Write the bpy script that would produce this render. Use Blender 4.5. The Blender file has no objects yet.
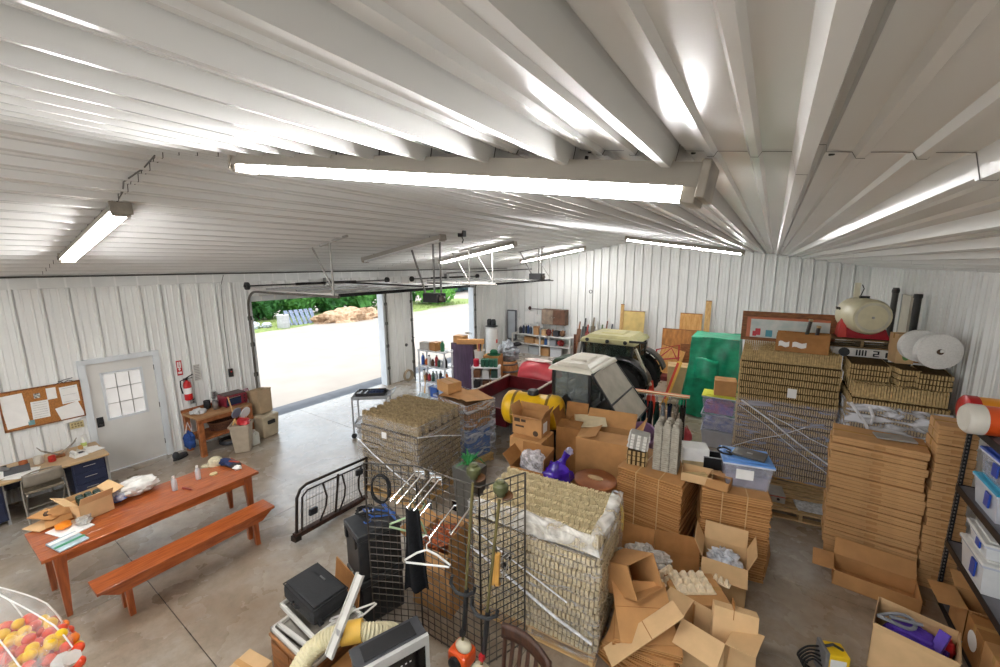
import bpy, bmesh, math, random
from mathutils import Vector, Matrix, noise
random.seed(7)
SC = bpy.context.scene
COL = SC.collection
PI = math.pi
R = math.radians
W, EAVE, RIDGE, RX = 11.95, 3.60, 4.575, 5.87   # room: left wall x=0, back wall y=0, right wall x=W
YF = -20.0                                       # wall behind the camera
# ------------------------------------------------------------------ materials
def lin(h):
    h = h.lstrip('#')
    c = [int(h[i:i+2], 16)/255 for i in (0, 2, 4)]
    return tuple((x/12.92 if x <= .04045 else ((x+.055)/1.055)**2.4) for x in c)
MATS = {}
def mat(name, col, rough=.6, metal=0., var=.12, scale=9., bump=0., spec=.5, stretch=None, col2=None, alpha=1., emis=0., trans=0., coat=0., detail=4.):
    """procedural principled material: base colour broken up by noise between col and col2"""
    if name in MATS: return MATS[name]
    m = bpy.data.materials.new(name); m.use_nodes = True
    nt = m.node_tree; nt.nodes.clear()
    out = nt.nodes.new('ShaderNodeOutputMaterial'); b = nt.nodes.new('ShaderNodeBsdfPrincipled')
    nt.links.new(b.outputs[0], out.inputs[0])
    c = lin(col) if isinstance(col, str) else col
    c2 = (lin(col2) if isinstance(col2, str) else col2) if col2 else tuple(x*(1-var*2) for x in c)
    b.inputs['Roughness'].default_value = rough; b.inputs['Metallic'].default_value = metal
    b.inputs['Specular IOR Level'].default_value = spec
    b.inputs['Coat Weight'].default_value = coat
    b.inputs['Alpha'].default_value = alpha
    b.inputs['Transmission Weight'].default_value = trans
    if emis:
        b.inputs['Emission Color'].default_value = (*c, 1); b.inputs['Emission Strength'].default_value = emis
    tc = nt.nodes.new('ShaderNodeTexCoord'); mp = nt.nodes.new('ShaderNodeMapping')
    nt.links.new(tc.outputs['Object'], mp.inputs[0])
    if stretch: mp.inputs['Scale'].default_value = stretch
    n = nt.nodes.new('ShaderNodeTexNoise'); n.inputs['Scale'].default_value = scale; n.inputs['Detail'].default_value = detail
    nt.links.new(mp.outputs[0], n.inputs['Vector'])
    r = nt.nodes.new('ShaderNodeValToRGB'); r.color_ramp.elements[0].position = .32; r.color_ramp.elements[1].position = .68
    r.color_ramp.elements[0].color = (*c2, 1); r.color_ramp.elements[1].color = (*c, 1)
    nt.links.new(n.outputs['Fac'], r.inputs[0]); nt.links.new(r.outputs[0], b.inputs['Base Color'])
    if bump:
        bp = nt.nodes.new('ShaderNodeBump'); bp.inputs['Strength'].default_value = bump; bp.inputs['Distance'].default_value = .02
        nt.links.new(n.outputs['Fac'], bp.inputs['Height']); nt.links.new(bp.outputs[0], b.inputs['Normal'])
    MATS[name] = m
    return m
def pl(col, rough=.4, **k):   # plastic / paint of a plain colour
    return mat('paint_%s_%d' % (col.lstrip('#'), int(rough*100)), col, rough, var=.04, **k)
def cl(col, **k):             # cloth
    return mat('cloth_' + col.lstrip('#'), col, .9, var=.2, scale=30, bump=.25, spec=.2, **k)
def film_mat(name, col, lo, hi, scale, stretch=(1, 1, 1), rough=.18, p0=.42, p1=.72):
    """clear film: see-through with streaks and crinkles that catch light"""
    m = bpy.data.materials.new(name); m.use_nodes = True
    nt = m.node_tree; nt.nodes.clear(); N = nt.nodes.new; L = nt.links.new
    out = N('ShaderNodeOutputMaterial'); mix = N('ShaderNodeMixShader'); tr = N('ShaderNodeBsdfTransparent'); b = N('ShaderNodeBsdfPrincipled')
    b.inputs['Base Color'].default_value = (*lin(col), 1); b.inputs['Roughness'].default_value = rough
    tc = N('ShaderNodeTexCoord'); mp = N('ShaderNodeMapping'); n = N('ShaderNodeTexNoise'); mr = N('ShaderNodeMapRange'); bp = N('ShaderNodeBump')
    mp.inputs['Scale'].default_value = stretch; n.inputs['Scale'].default_value = scale; n.inputs['Detail'].default_value = 6; n.inputs['Distortion'].default_value = 1.2
    mr.inputs['From Min'].default_value = p0; mr.inputs['From Max'].default_value = p1; mr.inputs['To Min'].default_value = lo; mr.inputs['To Max'].default_value = hi
    L(tc.outputs['Object'], mp.inputs[0]); L(mp.outputs[0], n.inputs['Vector']); L(n.outputs['Fac'], mr.inputs['Value'])
    bp.inputs['Strength'].default_value = .6; bp.inputs['Distance'].default_value = .03; L(n.outputs['Fac'], bp.inputs['Height']); L(bp.outputs[0], b.inputs['Normal'])
    L(mr.outputs[0], mix.inputs[0]); L(tr.outputs[0], mix.inputs[1]); L(b.outputs[0], mix.inputs[2]); L(mix.outputs[0], out.inputs[0])
    MATS[name] = m
    return m
KRAFT = mat('kraft_cardboard', '#c5935f', .75, var=.10, scale=5, spec=.25)
KRAFT2 = mat('dark_kraft_cardboard', '#ad7a47', .75, var=.14, scale=6, spec=.25)
KRAFT3 = mat('pale_kraft_cardboard', '#dab586', .75, var=.08, scale=5, spec=.25)
KIN = mat('carton_inside', '#a5713f', .8, var=.12, scale=5, spec=.2)
TAPE = mat('packing_tape', '#c99c62', .25, var=.06)
PULP = mat('brown_egg_tray_pulp', '#a5906d', .95, var=.2, scale=25, bump=.3, spec=.1)
PULPY = mat('tan_egg_tray_pulp', '#d4b783', .95, var=.2, scale=25, bump=.3, spec=.1)
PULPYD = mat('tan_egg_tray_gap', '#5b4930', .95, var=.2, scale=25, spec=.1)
PULPD = mat('shaded_egg_tray_pulp', '#564430', .95, var=.2, scale=25, bump=.3, spec=.1)  # darker copy of the pulp, shade in the gaps put into colour
PULPC = mat('cream_egg_tray_pulp', '#dcc9a0', .95, var=.14, scale=25, bump=.3, spec=.1)
PULPG = mat('grey_egg_tray_pulp', '#b5aea0', .95, var=.15, scale=25, bump=.3, spec=.1)
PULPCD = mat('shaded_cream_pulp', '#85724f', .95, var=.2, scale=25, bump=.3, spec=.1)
REDWOOD = mat('red_stained_wood', '#b4602f', .25, var=.3, scale=4, stretch=(14, 1.2, 6), col2='#87401c', coat=.3)
REDWOODX = mat('red_stained_wood_leg', '#ab5a2b', .35, var=.3, scale=4, stretch=(9, 9, 1), col2='#7d3a18', coat=.2)
PINE = mat('raw_pine_wood', '#dcb981', .7, var=.2, scale=4, stretch=(2, 12, 12), col2='#b98f57')
PINEV = mat('upright_pine_wood', '#d9b377', .7, var=.2, scale=4, stretch=(12, 12, 1.5), col2='#b58a50')
PLY = mat('plywood_face', '#dba968', .65, var=.2, scale=3, stretch=(6, 3, 1.2), col2='#c08742')
OLDWOOD = mat('worn_brown_wood', '#9a602e', .6, var=.3, scale=4, stretch=(2, 8, 8), col2='#6a3c18')
DARKWOOD = mat('dark_walnut_wood', '#4d2f20', .4, var=.3, scale=5, stretch=(8, 8, 2))
BLACK = mat('black_powder_coat', '#19181a', .45, var=.1)
BLACKP = mat('black_plastic', '#1e1e20', .5, var=.15, scale=20)
RUBBER = mat('black_rubber', '#1b1b1c', .85, var=.2)
STEEL = mat('bare_steel', '#b9babb', .3, .9, var=.1)
GALV = mat('galvanised_steel', '#b4b5b3', .4, .6, var=.15, scale=14)
CHROME = mat('chrome', '#e8e8e8', .12, 1., var=.02)
WHITEP = mat('white_painted_metal', '#e6e4df', .35, var=.05)
PAPER = mat('white_paper', '#f0eeea', .8, var=.03)
RUST = mat('rusty_iron', '#6d3b22', .8, var=.3, scale=18)
GLASS = mat('clear_glass', '#dfe8e6', .05, var=.02, alpha=.18)
DGLASS = mat('dark_tinted_glass', '#46564a', .08, var=.35, scale=5, alpha=.5)
# ------------------------------------------------------------------ mesh builder
class MB:
    def __init__(s): s.v = []; s.f = []; s.mi = []
    def add(s, vs, fs, mi=0, M=None):
        o = len(s.v)
        s.v += [tuple(M @ Vector(p)) for p in vs] if M is not None else [tuple(p) for p in vs]
        s.f += [tuple(i+o for i in f) for f in fs]; s.mi += [mi]*len(fs)
        return s
    def box(s, a, b, mi=0, M=None):
        x0, y0, z0 = a; x1, y1, z1 = b
        vs = [(x0,y0,z0),(x1,y0,z0),(x1,y1,z0),(x0,y1,z0),(x0,y0,z1),(x1,y0,z1),(x1,y1,z1),(x0,y1,z1)]
        return s.add(vs, [(3,2,1,0),(4,5,6,7),(0,1,5,4),(1,2,6,5),(2,3,7,6),(3,0,4,7)], mi, M)
    def cbox(s, c, d, rz=0, mi=0, rx=0, ry=0):
        M = Matrix.Translation(c) @ Matrix.Rotation(rz, 4, 'Z') @ Matrix.Rotation(ry, 4, 'Y') @ Matrix.Rotation(rx, 4, 'X')
        return s.box((-d[0]/2,-d[1]/2,-d[2]/2), (d[0]/2,d[1]/2,d[2]/2), mi, M)
    def frus(s, c, b, t, h, mi=0, M=None, off=(0, 0)):   # frustum: bottom size b, top size t
        x, y, z = c; ox, oy = off
        vs = [(x-b[0]/2,y-b[1]/2,z),(x+b[0]/2,y-b[1]/2,z),(x+b[0]/2,y+b[1]/2,z),(x-b[0]/2,y+b[1]/2,z),
              (x+ox-t[0]/2,y+oy-t[1]/2,z+h),(x+ox+t[0]/2,y+oy-t[1]/2,z+h),(x+ox+t[0]/2,y+oy+t[1]/2,z+h),(x+ox-t[0]/2,y+oy+t[1]/2,z+h)]
        return s.add(vs, [(3,2,1,0),(4,5,6,7),(0,1,5,4),(1,2,6,5),(2,3,7,6),(3,0,4,7)], mi, M)
    def tube(s, pts, r, n=8, mi=0, closed=False, M=None):
        P = [Vector(p) for p in pts]; k = len(P); rs = r if isinstance(r, (list, tuple)) else [r]*k
        vs = []; up = None
        for i, p in enumerate(P):
            if closed: d = P[(i+1) % k]-P[i-1]
            else: d = P[min(i+1, k-1)]-P[max(i-1, 0)]
            if d.length < 1e-9: d = Vector((0, 0, 1))
            d.normalize()
            if up is None: up = Vector((0, 0, 1)) if abs(d.z) < .9 else Vector((1, 0, 0))
            a = d.cross(up)
            if a.length < 1e-6: a = d.orthogonal()
            a.normalize(); c = a.cross(d).normalized(); up = c
            for j in range(n):
                t = 2*PI*j/n
                vs.append(p+(a*math.cos(t)+c*math.sin(t))*rs[i])
        fs = []
        for i in range(k if closed else k-1):
            for j in range(n):
                a0 = i*n+j; a1 = i*n+(j+1) % n; b0 = ((i+1) % k)*n+j; b1 = ((i+1) % k)*n+(j+1) % n
                fs.append((a0, a1, b1, b0))
        if not closed: fs += [tuple(range(n-1, -1, -1)), tuple(range((k-1)*n, k*n))]
        return s.add(vs, fs, mi, M)
    def bar(s, p, q, w, h=None, mi=0):   # rectangular bar between two points
        h = h or w; p = Vector(p); q = Vector(q); d = q-p; L = d.length
        z = d.normalized(); ref = Vector((0,0,1)) if abs(z.z) < .95 else Vector((0,1,0))
        x = ref.cross(z).normalized(); y = z.cross(x)
        M = Matrix((( x.x,y.x,z.x,p.x),(x.y,y.y,z.y,p.y),(x.z,y.z,z.z,p.z),(0,0,0,1)))
        return s.box((-w/2,-h/2,0), (w/2,h/2,L), mi, M)
    def lathe(s, prof, n=20, c=(0,0,0), M=None, mi=0, sx=1., sy=1.):
        vs = []; k = len(prof)
        for r, z in prof:
            for j in range(n):
                t = 2*PI*j/n; vs.append((c[0]+r*sx*math.cos(t), c[1]+r*sy*math.sin(t), c[2]+z))
        fs = [(i*n+j, i*n+(j+1) % n, (i+1)*n+(j+1) % n, (i+1)*n+j) for i in range(k-1) for j in range(n)]
        if prof[0][0] > 1e-6: fs.append(tuple(range(n-1, -1, -1)))
        if prof[-1][0] > 1e-6: fs.append(tuple(range((k-1)*n, k*n)))
        return s.add(vs, fs, mi, M)
    def prism(s, poly, a, b, ax='z', mi=0, M=None):   # polygon extruded along an axis
        def q(u, v, w): return {'z': (u, v, w), 'y': (u, w, v), 'x': (w, u, v)}[ax]
        n = len(poly)
        vs = [q(u, v, a) for u, v in poly]+[q(u, v, b) for u, v in poly]
        fs = [tuple(range(n-1, -1, -1)), tuple(range(n, 2*n))]+[(i, (i+1) % n, n+(i+1) % n, n+i) for i in range(n)]
        return s.add(vs, fs, mi, M)
    def grid(s, fn, nu, nv, mi=0, M=None):
        vs = [fn(i/nu, j/nv) for j in range(nv+1) for i in range(nu+1)]
        fs = [(j*(nu+1)+i, j*(nu+1)+i+1, (j+1)*(nu+1)+i+1, (j+1)*(nu+1)+i) for j in range(nv) for i in range(nu)]
        return s.add(vs, fs, mi, M)
    def ball(s, c, r, nu=14, nv=9, mi=0, nz=0., seed=0., fs_=2.5, M=None):   # ellipsoid, optionally lumpy
        rx, ry, rz = r if isinstance(r, (tuple, list)) else (r, r, r)
        def p(th, ph):
            d = Vector((math.cos(th)*math.sin(ph), math.sin(th)*math.sin(ph), math.cos(ph)))
            k = 1+nz*noise.noise(d*fs_+Vector((seed, seed*.7, 3.1))) if nz else 1
            return (c[0]+d.x*rx*k, c[1]+d.y*ry*k, c[2]+d.z*rz*k)
        vs = [p(0, 0)]+[p(2*PI*j/nu, PI*i/nv) for i in range(1, nv) for j in range(nu)]+[p(0, PI)]
        fs = [(0, 1+j, 1+(j+1) % nu) for j in range(nu)]
        for i in range(nv-2):
            fs += [(1+i*nu+j, 1+(i+1)*nu+j, 1+(i+1)*nu+(j+1) % nu, 1+i*nu+(j+1) % nu) for j in range(nu)]
        e = len(vs)-1; b = 1+(nv-2)*nu
        fs += [(b+j, e, b+(j+1) % nu) for j in range(nu)]
        return s.add(vs, fs, mi, M)
    def build(s, name, mats, parent=None, loc=None, rot=None, smooth=False, bevel=0., solid=0., rz=None):
        me = bpy.data.meshes.new(name); me.from_pydata(s.v, [], s.f)
        for m in (mats if isinstance(mats, (list, tuple)) else [mats]): me.materials.append(m)
        for p, i in zip(me.polygons, s.mi): p.material_index = i
        bm = bmesh.new(); bm.from_mesh(me); bmesh.ops.recalc_face_normals(bm, faces=bm.faces); bm.to_mesh(me); bm.free()
        if smooth:
            for p in me.polygons: p.use_smooth = True
            me.set_sharp_from_angle(angle=R(40))
        o = bpy.data.objects.new(name, me); COL.objects.link(o)
        if parent is not None: o.parent = parent
        if loc: o.location = loc
        if rot: o.rotation_euler = rot
        if rz is not None: o.rotation_euler = (0, 0, rz)
        if solid:
            m = o.modifiers.new('thickness', 'SOLIDIFY'); m.thickness = solid; m.offset = 0
        if bevel:
            m = o.modifiers.new('bevel', 'BEVEL'); m.width = bevel; m.segments = 2; m.limit_method = 'ANGLE'; m.angle_limit = R(40)
        return o
def tag(o, label, cat, group=None, kind=None):
    o['label'] = label; o['category'] = cat
    if group: o['group'] = group
    if kind: o['kind'] = kind
    return o
def thing(name, label, cat, loc=(0,0,0), rz=0., group=None, rot=None):
    o = bpy.data.objects.new(name, None); COL.objects.link(o); o.empty_display_size = .1
    o.location = loc; o.rotation_euler = rot or (0, 0, rz)
    return tag(o, label, cat, group)
def struct(o): o['kind'] = 'structure'; return o
def dup(root, loc, rz=None, label=None, group=None, rot=None):
    def cp(o, par):
        c = o.copy(); COL.objects.link(c)
        if par is not None: c.parent = par
        for ch in o.children: cp(ch, c)
        return c
    r = cp(root, None); r.location = loc
    if rz is not None: r.rotation_euler = (0, 0, rz)
    if rot: r.rotation_euler = rot
    if label: r['label'] = label
    if group: r['group'] = group
    return r
# ------------------------------------------------------------------ camera
cam = bpy.data.cameras.new('camera'); co = bpy.data.objects.new('camera', cam); COL.objects.link(co); SC.camera = co
cam.sensor_width = 36; cam.lens = 400.8232*36/1000; cam.clip_start = .05; cam.clip_end = 300
yaw, pitch, roll = .5948, -.1687, -.0071
fw = Vector((-math.sin(yaw)*math.cos(pitch), math.cos(yaw)*math.cos(pitch), math.sin(pitch)))
r0 = Vector((math.cos(yaw), math.sin(yaw), 0)); u0 = r0.cross(fw)
rr = r0*math.cos(roll)+u0*math.sin(roll); uu = -r0*math.sin(roll)+u0*math.cos(roll)
co.matrix_world = Matrix(((rr.x,uu.x,-fw.x,9.7249),(rr.y,uu.y,-fw.y,-14.9311),(rr.z,uu.z,-fw.z,3.6822),(0,0,0,1)))
# ------------------------------------------------------------------ setting
LINER = mat('white_steel_liner_panel', '#e9e9e6', .38, var=.035, scale=1.2, spec=.5)
CEILM = mat('white_steel_ceiling_panel', '#dddcd9', .24, var=.03, scale=1.0, spec=.45)
TRIMM = mat('white_steel_trim', '#dedfdc', .35, var=.05, scale=3)
def floor_mat():
    m = bpy.data.materials.new('sealed_concrete'); m.use_nodes = True
    nt = m.node_tree; b = nt.nodes['Principled BSDF']; N = nt.nodes.new; L = nt.links.new
    tc = N('ShaderNodeTexCoord')
    n1 = N('ShaderNodeTexNoise'); n1.inputs['Scale'].default_value = .55; n1.inputs['Detail'].default_value = 9; n1.inputs['Roughness'].default_value = .62
    n2 = N('ShaderNodeTexNoise'); n2.inputs['Scale'].default_value = 7; n2.inputs['Detail'].default_value = 8; n2.inputs['Roughness'].default_value = .7
    n3 = N('ShaderNodeTexNoise'); n3.inputs['Scale'].default_value = 1.6; n3.inputs['Detail'].default_value = 5
    for n in (n1, n2, n3): L(tc.outputs['Object'], n.inputs['Vector'])
    r1 = N('ShaderNodeValToRGB'); e = r1.color_ramp.elements
    e[0].position = .3; e[0].color = (*lin('#85705a'), 1); e[1].position = .66; e[1].color = (*lin('#b5b0a8'), 1)
    x = r1.color_ramp.elements.new(.47); x.color = (*lin('#a19382'), 1)
    L(n1.outputs['Fac'], r1.inputs[0])
    r2 = N('ShaderNodeValToRGB'); r2.color_ramp.elements[0].position = .35; r2.color_ramp.elements[0].color = (.55, .52, .48, 1); r2.color_ramp.elements[1].position = .6; r2.color_ramp.elements[1].color = (1, 1, 1, 1)
    L(n2.outputs['Fac'], r2.inputs[0])
    mx = N('ShaderNodeMix'); mx.data_type = 'RGBA'; mx.blend_type = 'MULTIPLY'; mx.inputs[0].default_value = .55
    L(r1.outputs[0], mx.inputs[6]); L(r2.outputs[0], mx.inputs[7]); L(mx.outputs[2], b.inputs['Base Color'])
    mr = N('ShaderNodeMapRange'); mr.inputs['To Min'].default_value = .12; mr.inputs['To Max'].default_value = .42; b.inputs['Coat Weight'].default_value = .35; b.inputs['Coat Roughness'].default_value = .22
    L(n3.outputs['Fac'], mr.inputs['Value']); L(mr.outputs[0], b.inputs['Roughness'])
    b.inputs['Specular IOR Level'].default_value = .7
    bp = N('ShaderNodeBump'); bp.inputs['Strength'].default_value = .08; L(n2.outputs['Fac'], bp.inputs['Height']); L(bp.outputs[0], b.inputs['Normal'])
    return m
FLOORM = floor_mat()
# floor slab cast in bays with sawn joints between them
jx = [-.25, 3.85, 8.05, W+.1]; jy = [YF-.1, -18, -13.8, -9.6, -5.4, -1.2, .1]
mb = MB()
for i in range(len(jx)-1):
    for j in range(len(jy)-1):
        mb.box((jx[i]+.004, jy[j]+.004, -.15), (jx[i+1]-.004, jy[j+1]-.004, 0))
mb.box((-.25, YF, -.16), (W, 0, -.012), 1)
struct(mb.build('floor', [FLOORM, mat('joint_filler', '#2d2823', .9)]))
# opening positions along the left wall
D1a, D1b, D2a, D2b, HZ = -10.62, -6.88, -5.72, -2.42, 2.93
MDa, MDb, MDz = -13.45, -12.375, 2.1
PITCH = .305
def rib_profile(a, b, gap=.8, h=.036):
    """(distance along, height) polyline of the ribbed panel between a and b, ribs on the room's 305 mm module"""
    pts = [(a, 0)]
    k = math.floor(a/PITCH)-1
    while k*PITCH < b+.1:
        c = k*PITCH
        for d, z in ((-.024, 0), (-.012, h), (.012, h), (.024, 0), (.026, -h*gap), (.04, -h*gap), (.042, 0), (.088, 0), (.096, h*.26), (.112, h*.26), (.12, 0), (.188, 0), (.196, h*.26), (.212, h*.26), (.22, 0)):
            if a < c+d < b: pts.append((c+d, z))
        k += 1
    pts.append((b, 0))
    return pts
def wall_panel(mb, axis, pos, a, b, z0, z1, inward):
    pr = rib_profile(a, b)
    vs = []
    for u, h in pr:
        q = pos+inward*h
        t = z1(u) if callable(z1) else z1
        for z in (z0, t): vs.append((u, q, z) if axis == 'x' else (q, u, z))
    n = len(pr)
    mb.add(vs, [(2*i, 2*i+2, 2*i+3, 2*i+1) for i in range(n-1)])
roofz = lambda x: (EAVE+(RIDGE-EAVE)*x/RX) if x < RX else (RIDGE-(RIDGE-EAVE)*(x-RX)/(W-RX))
mb = MB(); wall_panel(mb, 'x', 0, 0, W, 0, lambda u: roofz(u)+.02, -1); mb.box((0, .03, 0), (W, .12, 3.55)); struct(mb.build('wall_back', LINER))
mb = MB(); wall_panel(mb, 'y', W, YF, 0, 0, EAVE+.02, -1); mb.box((W+.03, YF, 0), (W+.12, 0, EAVE)); struct(mb.build('wall_right', LINER))
mb = MB()   # unseen open doorway added in the wall behind the camera for fill daylight
for a, b, z0 in ((0, 4.2, 0), (4.2, 11.2, 3.2), (11.2, W, 0)): wall_panel(mb, 'x', YF, a, b, z0, lambda u: roofz(u)+.02, 1)
struct(mb.build('wall_front', LINER))
mb = MB()
for a, b, z0 in ((YF, MDa, 0), (MDa, MDb, MDz), (MDb, D1a, 0), (D1a, D1b, HZ), (D1b, D2a, 0), (D2a, D2b, HZ), (D2b, 0, 0)):
    wall_panel(mb, 'y', 0, a, b, z0, EAVE+.02, 1)
    mb.box((-.2, a, z0), (-.03, b, EAVE+.3))
struct(mb.build('wall_left', LINER))
# ceiling: two ribbed slopes, lapped at the cross seams
def slope(mb, x0, x1, y0, y1, dz):
    L = math.hypot(x1-x0, roofz(x1)-roofz(x0)); s = (roofz(x1)-roofz(x0))/(x1-x0)
    vs = []; pr = rib_profile(x0, x1, gap=.3, h=.052)
    for u, h in pr:
        z = roofz(x0)+s*(u-x0)-h+dz
        vs += [(u, y0, z), (u, y1, z)]
    n = len(pr)
    mb.add(vs, [(2*i, 2*i+2, 2*i+3, 2*i+1) for i in range(n-1)])
mb = MB()
for y0, y1, dz in ((YF, -13.66, -.006), (-13.70, -7.2, 0), (-7.24, 0, .006)):
    slope(mb, 0, RX, y0, y1, dz); slope(mb, RX, W, y0, y1, dz)
mb.prism([(-.3, EAVE+.05), (RX, RIDGE+.06), (W+.3, EAVE+.05), (W+.3, EAVE+.2), (RX, RIDGE+.22), (-.3, EAVE+.2)], YF, .15, 'y')
struct(mb.build('ceiling', CEILM, solid=.0))
# dark lap lines and screws at the cross seams
mb = MB()
for ys in (-13.69, -7.225):
    for x0, x1 in ((.02, RX), (RX, W-.02)):
        s = (roofz(x1)-roofz(x0))/(x1-x0)
        pr = rib_profile(x0, x1, gap=.3, h=.052)
        for (u, h), (u2, h2) in zip(pr[:-1], pr[1:]):
            z, z2 = roofz(u)-h-.004, roofz(u2)-h2-.004
            mb.add([(u, ys, z-.004), (u2, ys, z2-.004), (u2, ys+.006, z2-.004), (u, ys+.006, z-.004)], [(0, 1, 2, 3)])
        k = 0
        while x0+.15+k*PITCH < x1:
            u = math.floor(x0/PITCH)*PITCH+.055+k*PITCH; k += 1
            if x0 < u < x1: mb.lathe([(.006, -.005), (.006, 0)], 6, (u, ys+.045, roofz(u)-.002))
struct(mb.build('trim_1', mat('dark_seam', '#3a3835', .7)))
# eave trims and corner trims
mb = MB(); mb.box((0, YF, EAVE-.24), (.035, 0, EAVE-.03)); mb.box((0, YF, EAVE-.03), (.06, 0, EAVE+.03)); struct(mb.build('trim_2', TRIMM, bevel=.006))
mb = MB(); mb.tube([(.075, YF+.1, EAVE-.05), (.075, -.1, EAVE-.05)], .013, 8); struct(mb.build('trim_3', mat('dark_conduit', '#4d4b48', .5)))
mb = MB(); mb.box((W-.04, YF, EAVE-.05), (W, 0, EAVE+.02)); mb.box((W-.045, -.045, 0), (W, 0, EAVE)); mb.box((0, -.045, 0), (.045, 0, EAVE))
struct(mb.build('trim_4', TRIMM))
mb = MB()
for u in [i*.25 for i in range(int(W/.25))]:
    mb.box((u, -.04, roofz(u+.125)-.05), (u+.25, 0, roofz(u+.125)+.02))
struct(mb.build('trim_5', TRIMM))
# overhead door openings: jambs, head trims, vertical tracks
JAMB = mat('white_door_jamb', '#d9dde0', .4, var=.05, scale=3)
for n, (a, b) in enumerate(((D1a, D1b), (D2a, D2b))):
    mb = MB()
    mb.box((-.22, a-.02, 0), (.03, a+.03, HZ+.05)); mb.box((-.22, b-.03, 0), (.03, b+.02, HZ+.05)); mb.box((-.22, a, HZ-.02), (.03, b, HZ+.1))
    struct(mb.build('trim_%d' % (6+n), JAMB))
# man door with nine-lite window
wz0, wz1, wy0, wy1 = .98, 1.83, MDa+.26, MDb-.27
mb = MB(); mb.box((-.045, MDa+.08, .012), (0, wy0, 2.03)); mb.box((-.045, wy1, .012), (0, MDb-.08, 2.03)); mb.box((-.045, wy0, .012), (0, wy1, wz0)); mb.box((-.045, wy0, wz1), (0, wy1, 2.03))
ddoor = struct(mb.build('door_1', mat('white_steel_door', '#dcdad5', .4, var=.05, scale=2)))
fr = MB()
fr.box((-.12, MDa-.02, 0), (.045, MDa+.078, 2.033)); fr.box((-.12, MDb-.078, 0), (.045, MDb+.02, 2.033)); fr.box((-.12, MDa-.02, 2.034), (.045, MDb+.02, MDz+.02))
fr.build('frame', JAMB, ddoor, bevel=.004)
wf = MB()
for y in (wy0, wy1): wf.box((-.004, y-.02, wz0-.02), (.014, y+.02, wz1+.02))
for z in (wz0, wz1): wf.box((-.004, wy0, z-.02), (.014, wy1, z+.02))
for k in (1, 2):
    y = wy0+(wy1-wy0)*k/3; z = wz0+(wz1-wz0)*k/3
    wf.box((0, y-.006, wz0), (.008, y+.006, wz1), 1); wf.box((0, wy0, z-.006), (.008, wy1, z+.006), 1)
wfo = wf.build('window_frame', [JAMB, mat('grey_muntin', '#7d7a78', .5)], ddoor)
MB().box((-.03, wy0, wz0), (-.024, wy1, wz1)).build('pane', mat('hazy_window_glass', '#ece9e6', .08, var=.08, scale=2.5, alpha=.45), wfo)
h = MB(); h.box((0, MDa+.1, .88), (.012, MDa+.19, 1.06)); h.lathe([(.0, 0), (.022, .0), (.022, .03), (.03, .045), (.03, .07), (0, .075)], 12, M=Matrix.Translation((.01, MDa+.145, .93)) @ Matrix.Rotation(PI/2, 4, 'Y'))
h.build('handle', BLACKP, ddoor, bevel=.003, smooth=False)
for z in (.3, 1.05, 1.8): MB().tube([(.012, MDb-.078, z-.05), (.012, MDb-.078, z+.05)], .009, 8).build('hinge', BLACK, ddoor)
# ------------------------------------------------------------------ outside
gm = mat('pale_gravel', '#a89e94', .95, var=.06, scale=.8, bump=.1, spec=.1)
def lot_z(x, y): return -.12
mb = MB(); mb.box((-60, -60, -.4), (-.2, 70, -.12)); mb.box((-.2, -60, -.4), (40, YF-.1, -.12)); struct(mb.build('ground', gm))
mb = MB(); mb.box((-1.0, D1a-1, -.2), (-.2, D2b+1, -.03)); struct(mb.build('trim_8', mat('painted_eave_shadow', '#66676b', .85, var=.12, scale=4)))  # shadow of the eave on the gravel, painted as a dark strip
# ------------------------------------------------------------------ cartons and small makers
def rot_z(p, a): return (p[0]*math.cos(a)-p[1]*math.sin(a), p[0]*math.sin(a)+p[1]*math.cos(a))
def carton(label, loc, d, rz=0., m=None, group=None, name='cardboard_box', cat='box', tape=True, rot=None, print_=None):
    """closed corrugated carton with taped seam; loc is the middle of its base"""
    m = m or KRAFT; w_, l_, h_ = d
    t = thing(name, label, cat, loc, rz, group, rot)
    mb = MB(); mb.box((-w_/2, -l_/2, 0), (w_/2, l_/2, h_))
    mb.build('body', m, t, bevel=.005)
    if tape:
        s = MB(); e = .0015; tw = .022
        s.box((-w_/2-e, -tw, h_-.07), (w_/2+e, tw, h_+e)); s.build('tape', TAPE, t)
    if print_:
        p = MB()
        for (x0, z0, x1, z1) in print_: p.box((x0*w_-w_/2, -l_/2-.0015, z0*h_), (x1*w_-w_/2, -l_/2, z1*h_))
        p.build('printed_mark', mat('carton_ink', '#4a3524', .7), t)
    return t
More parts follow.
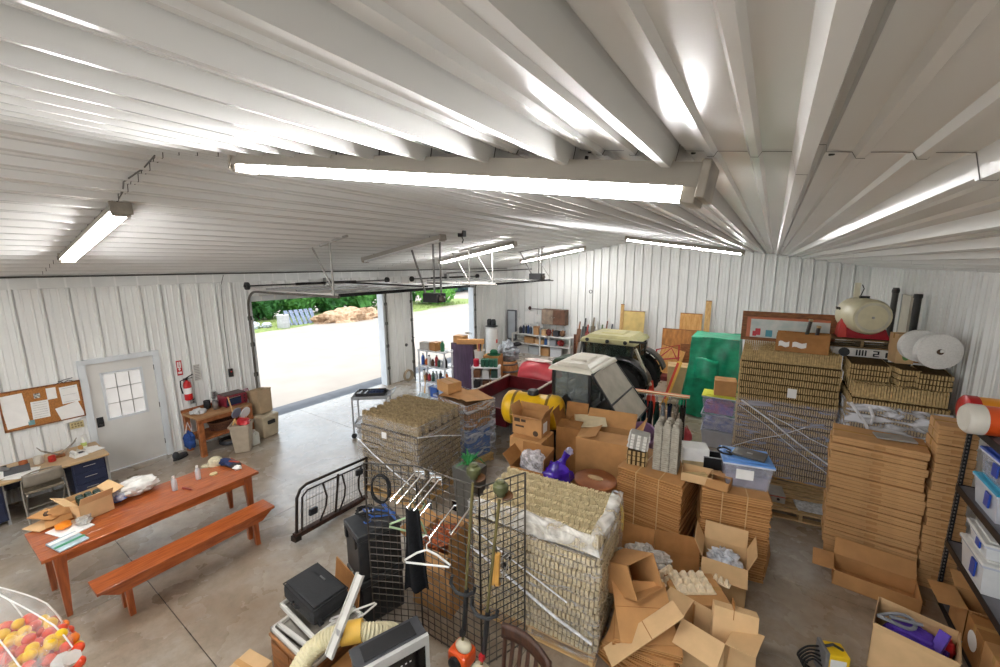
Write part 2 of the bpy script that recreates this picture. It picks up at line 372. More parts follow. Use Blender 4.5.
def open_carton(label, loc, d, rz=0., m=None, flaps=(60, 60, 60, 60), fl=None, group=None, name='open_cardboard_box', cat='box', rot=None, lean=0.):
    """open carton; flaps = opening angle of -y, +x, +y, -x flaps (0 = standing straight up, 90 = flat out, 180 = hanging), None = no flap"""
    m = m or KRAFT; w_, l_, h_ = d; th = .006
    t = thing(name, label, cat, loc, rz, group, rot)
    mb = MB()
    mb.box((-w_/2, -l_/2, 0), (w_/2, l_/2, th))
    mb.box((-w_/2, -l_/2, 0), (w_/2, -l_/2+th, h_)); mb.box((-w_/2, l_/2-th, 0), (w_/2, l_/2, h_))
    mb.box((-w_/2, -l_/2, 0), (-w_/2+th, l_/2, h_)); mb.box((w_/2-th, -l_/2, 0), (w_/2, l_/2, h_))
    mb.build('body', m, t)
    fl = fl or min(w_, l_)/2
    for k, a in enumerate(flaps):
        if a is None: continue
        a = R(a); wide = w_ if k % 2 == 0 else l_; off = l_/2 if k % 2 == 0 else w_/2
        f = MB(); f.box((-wide/2+.004, -th/2, 0), (wide/2-.004, th/2, fl))
        M = Matrix.Rotation([0, PI/2, PI, -PI/2][k], 4, 'Z') @ Matrix.Translation((0, -off+th/2, h_)) @ Matrix.Rotation(a, 4, 'X')
        o = f.build('flap', m, t); o.matrix_local = M
    return t
def sheet_part(mb, w_, l_, z, th=.006, jit=0.):
    mb.box((-w_/2+random.uniform(-jit, jit), -l_/2+random.uniform(-jit, jit), z), (w_/2+random.uniform(-jit, jit), l_/2+random.uniform(-jit, jit), z+th))
def paper(label, name='paper_sheet', cat='paper', loc=(0,0,0), d=(.21, .3), rz=0., rot=None, m=None, group=None, th=.002):
    o = MB().grid(lambda u, v: ((u-.5)*d[0], (v-.5)*d[1], th+.004*math.sin(3*u+2*v)), 6, 6).build(name, m or PAPER, loc=loc, rz=rz, rot=rot, solid=.0015)
    return tag(o, label, cat, group)
def bottle_parts(t, h, r, m, capm, neck=.45, liquid=None):
    MB().lathe([(r*.9, 0), (r, .01), (r, h*.62), (r*.85, h*.72), (r*neck, h*.82), (r*neck, h*.9)], 14).build('bottle_body', m, t, smooth=True)
    MB().lathe([(r*neck*1.15, h*.88), (r*neck*1.15, h)], 12).build('cap', capm, t)
def bottle(label, loc, h, r, m, capm=None, name='bottle', cat='bottle', group=None, neck=.45):
    t = thing(name, label, cat, loc, 0, group); bottle_parts(t, h, r, m, capm or WHITEP, neck); return t
# ------------------------------------------------------------------ fluorescent fixtures
TUBE = mat('glowing_fluorescent_tube', '#ffffff', .4, var=0, emis=86.)
TUBEOFF = mat('unlit_fluorescent_tube', '#d9d9d6', .3, var=.03)
def fixture(label, x0, x1, y, drop, lit=True, wd=.14, ht=.08, ntubes=2):
    xm = (x0+x1)/2; zm = (roofz(x0)+roofz(x1))/2-drop; s = math.atan2(roofz(x1)-roofz(x0), x1-x0); L = (x1-x0)/math.cos(s)
    t = thing('fluorescent_light', label, 'ceiling light', (xm, y, zm), group='strip lights under the ceiling', rot=(0, -s, 0))
    h = MB(); e = wd/2
    h.prism([(-e, -ht), (-e-.012, -ht-.004), (-e+.012, 0), (e-.012, 0), (e+.012, -ht-.004), (e, -ht), (e-.025, -ht*.55), (-e+.025, -ht*.55)], -L/2, L/2, 'x')
    h.build('housing', mat('white_fixture_enamel', '#a8a298', .4, var=.1, scale=2), t)
    for sx in (-1, 1):
        c = MB(); c.box((sx*L/2-.012, -e-.014, -ht-.03), (sx*L/2+.012, e+.014, .004)); c.box((sx*(L/2-.03)-.02, -e, -ht-.045), (sx*(L/2-.03)+.02, e, -ht*.5))
        c.build('end_cap', mat('fixture_end_cap', '#a89f92', .5, var=.2), t, bevel=.004)
    for k in range(ntubes):
        yy = (k-(ntubes-1)/2)*wd*.62
        m = MB(); m.tube([(-L/2+.05, yy, -ht-.016), (L/2-.05, yy, -ht-.016)], .019, 10)
        m.build('tube', TUBE if lit else TUBEOFF, t, smooth=True)
    g = MB()
    for sx in (-.36, .36): g.tube([(sx*L, 0, 0), (sx*L, 0, drop-.02)], .006, 6)
    g.build('hanger', BLACK, t)
    return t
fixture('long strip light nearest overhead, hung level across the right ceiling slope', 6.98, 9.56, -13.66, .04, wd=.13, ht=.062)
fixture('lit two tube strip light on the left slope above the red table', 1.95, 4.5, -13.66, .05)
fixture('unlit grey strip light on the left slope near the first door opener', 2.02, 4.4, -9.0, .06, lit=False)
fixture('lit strip light between the two garage door openers', 1.85, 4.35, -6.3, .06)
fixture('lit strip light on the left slope closest to the rear wall', 2.05, 4.5, -2.2, .06)
fixture('lit strip light on the right slope above the tractors near rear wall', 6.5, 9.15, -4.3, .07)
for i, (x0, x1) in enumerate(((2.0, 4.5), (7.2, 9.7))):  # unseen pair added behind the camera to help light the room
    fixture('unseen strip light added behind the camera on the %s slope' % ('left', 'right')[i], x0, x1, -17.6, .10)
# cable from the ridge down to the left light
tag(MB().tube([(RX-.02, -13.75, 4.5), (5.5, -13.72, 4.47), (5.1, -13.76, 4.40), (4.8, -13.7, 4.36), (4.5, -13.68, 4.30)], .006, 6).build('light_cord', mat('grey_cord', '#555250', .6)), 'thin power cord stapled to the ceiling above the left strip light', 'cord')
# small dark camera-like junction on the ceiling
t = thing('ceiling_junction_box', 'small black box with dangling plug on the ceiling by the first opener', 'junction box', (4.55, -8.6, 4.24))
MB().box((-.07, -.05, .0), (.07, .05, .12)).build('body', BLACKP, t, bevel=.006); MB().tube([(.0, 0, 0), (.03, 0, -.06), (.0, 0, -.12)], .012, 6).build('plug', BLACKP, t)
# ------------------------------------------------------------------ overhead doors, tracks, springs, openers
DOORP = mat('white_door_panel', '#dcd8d3', .4, var=.06, scale=2)
def overhead(a, b, which, zt):
    t = thing('overhead_door', 'raised white sectional garage door lying flat above the %s opening' % which, 'garage door', (0, (a+b)/2, zt), group=None)
    hw = (b-a)/2
    for k in range(5):
        x0 = .42+k*.585
        s = MB(); s.box((x0, -hw, -.022), (x0+.575, hw, .022))
        for q in range(5): s.box((x0+.03, -hw+.12+q*(2*hw-.2)/5, -.028), (x0+.54, -hw+.12+(q+.86)*(2*hw-.2)/5, -.02))
        s.build('door_section', DOORP, t, bevel=.006)
    MB().box((3.345, -hw, -.03), (3.375, hw, .03)).build('bottom_seal', RUBBER, t)
    for k in range(3): 
        st = MB(); x = .7+k*1.17; st.box((x, -hw+.05, .022), (x+.05, hw-.05, .065)); st.build('strut', GALV, t)
    for sg, yy in ((-1, a-.06), (1, b+.06)):
        side = {-1: 'left', 1: 'right'}[sg]
        tr = thing('door_track', 'steel track curving up and inward at the %s side of the %s opening' % (side, which), 'track', (0, yy, 0), group=None)
        pts = [(.06, 0, .02), (.06, 0, zt-.42)]+[(.06+.4*(1-math.cos(q)), 0, zt-.42+.4*math.sin(q)) for q in [i*PI/12 for i in range(1, 6)]]+[(.46, 0, zt-.02), (3.45, 0, zt-.02)]
        MB().tube(pts, .026, 6).build('rail', mat('dull_track_steel', '#77736c', .5, .5, var=.2), tr)
        for z in (.5, 1.2, 1.9, 2.5): MB().box((.032, -.03, z), (.06, .05, z+.09)).build('bracket', BLACK, tr)
        hg = MB(); zc = roofz(3.35)-.03
        hg.bar((3.3, 0, zt), (3.3, 0, zc), .026); hg.bar((3.3, 0, zt+.1), (2.75, 0, roofz(2.75)-.03), .022)
        hg.bar((3.0, 0, roofz(3.0)-.05), (3.8, 0, roofz(3.8)-.05), .035)
        hg.build('hanger', mat('white_angle_iron', '#b5b2ad', .45, .3, var=.1), tr)
    sp = thing('torsion_spring_shaft', 'dark torsion spring bar mounted over the %s opening' % which, 'spring shaft', (.16, (a+b)/2, zt+.1))
    MB().tube([(0, -hw-.15, 0), (0, hw+.15, 0)], .016, 8).build('shaft', BLACK, sp)
    for yy in (-hw-.08, hw+.08): MB().lathe([(.03, -.03), (.085, -.03), (.085, .03), (.03, .03)], 16, M=Matrix.Translation((0, yy, 0)) @ Matrix.Rotation(PI/2, 4, 'X')).build('cable_drum', BLACKP, sp)
    for y0 in (-.85, .1):
        MB().tube([(0, y0, 0), (0, y0+.75, 0)], .032, 10).build('spring', mat('dark_spring_steel', '#2c2a29', .5, .5), sp)
    MB().box((-.118, -.05, -.12), (.02, .05, .12)).build('centre_bracket', GALV, sp)
overhead(D1a, D1b, 'first', 3.17)
overhead(D2a, D2b, 'second', 3.17)
def opener(x, y, z, which, hz):
    t = thing('garage_door_opener', 'black motor box and long rail of the garage opener for the %s door' % which, 'door opener', (x, y, z))
    MB().box((-.22, -.13, -.10), (.2, .13, .09)).build('motor_box', BLACKP, t, bevel=.015)
    MB().ball((.2, 0, -.02), (.07, .09, .07)).build('lamp_lens', mat('smoky_lens', '#6b625c', .2), t, smooth=True)
    MB().bar((-.2, 0, .22), (-x+.1, 0, hz-z), .05, .035).build('rail', mat('dark_opener_rail', '#3c3a38', .5, .4), t)
    s = MB(); zc = roofz(x)-.03-z
    s.bar((-.15, -.1, .08), (-.55, -.1, roofz(x-.55)-.05-z), .03); s.bar((.1, -.1, .08), (.1, -.1, zc), .03); s.bar((.1, .1, .08), (.1, .1, zc), .03); s.bar((-.6, -.1, roofz(x-.6)-.05-z), (.3, -.1, roofz(x+.3)-.06-z), .03)
    s.build('support_strap', mat('punched_angle_steel', '#8e8c88', .5, .6, var=.2), t)
opener(3.9, -8.75, 3.03, 'first', 3.3); opener(3.75, -4.05, 3.34, 'second', 3.42)
# ------------------------------------------------------------------ left wall: board, sign, extinguisher
t = thing('bulletin_board', 'cork bulletin board in a brown frame left of the white door', 'notice board', (.032, -13.92, 1.18))
MB().box((0, -.43, 0), (.012, .43, .6)).build('cork', mat('brown_cork', '#b5793f', .95, var=.2, scale=60), t)
f = MB(); f.box((0, -.45, -.02), (.022, -.43, .62)); f.box((0, .43, -.02), (.022, .45, .62)); f.box((0, -.45, -.02), (.022, .45, 0)); f.box((0, -.45, .6), (.022, .45, .62)); f.build('frame', OLDWOOD, t)
def pinned(label, y0, y1, z0, z1, rz=0., m=None, lines=0, name='paper_sheet'):
    t = thing(name, label, 'paper', (.048, (y0+y1)/2, (z0+z1)/2), rot=(rz, 0, 0))
    w_, h_ = (y1-y0)/2, (z1-z0)/2
    MB().grid(lambda u, v: (.003*math.sin(4*u+5*v), (u-.5)*2*w_, (v-.5)*2*h_), 6, 6).build('sheet', m or PAPER, t, solid=.001)
    if lines:
        l = MB()
        for k in range(lines): l.box((.004, -w_*.8, h_*(.8-1.6*k/max(1, lines-1))-.002), (.0052, w_*.8, h_*(.8-1.6*k/max(1, lines-1))+.002))
        l.build('print', mat('faint_print', '#a9a7a4', .8), t)
pinned('tall white paper with dark spot at the left edge of the cork board', -14.35, -14.11, 1.21, 1.74, .05, lines=0)
pinned('white calendar sheet with ruled grid at the middle of the cork board', -14.06, -13.87, 1.28, 1.57, -.02, lines=7)
pinned('small square white note pinned high on the cork board', -13.87, -13.76, 1.56, 1.75)
pinned('large white sheet at the top right of the cork board', -13.72, -13.51, 1.44, 1.73, .03, lines=3)
pinned('tilted white sheet hanging over the lower right of the cork board', -13.78, -13.5, 1.12, 1.42, .22)
pinned('small black and white snapshot pinned on the cork board', -14.01, -13.94, 1.62, 1.70, m=mat('snapshot_print', '#d7d5cf', .5, var=.4, scale=40, col2='#2b2b2b'), name='photo_print')
pinned('teal card at the bottom of the cork board', -14.12, -14.05, 1.2, 1.28, m=pl('#6f9a9c'), name='card')
tag(MB().tube([(.06, -13.72, 1.84), (.07, -13.66, 1.8), (.05, -13.6, 1.83), (.06, -13.53, 1.79)], .006, 6).tube([(.06, -13.74, 1.8), (.08, -13.66, 1.85), (.06, -13.55, 1.86)], .006, 6).build('coat_hook_wire', BLACK), 'bent black wire resting on top of the cork board', 'wire')
t = thing('outlet_plate', 'wide beige outlet plate under the cork board', 'electrical outlet', (.03, -13.6, 1.03))
MB().box((0, -.085, -.06), (.012, .085, .06)).build('plate', mat('beige_plastic', '#c9b98c', .5), t, bevel=.004)
s = MB()
for y in (-.055, -.018, .018, .055): s.box((.012, y-.012, -.035), (.015, y+.012, -.008)); s.box((.012, y-.012, .008), (.015, y+.012, .035))
s.build('socket', mat('brown_sockets', '#8d7a52', .5), t)
# fire extinguisher sign and extinguisher
RED = pl('#c01a1c', .3)
t = thing('fire_extinguisher_sign', 'red sign with a white arrow pointing down above the extinguisher', 'sign', (.034, -12.07, 1.7))
MB().box((0, -.045, -.15), (.004, .045, .15)).build('plate', RED, t)
a = MB(); a.box((.004, -.03, .0), (.0055, .03, .125)); a.prism([(-.026, -.02), (.026, -.02), (0, -.06)], .004, .0055, 'x'); a.box((.004, -.009, -.02), (.0055, .009, .0)); a.box((.004, -.03, -.12), (.0055, .03, -.075)); a.build('arrow', WHITEP, t)
le = MB()
for k in range(4): le.box((.0056, -.008, .02+k*.026), (.006, .008, .036+k*.026))
le.build('lettering', RED, t)
t = thing('fire_extinguisher', 'red fire extinguisher hanging on the wall right of the white door', 'fire extinguisher', (.12, -12.01, 1.03))
MB().lathe([(.05, 0), (.068, .015), (.068, .32), (.055, .37), (.022, .4), (.022, .42)], 18).build('cylinder', RED, t, smooth=True)
MB().lathe([(.0695, .14), (.0695, .26)], 18).build('instruction_label', PAPER, t, smooth=True)
v = MB(); v.box((-.02, -.02, .42), (.02, .02, .46)); v.bar((0, 0, .46), (.02, .11, .52), .018); v.bar((0, 0, .45), (.02, .1, .45), .014); v.build('valve_handle', BLACK, t)
MB().tube([(0, -.03, .44), (0, -.1, .42), (.01, -.11, .3), (.01, -.09, .16)], .012, 8).build('hose', RUBBER, t, smooth=True)
MB().box((-.085, -.03, .1), (-.06, .03, .45)).build('wall_bracket', STEEL, t)
t = thing('wall_placard', 'narrow framed notice with small grey print on the wall beside the sign', 'notice', (.034, -11.785, 1.54))
MB().box((0, -.055, -.17), (.006, .055, .17)).build('plate', mat('pale_notice', '#d6d3cd', .6), t)
p = MB()
for k in range(9): p.box((.006, -.045, .13-k*.034), (.0072, .045, .147-k*.034))
p.build('print', mat('grey_notice_print', '#a3a09b', .7), t)
t = thing('door_switch', 'black push button box for the garage door on the left wall', 'switch', (.034, -11.18, 1.4))
MB().box((0, -.04, -.09), (.05, .04, .09)).build('body', BLACKP, t, bevel=.006); MB().lathe([(.014, 0), (.014, .012)], 10, M=Matrix.Translation((.05, 0, .03)) @ Matrix.Rotation(PI/2, 4, 'Y')).build('button', RED, t)
tag(MB().tube([(.04, -11.18, 1.5), (.04, -11.19, 2.4), (.045, -11.16, 3.3), (.07, -11.1, 3.52)], .006, 6).build('switch_cable', mat('grey_cable', '#6d6a66', .6)), 'thin cable running up the wall from the door switch', 'cable')
for i, (y, z, lab) in enumerate(((-11.55, 1.02, 'grey metal outlet box above the wooden workbench'), (-11.93, .98, 'small grey outlet box below the fire extinguisher'))):
    t = thing('outlet_box', lab, 'electrical outlet', (.033, y, z)); MB().box((0, -.04, -.055), (.045, .04, .055)).build('body', GALV, t, bevel=.004)
    s = MB(); s.box((.045, -.015, .01), (.048, .015, .035)); s.box((.045, -.015, -.035), (.048, .015, -.01)); s.build('socket', BLACKP, t)
# ------------------------------------------------------------------ desk at the left wall
NAVY = mat('navy_desk_enamel', '#222a45', .4, var=.1)
DT = .67
t = thing('office_desk', 'navy metal desk with tan worktop against the left wall', 'desk', (0, 0, 0))
MB().box((.06, -15.7, DT-.035), (.9, -13.42, DT)).build('desk_top', mat('tan_laminate', '#c3a37a', .4, var=.15, scale=3), t, bevel=.006)
for y0, y1 in ((-15.62, -14.55), (-13.86, -13.47)):
    p = MB(); p.box((.1, y0, .08), (.84, y1, DT-.036)); po = p.build('pedestal', NAVY, t)
    n = 2 if y0 < -15 else 3
    dz = (DT-.14)/n
    for k in range(n):
        z0 = .1+k*dz
        y00 = max(y0, -15.0) if y0 < -15 else y0
        d = MB().box((.84, y00+.02, z0+.008), (.856, y1-.02, z0+dz-.008)).build('drawer', NAVY, t, bevel=.004)
        MB().tube([(.856, (y00+y1)/2-.07, z0+dz*.6), (.875, (y00+y1)/2-.07, z0+dz*.6), (.875, (y00+y1)/2+.07, z0+dz*.6), (.856, (y00+y1)/2+.07, z0+dz*.6)], .006, 6).build('pull', CHROME, d)
for y in (-14.55, -13.45):
    for x in (.12, .8): MB().box((x, y-.015, 0), (x+.03, y+.015, DT-.04)).build('leg', GALV, t)
MB().box((.12, -14.55, .28), (.14, -13.86, DT-.04)).build('modesty_panel', NAVY, t)
# things on the desk
def papers(label, loc, rz, n, d=(.28, .21), dark=False):
    t = thing('paper_stack', label, 'papers', loc, rz)
    for k in range(n):
        a = random.uniform(-.5, .5)
        c, s = math.cos(a), math.sin(a); ox, oy = random.uniform(-.05, .05), random.uniform(-.06, .06)
        mb = MB(); mb.cbox((ox, oy, .003+.006*k), (d[0], d[1], .005), a)
        mb.build('sheet', PAPER if not (dark and k % 2) else mat('grey_folder', '#4b4d52', .6), t)
papers('loose white papers over dark folders at the left end of the desk', (.55, -14.42, DT), .2, 6, (.34, .26), True)
papers('white forms lying at the front left of the desk', (.72, -14.33, DT), -.3, 3)
papers('white papers at the right end of the desk near the door', (.5, -13.55, DT), .1, 3)
t = thing('desk_telephone', 'white desk phone with keypad on the right end of the desk', 'telephone', (.6, -13.72, DT), .2)
MB().frus((0, 0, 0), (.2, .17, 0), (.17, .15, 0), .05).build('base', WHITEP, t, bevel=.008)
MB().tube([(-.09, -.05, .06), (-.05, -.055, .085), (.05, -.055, .085), (.09, -.05, .06)], .022, 8).build('handset', WHITEP, t, smooth=True)
k = MB()
for i in range(3):
    for j in range(4): k.box((-.02+i*.03, -.01+j*.018, .05), (0+i*.03, .002+j*.018, .056))
k.build('keypad', BLACKP, t)
def jug(name, label, cat, loc, r, h, m, handle=True):
    t = thing(name, label, cat, loc); MB().lathe([(r*.85, 0), (r, h*.1), (r*.95, h), (r*.85, h), (r*.8, h*.15), (0, h*.12)], 16).build('bowl', m, t, smooth=True)
    if handle: MB().tube([(r*.9, 0, h*.8), (r*1.5, 0, h*.7), (r*1.4, 0, h*.35), (r*.95, 0, h*.2)], .008, 6).build('handle', m, t, smooth=True)
    return t
jug('mug', 'cream mug among the clutter at the back of the desk', 'mug', (.45, -14.13, DT), .06, .12, pl('#d6cfc0'))
jug('mug', 'red mug standing on the desk behind the folding chair', 'mug', (.52, -14.0, DT), .045, .09, pl('#b8322a'))
jug('planter_pot', 'small terracotta pot at the back left of the desk', 'pot', (.36, -14.28, DT), .05, .08, pl('#b96a3d', .8), False)
t = thing('adhesive_tape_dispenser', 'pale tape dispenser standing by the phone on the desk', 'tape dispenser', (.42, -13.66, DT), .4)
MB().frus((0, 0, 0), (.13, .06, 0), (.11, .05, 0), .04).build('base', pl('#cfcabd'), t); MB().lathe([(.022, -.012), (.042, -.012), (.042, .012), (.022, .012)], 14, M=Matrix.Translation((0, 0, .07)) @ Matrix.Rotation(PI/2, 4, 'X')).build('roll', TAPE, t)
t = thing('wooden_decoy_stand', 'white and grey antler shaped ornament at the back of the desk', 'ornament', (.35, -13.9, DT))
MB().box((-.08, -.06, 0), (.08, .06, .03)).build('base', OLDWOOD, t, bevel=.006)
an = MB()
for s in (-1, 1):
    an.tube([(0, s*.02, .03), (.02, s*.1, .1), (.0, s*.18, .16), (.03, s*.22, .24)], [.016, .014, .011, .005], 8)
    an.tube([(.02, s*.1, .1), (.08, s*.14, .16)], [.011, .004], 6); an.tube([(0, s*.18, .16), (.06, s*.2, .2)], [.01, .004], 6)
an.build('antler', mat('weathered_antler', '#a59a8c', .8, var=.3), t, smooth=True)
t = thing('spray_bottle', 'white spray bottle with a pale green label at the back of the desk', 'bottle', (.3, -13.6, DT))
MB().lathe([(.035, 0), (.038, .02), (.036, .13), (.015, .17), (.014, .2)], 14).build('bottle_body', pl('#e9e6da'), t, smooth=True); MB().box((-.015, -.02, .2), (.015, .05, .235)).build('trigger_head', WHITEP, t, bevel=.004); MB().lathe([(.0385, .05), (.0375, .11)], 14).build('label_band', pl('#b8c46a'), t)
t = thing('power_drill', 'grey cordless tool lying among the desk clutter', 'tool', (.4, -14.5, DT), .7)
MB().tube([(-.1, 0, .05), (.05, 0, .05), (.12, 0, .05)], [.032, .035, .015], 10).build('barrel', pl('#6b6a68'), t, smooth=True); MB().bar((-.05, 0, .05), (-.08, .13, .03), .035, .04).build('grip', BLACKP, t)
# wall clutter in front of the desk: folding chair
t = thing('folding_chair', 'tan metal folding chair with padded seat tucked at the navy desk', 'chair', (1.06, -14.17, 0), PI/2)
TANM = mat('tan_chair_enamel', '#8e8578', .4, .3, var=.1)
for s in (-1, 1):
    MB().tube([(s*.22, -.02, 0.01), (s*.22, .12, .42), (s*.21, .1, .62), (s*.17, .085, .72), (s*.1, .08, .74), (0, .08, .745)], .012, 8).build('side_tube', TANM, t, smooth=True)
    MB().tube([(s*.19, .42, .01), (s*.19, .02, .43)], .011, 8).build('rear_leg', TANM, t, smooth=True)
MB().grid(lambda u, v: ((u-.5)*.4, .075-.03*math.cos((u-.5)*2.6), .54+v*.19), 8, 4).build('backrest', TANM, t, solid=.006, smooth=True)
MB().box((-.2, .1, .41), (.2, .46, .455)).build('seat', cl('#8c7f6c'), t, bevel=.012)
st = MB(); st.tube([(-.22, .03, .15), (.22, .03, .15)], .009, 6); st.tube([(-.19, .35, .1), (.19, .35, .1)], .009, 6); st.build('stretcher', TANM, t)
# ------------------------------------------------------------------ red table and bench
TT = .76
t = thing('farm_table', 'long red stained wooden dining table on tapered legs by the desk', 'table', (3.42, -13.5, 0), R(1.5))
LT, WT = 2.12, .80
tp = MB()
for k in range(4): tp.box((-WT/2+k*WT/4, -LT/2, TT-.035), (-WT/2+(k+1)*WT/4-.002, LT/2, TT))
tp.build('tabletop', REDWOOD, t, bevel=.003)
ap = MB(); 
for s in (-1, 1):
    ap.box((s*(WT/2-.06)-.012, -LT/2+.1, TT-.13), (s*(WT/2-.06)+.012, LT/2-.1, TT-.035)); ap.box((-WT/2+.06, s*(LT/2-.1)-.012, TT-.13), (WT/2-.06, s*(LT/2-.1)+.012, TT-.035))
ap.build('apron', REDWOOD, t)
for sx in (-1, 1):
    for sy in (-1, 1):
        MB().frus((sx*(WT/2-.075), sy*(LT/2-.12), 0), (.045, .045), (.1, .1), TT-.035, off=(-sx*.012, -sy*.012)).build('leg', REDWOODX, t, bevel=.004)
mb = MB(); mb.box((.12, -.6, TT-.14), (.16, -.55, TT-.1)); mb.build('slide_block', OLDWOOD, t)
t = thing('wooden_bench', 'long red stained wooden bench beside the dining table', 'bench', (4.2, -13.4, 0), R(1.5))
LB = 1.78; BT = .45
b = MB(); b.box((-.15, -LB/2, BT-.035), (.15, LB/2, BT)); b.build('seat', REDWOOD, t, bevel=.003)
b = MB()
for s in (-1, 1): b.prism([(-LB/2+.02, BT-.035), (-LB/2+.16, BT-.14), (LB/2-.16, BT-.14), (LB/2-.02, BT-.035)], s*.115-.012, s*.115+.012, 'x')
b.build('side_rail', REDWOOD, t)
for sy in (-1, 1):
    for sx in (-1, 1): MB().frus((sx*.1, sy*(LB/2-.24), 0), (.06, .05), (.075, .06), BT-.035, off=(-sx*.02, 0)).build('leg', REDWOODX, t, bevel=.003)
# on the table
t = open_carton('open box full of dark green jars near the end of the red table', (3.08, -14.04, TT), (.4, .3, .2), .15, KRAFT3, flaps=(60, 35, 75, None), fl=.13)
for k in range(9):
    tag(MB().lathe([(.03, 0), (.034, .01), (.034, .09), (.03, .1), (.0, .1)], 10).build('jar', pl('#33483f', .25), loc=(2.97+(k % 3)*.09, -14.1+(k//3)*.075, TT+.1+.004*(k % 2)), smooth=True), 'small dark green jar packed in the open box on the red table', 'jar', 'jars in the box on the table')
def pillow_mesh(d, seed, nz=.25): return MB().ball((0, 0, d[2]/2), (d[0]/2, d[1]/2, d[2]/2), 28, 16, nz=nz, seed=seed, fs_=3.2)
t = thing('bread_bag', 'blue and white bag of rolls lying on the red table', 'bag', (3.03, -13.6, TT), .1)
pillow_mesh((.36, .46, .2), 3).build('white_roll_bag', mat('milky_plastic_bag', '#eceae4', .25, var=.12, scale=14, bump=.4), t, smooth=True)
pillow_mesh((.34, .16, .15), 9).build('blue_end', mat('blue_plastic_bag', '#3f62b0', .25, var=.3, scale=14, bump=.4, col2='#dfe4ee'), t, smooth=True, loc=(.0, -.19, 0))
for (x, y, lab) in ((3.37, -13.29, 'clear water bottle on the middle of the red table'), (3.3, -13.0, 'clear water bottle farther along the red table near the clutter')):
    bottle(lab, (x, y, TT), .2, .032, mat('clear_water_bottle', '#e7edf2', .1, var=.1, alpha=.55), WHITEP)
tag(MB().tube([(0, 0, .02), (.16, .05, .02)], [.012, .008], 8).build('marker_pen', pl('#8c2f23'), loc=(3.42, -13.22, TT-.005)), 'dark red pen lying between the water bottles', 'pen')
t = thing('folded_cardboard', 'torn flaps of brown cardboard at the near corner of the red table', 'cardboard', (3.0, -14.37, TT), .2)
for k, (x, y, a, rx) in enumerate(((0, -.05, .2, .0), (.06, .06, -.3, .12), (-.08, .03, .5, -.1))): 
    o = MB().box((-.13, -.11, 0), (.13, .11, .007)).build('piece', KRAFT if k else KRAFT3, t, loc=(x, y, .012+.03*k), rot=(rx, .08*k, a))
t = thing('brown_paper_bag', 'rolled brown paper bag on the cardboard at the table end', 'paper bag', (2.95, -14.2, TT), -.4)
MB().ball((0, 0, .07), (.1, .17, .07), 18, 10, nz=.35, seed=5).build('bag_body', KRAFT, t, smooth=True)
MB().ball((.03, -.17, .075), (.05, .035, .04), 12, 8, nz=.3, seed=2).build('open_end', mat('dark_bag_mouth', '#4f3a29', .9), t, smooth=True)
t = thing('paper_envelope', 'white padded envelope on the near end of the red table', 'envelope', (3.36, -14.26, TT), .3); MB().cbox((0, 0, .006), (.36, .26, .01)).build('sleeve', PAPER, t, bevel=.003)
t = thing('orange_fruit_bag', 'orange plastic packet lying on the white envelope', 'packet', (3.28, -14.3, TT+.012)); MB().ball((0, 0, .03), (.09, .07, .03), 16, 9, nz=.3, seed=8).build('packet', pl('#f08a1d', .3), t, smooth=True)
t = thing('plastic_bag', 'crumpled clear plastic on the envelope on the red table', 'plastic bag', (3.33, -14.14, TT+.012)); MB().ball((0, 0, .03), (.09, .07, .035), 16, 10, nz=.6, seed=11).build('crumple', mat('crumpled_clear_bag', '#d8d5cd', .15, var=.3, scale=30, bump=.6), t, smooth=True)
t = thing('ziplock_bag', 'pale blue and green zip bag with cards at the table corner', 'bag', (3.66, -14.33, TT), .2)
MB().cbox((0, 0, .014), (.3, .24, .022)).build('bag_body', mat('pale_blue_bag', '#b8cdd6', .2, var=.2, scale=8), t, bevel=.008)
MB().cbox((.05, 0, .027), (.035, .24, .008)).build('green_zip', pl('#1f8a5a'), t)
MB().cbox((-.08, .0, .027), (.06, .23, .006)).build('card', PAPER, t)
t = thing('ball_cap', 'cream cap sitting in the clutter at the far end of the red table', 'hat', (3.02, -12.68, TT), -.5)  # a ball cap with a front brim
MB().lathe([(.1, 0), (.1, .03), (.085, .08), (.05, .11), (0, .12)], 18).build('crown', cl('#dcd3b4'), t, smooth=True); MB().prism([(.08*math.cos(a), -.08-.1*math.sin(a)) for a in [i*PI/8 for i in range(9)]], .0, .01).build('brim', cl('#d2c8a8'), t)
t = thing('leather_glove_pile', 'dark blue and grey work gloves heaped at the far end of the red table', 'gloves', (3.16, -12.6, TT), .3)
MB().ball((0, 0, .045), (.09, .07, .045), 16, 9, nz=.4, seed=4).build('palm', cl('#2f3c63'), t, smooth=True)
for k in range(4): MB().tube([(.07, -.05+k*.033, .05), (.14, -.06+k*.04, .04), (.17, -.06+k*.04, .025)], [.017, .016, .012], 8).build('finger', cl('#39456b'), t, smooth=True)
t = thing('metal_toolbox_tray', 'black tray of small tools by the far edge of the red table', 'tray', (3.3, -12.56, TT), .2)
MB().box((-.1, -.06, 0), (.1, .06, .04)).build('tray', BLACKP, t, bevel=.006); MB().tube([(-.08, 0, .06), (.1, .03, .07)], .012, 8).build('tool_handle', pl('#b04a2c'), t)
tag(MB().lathe([(.045, 0), (.048, .008), (.045, .02), (0, .022)], 18).build('jar_lid', pl('#d5c490', .4), loc=(3.34, -12.83, TT), smooth=True), 'round yellowish lid lying flat on the red table', 'disc')  # a jar lid lying flat
tag(MB().ball((0, 0, .03), (.07, .05, .03), 14, 9, nz=.6, seed=21).build('paper_napkin', PAPER, loc=(3.47, -12.57, TT), smooth=True), 'crumpled white napkin at the far right corner of the red table', 'napkin')
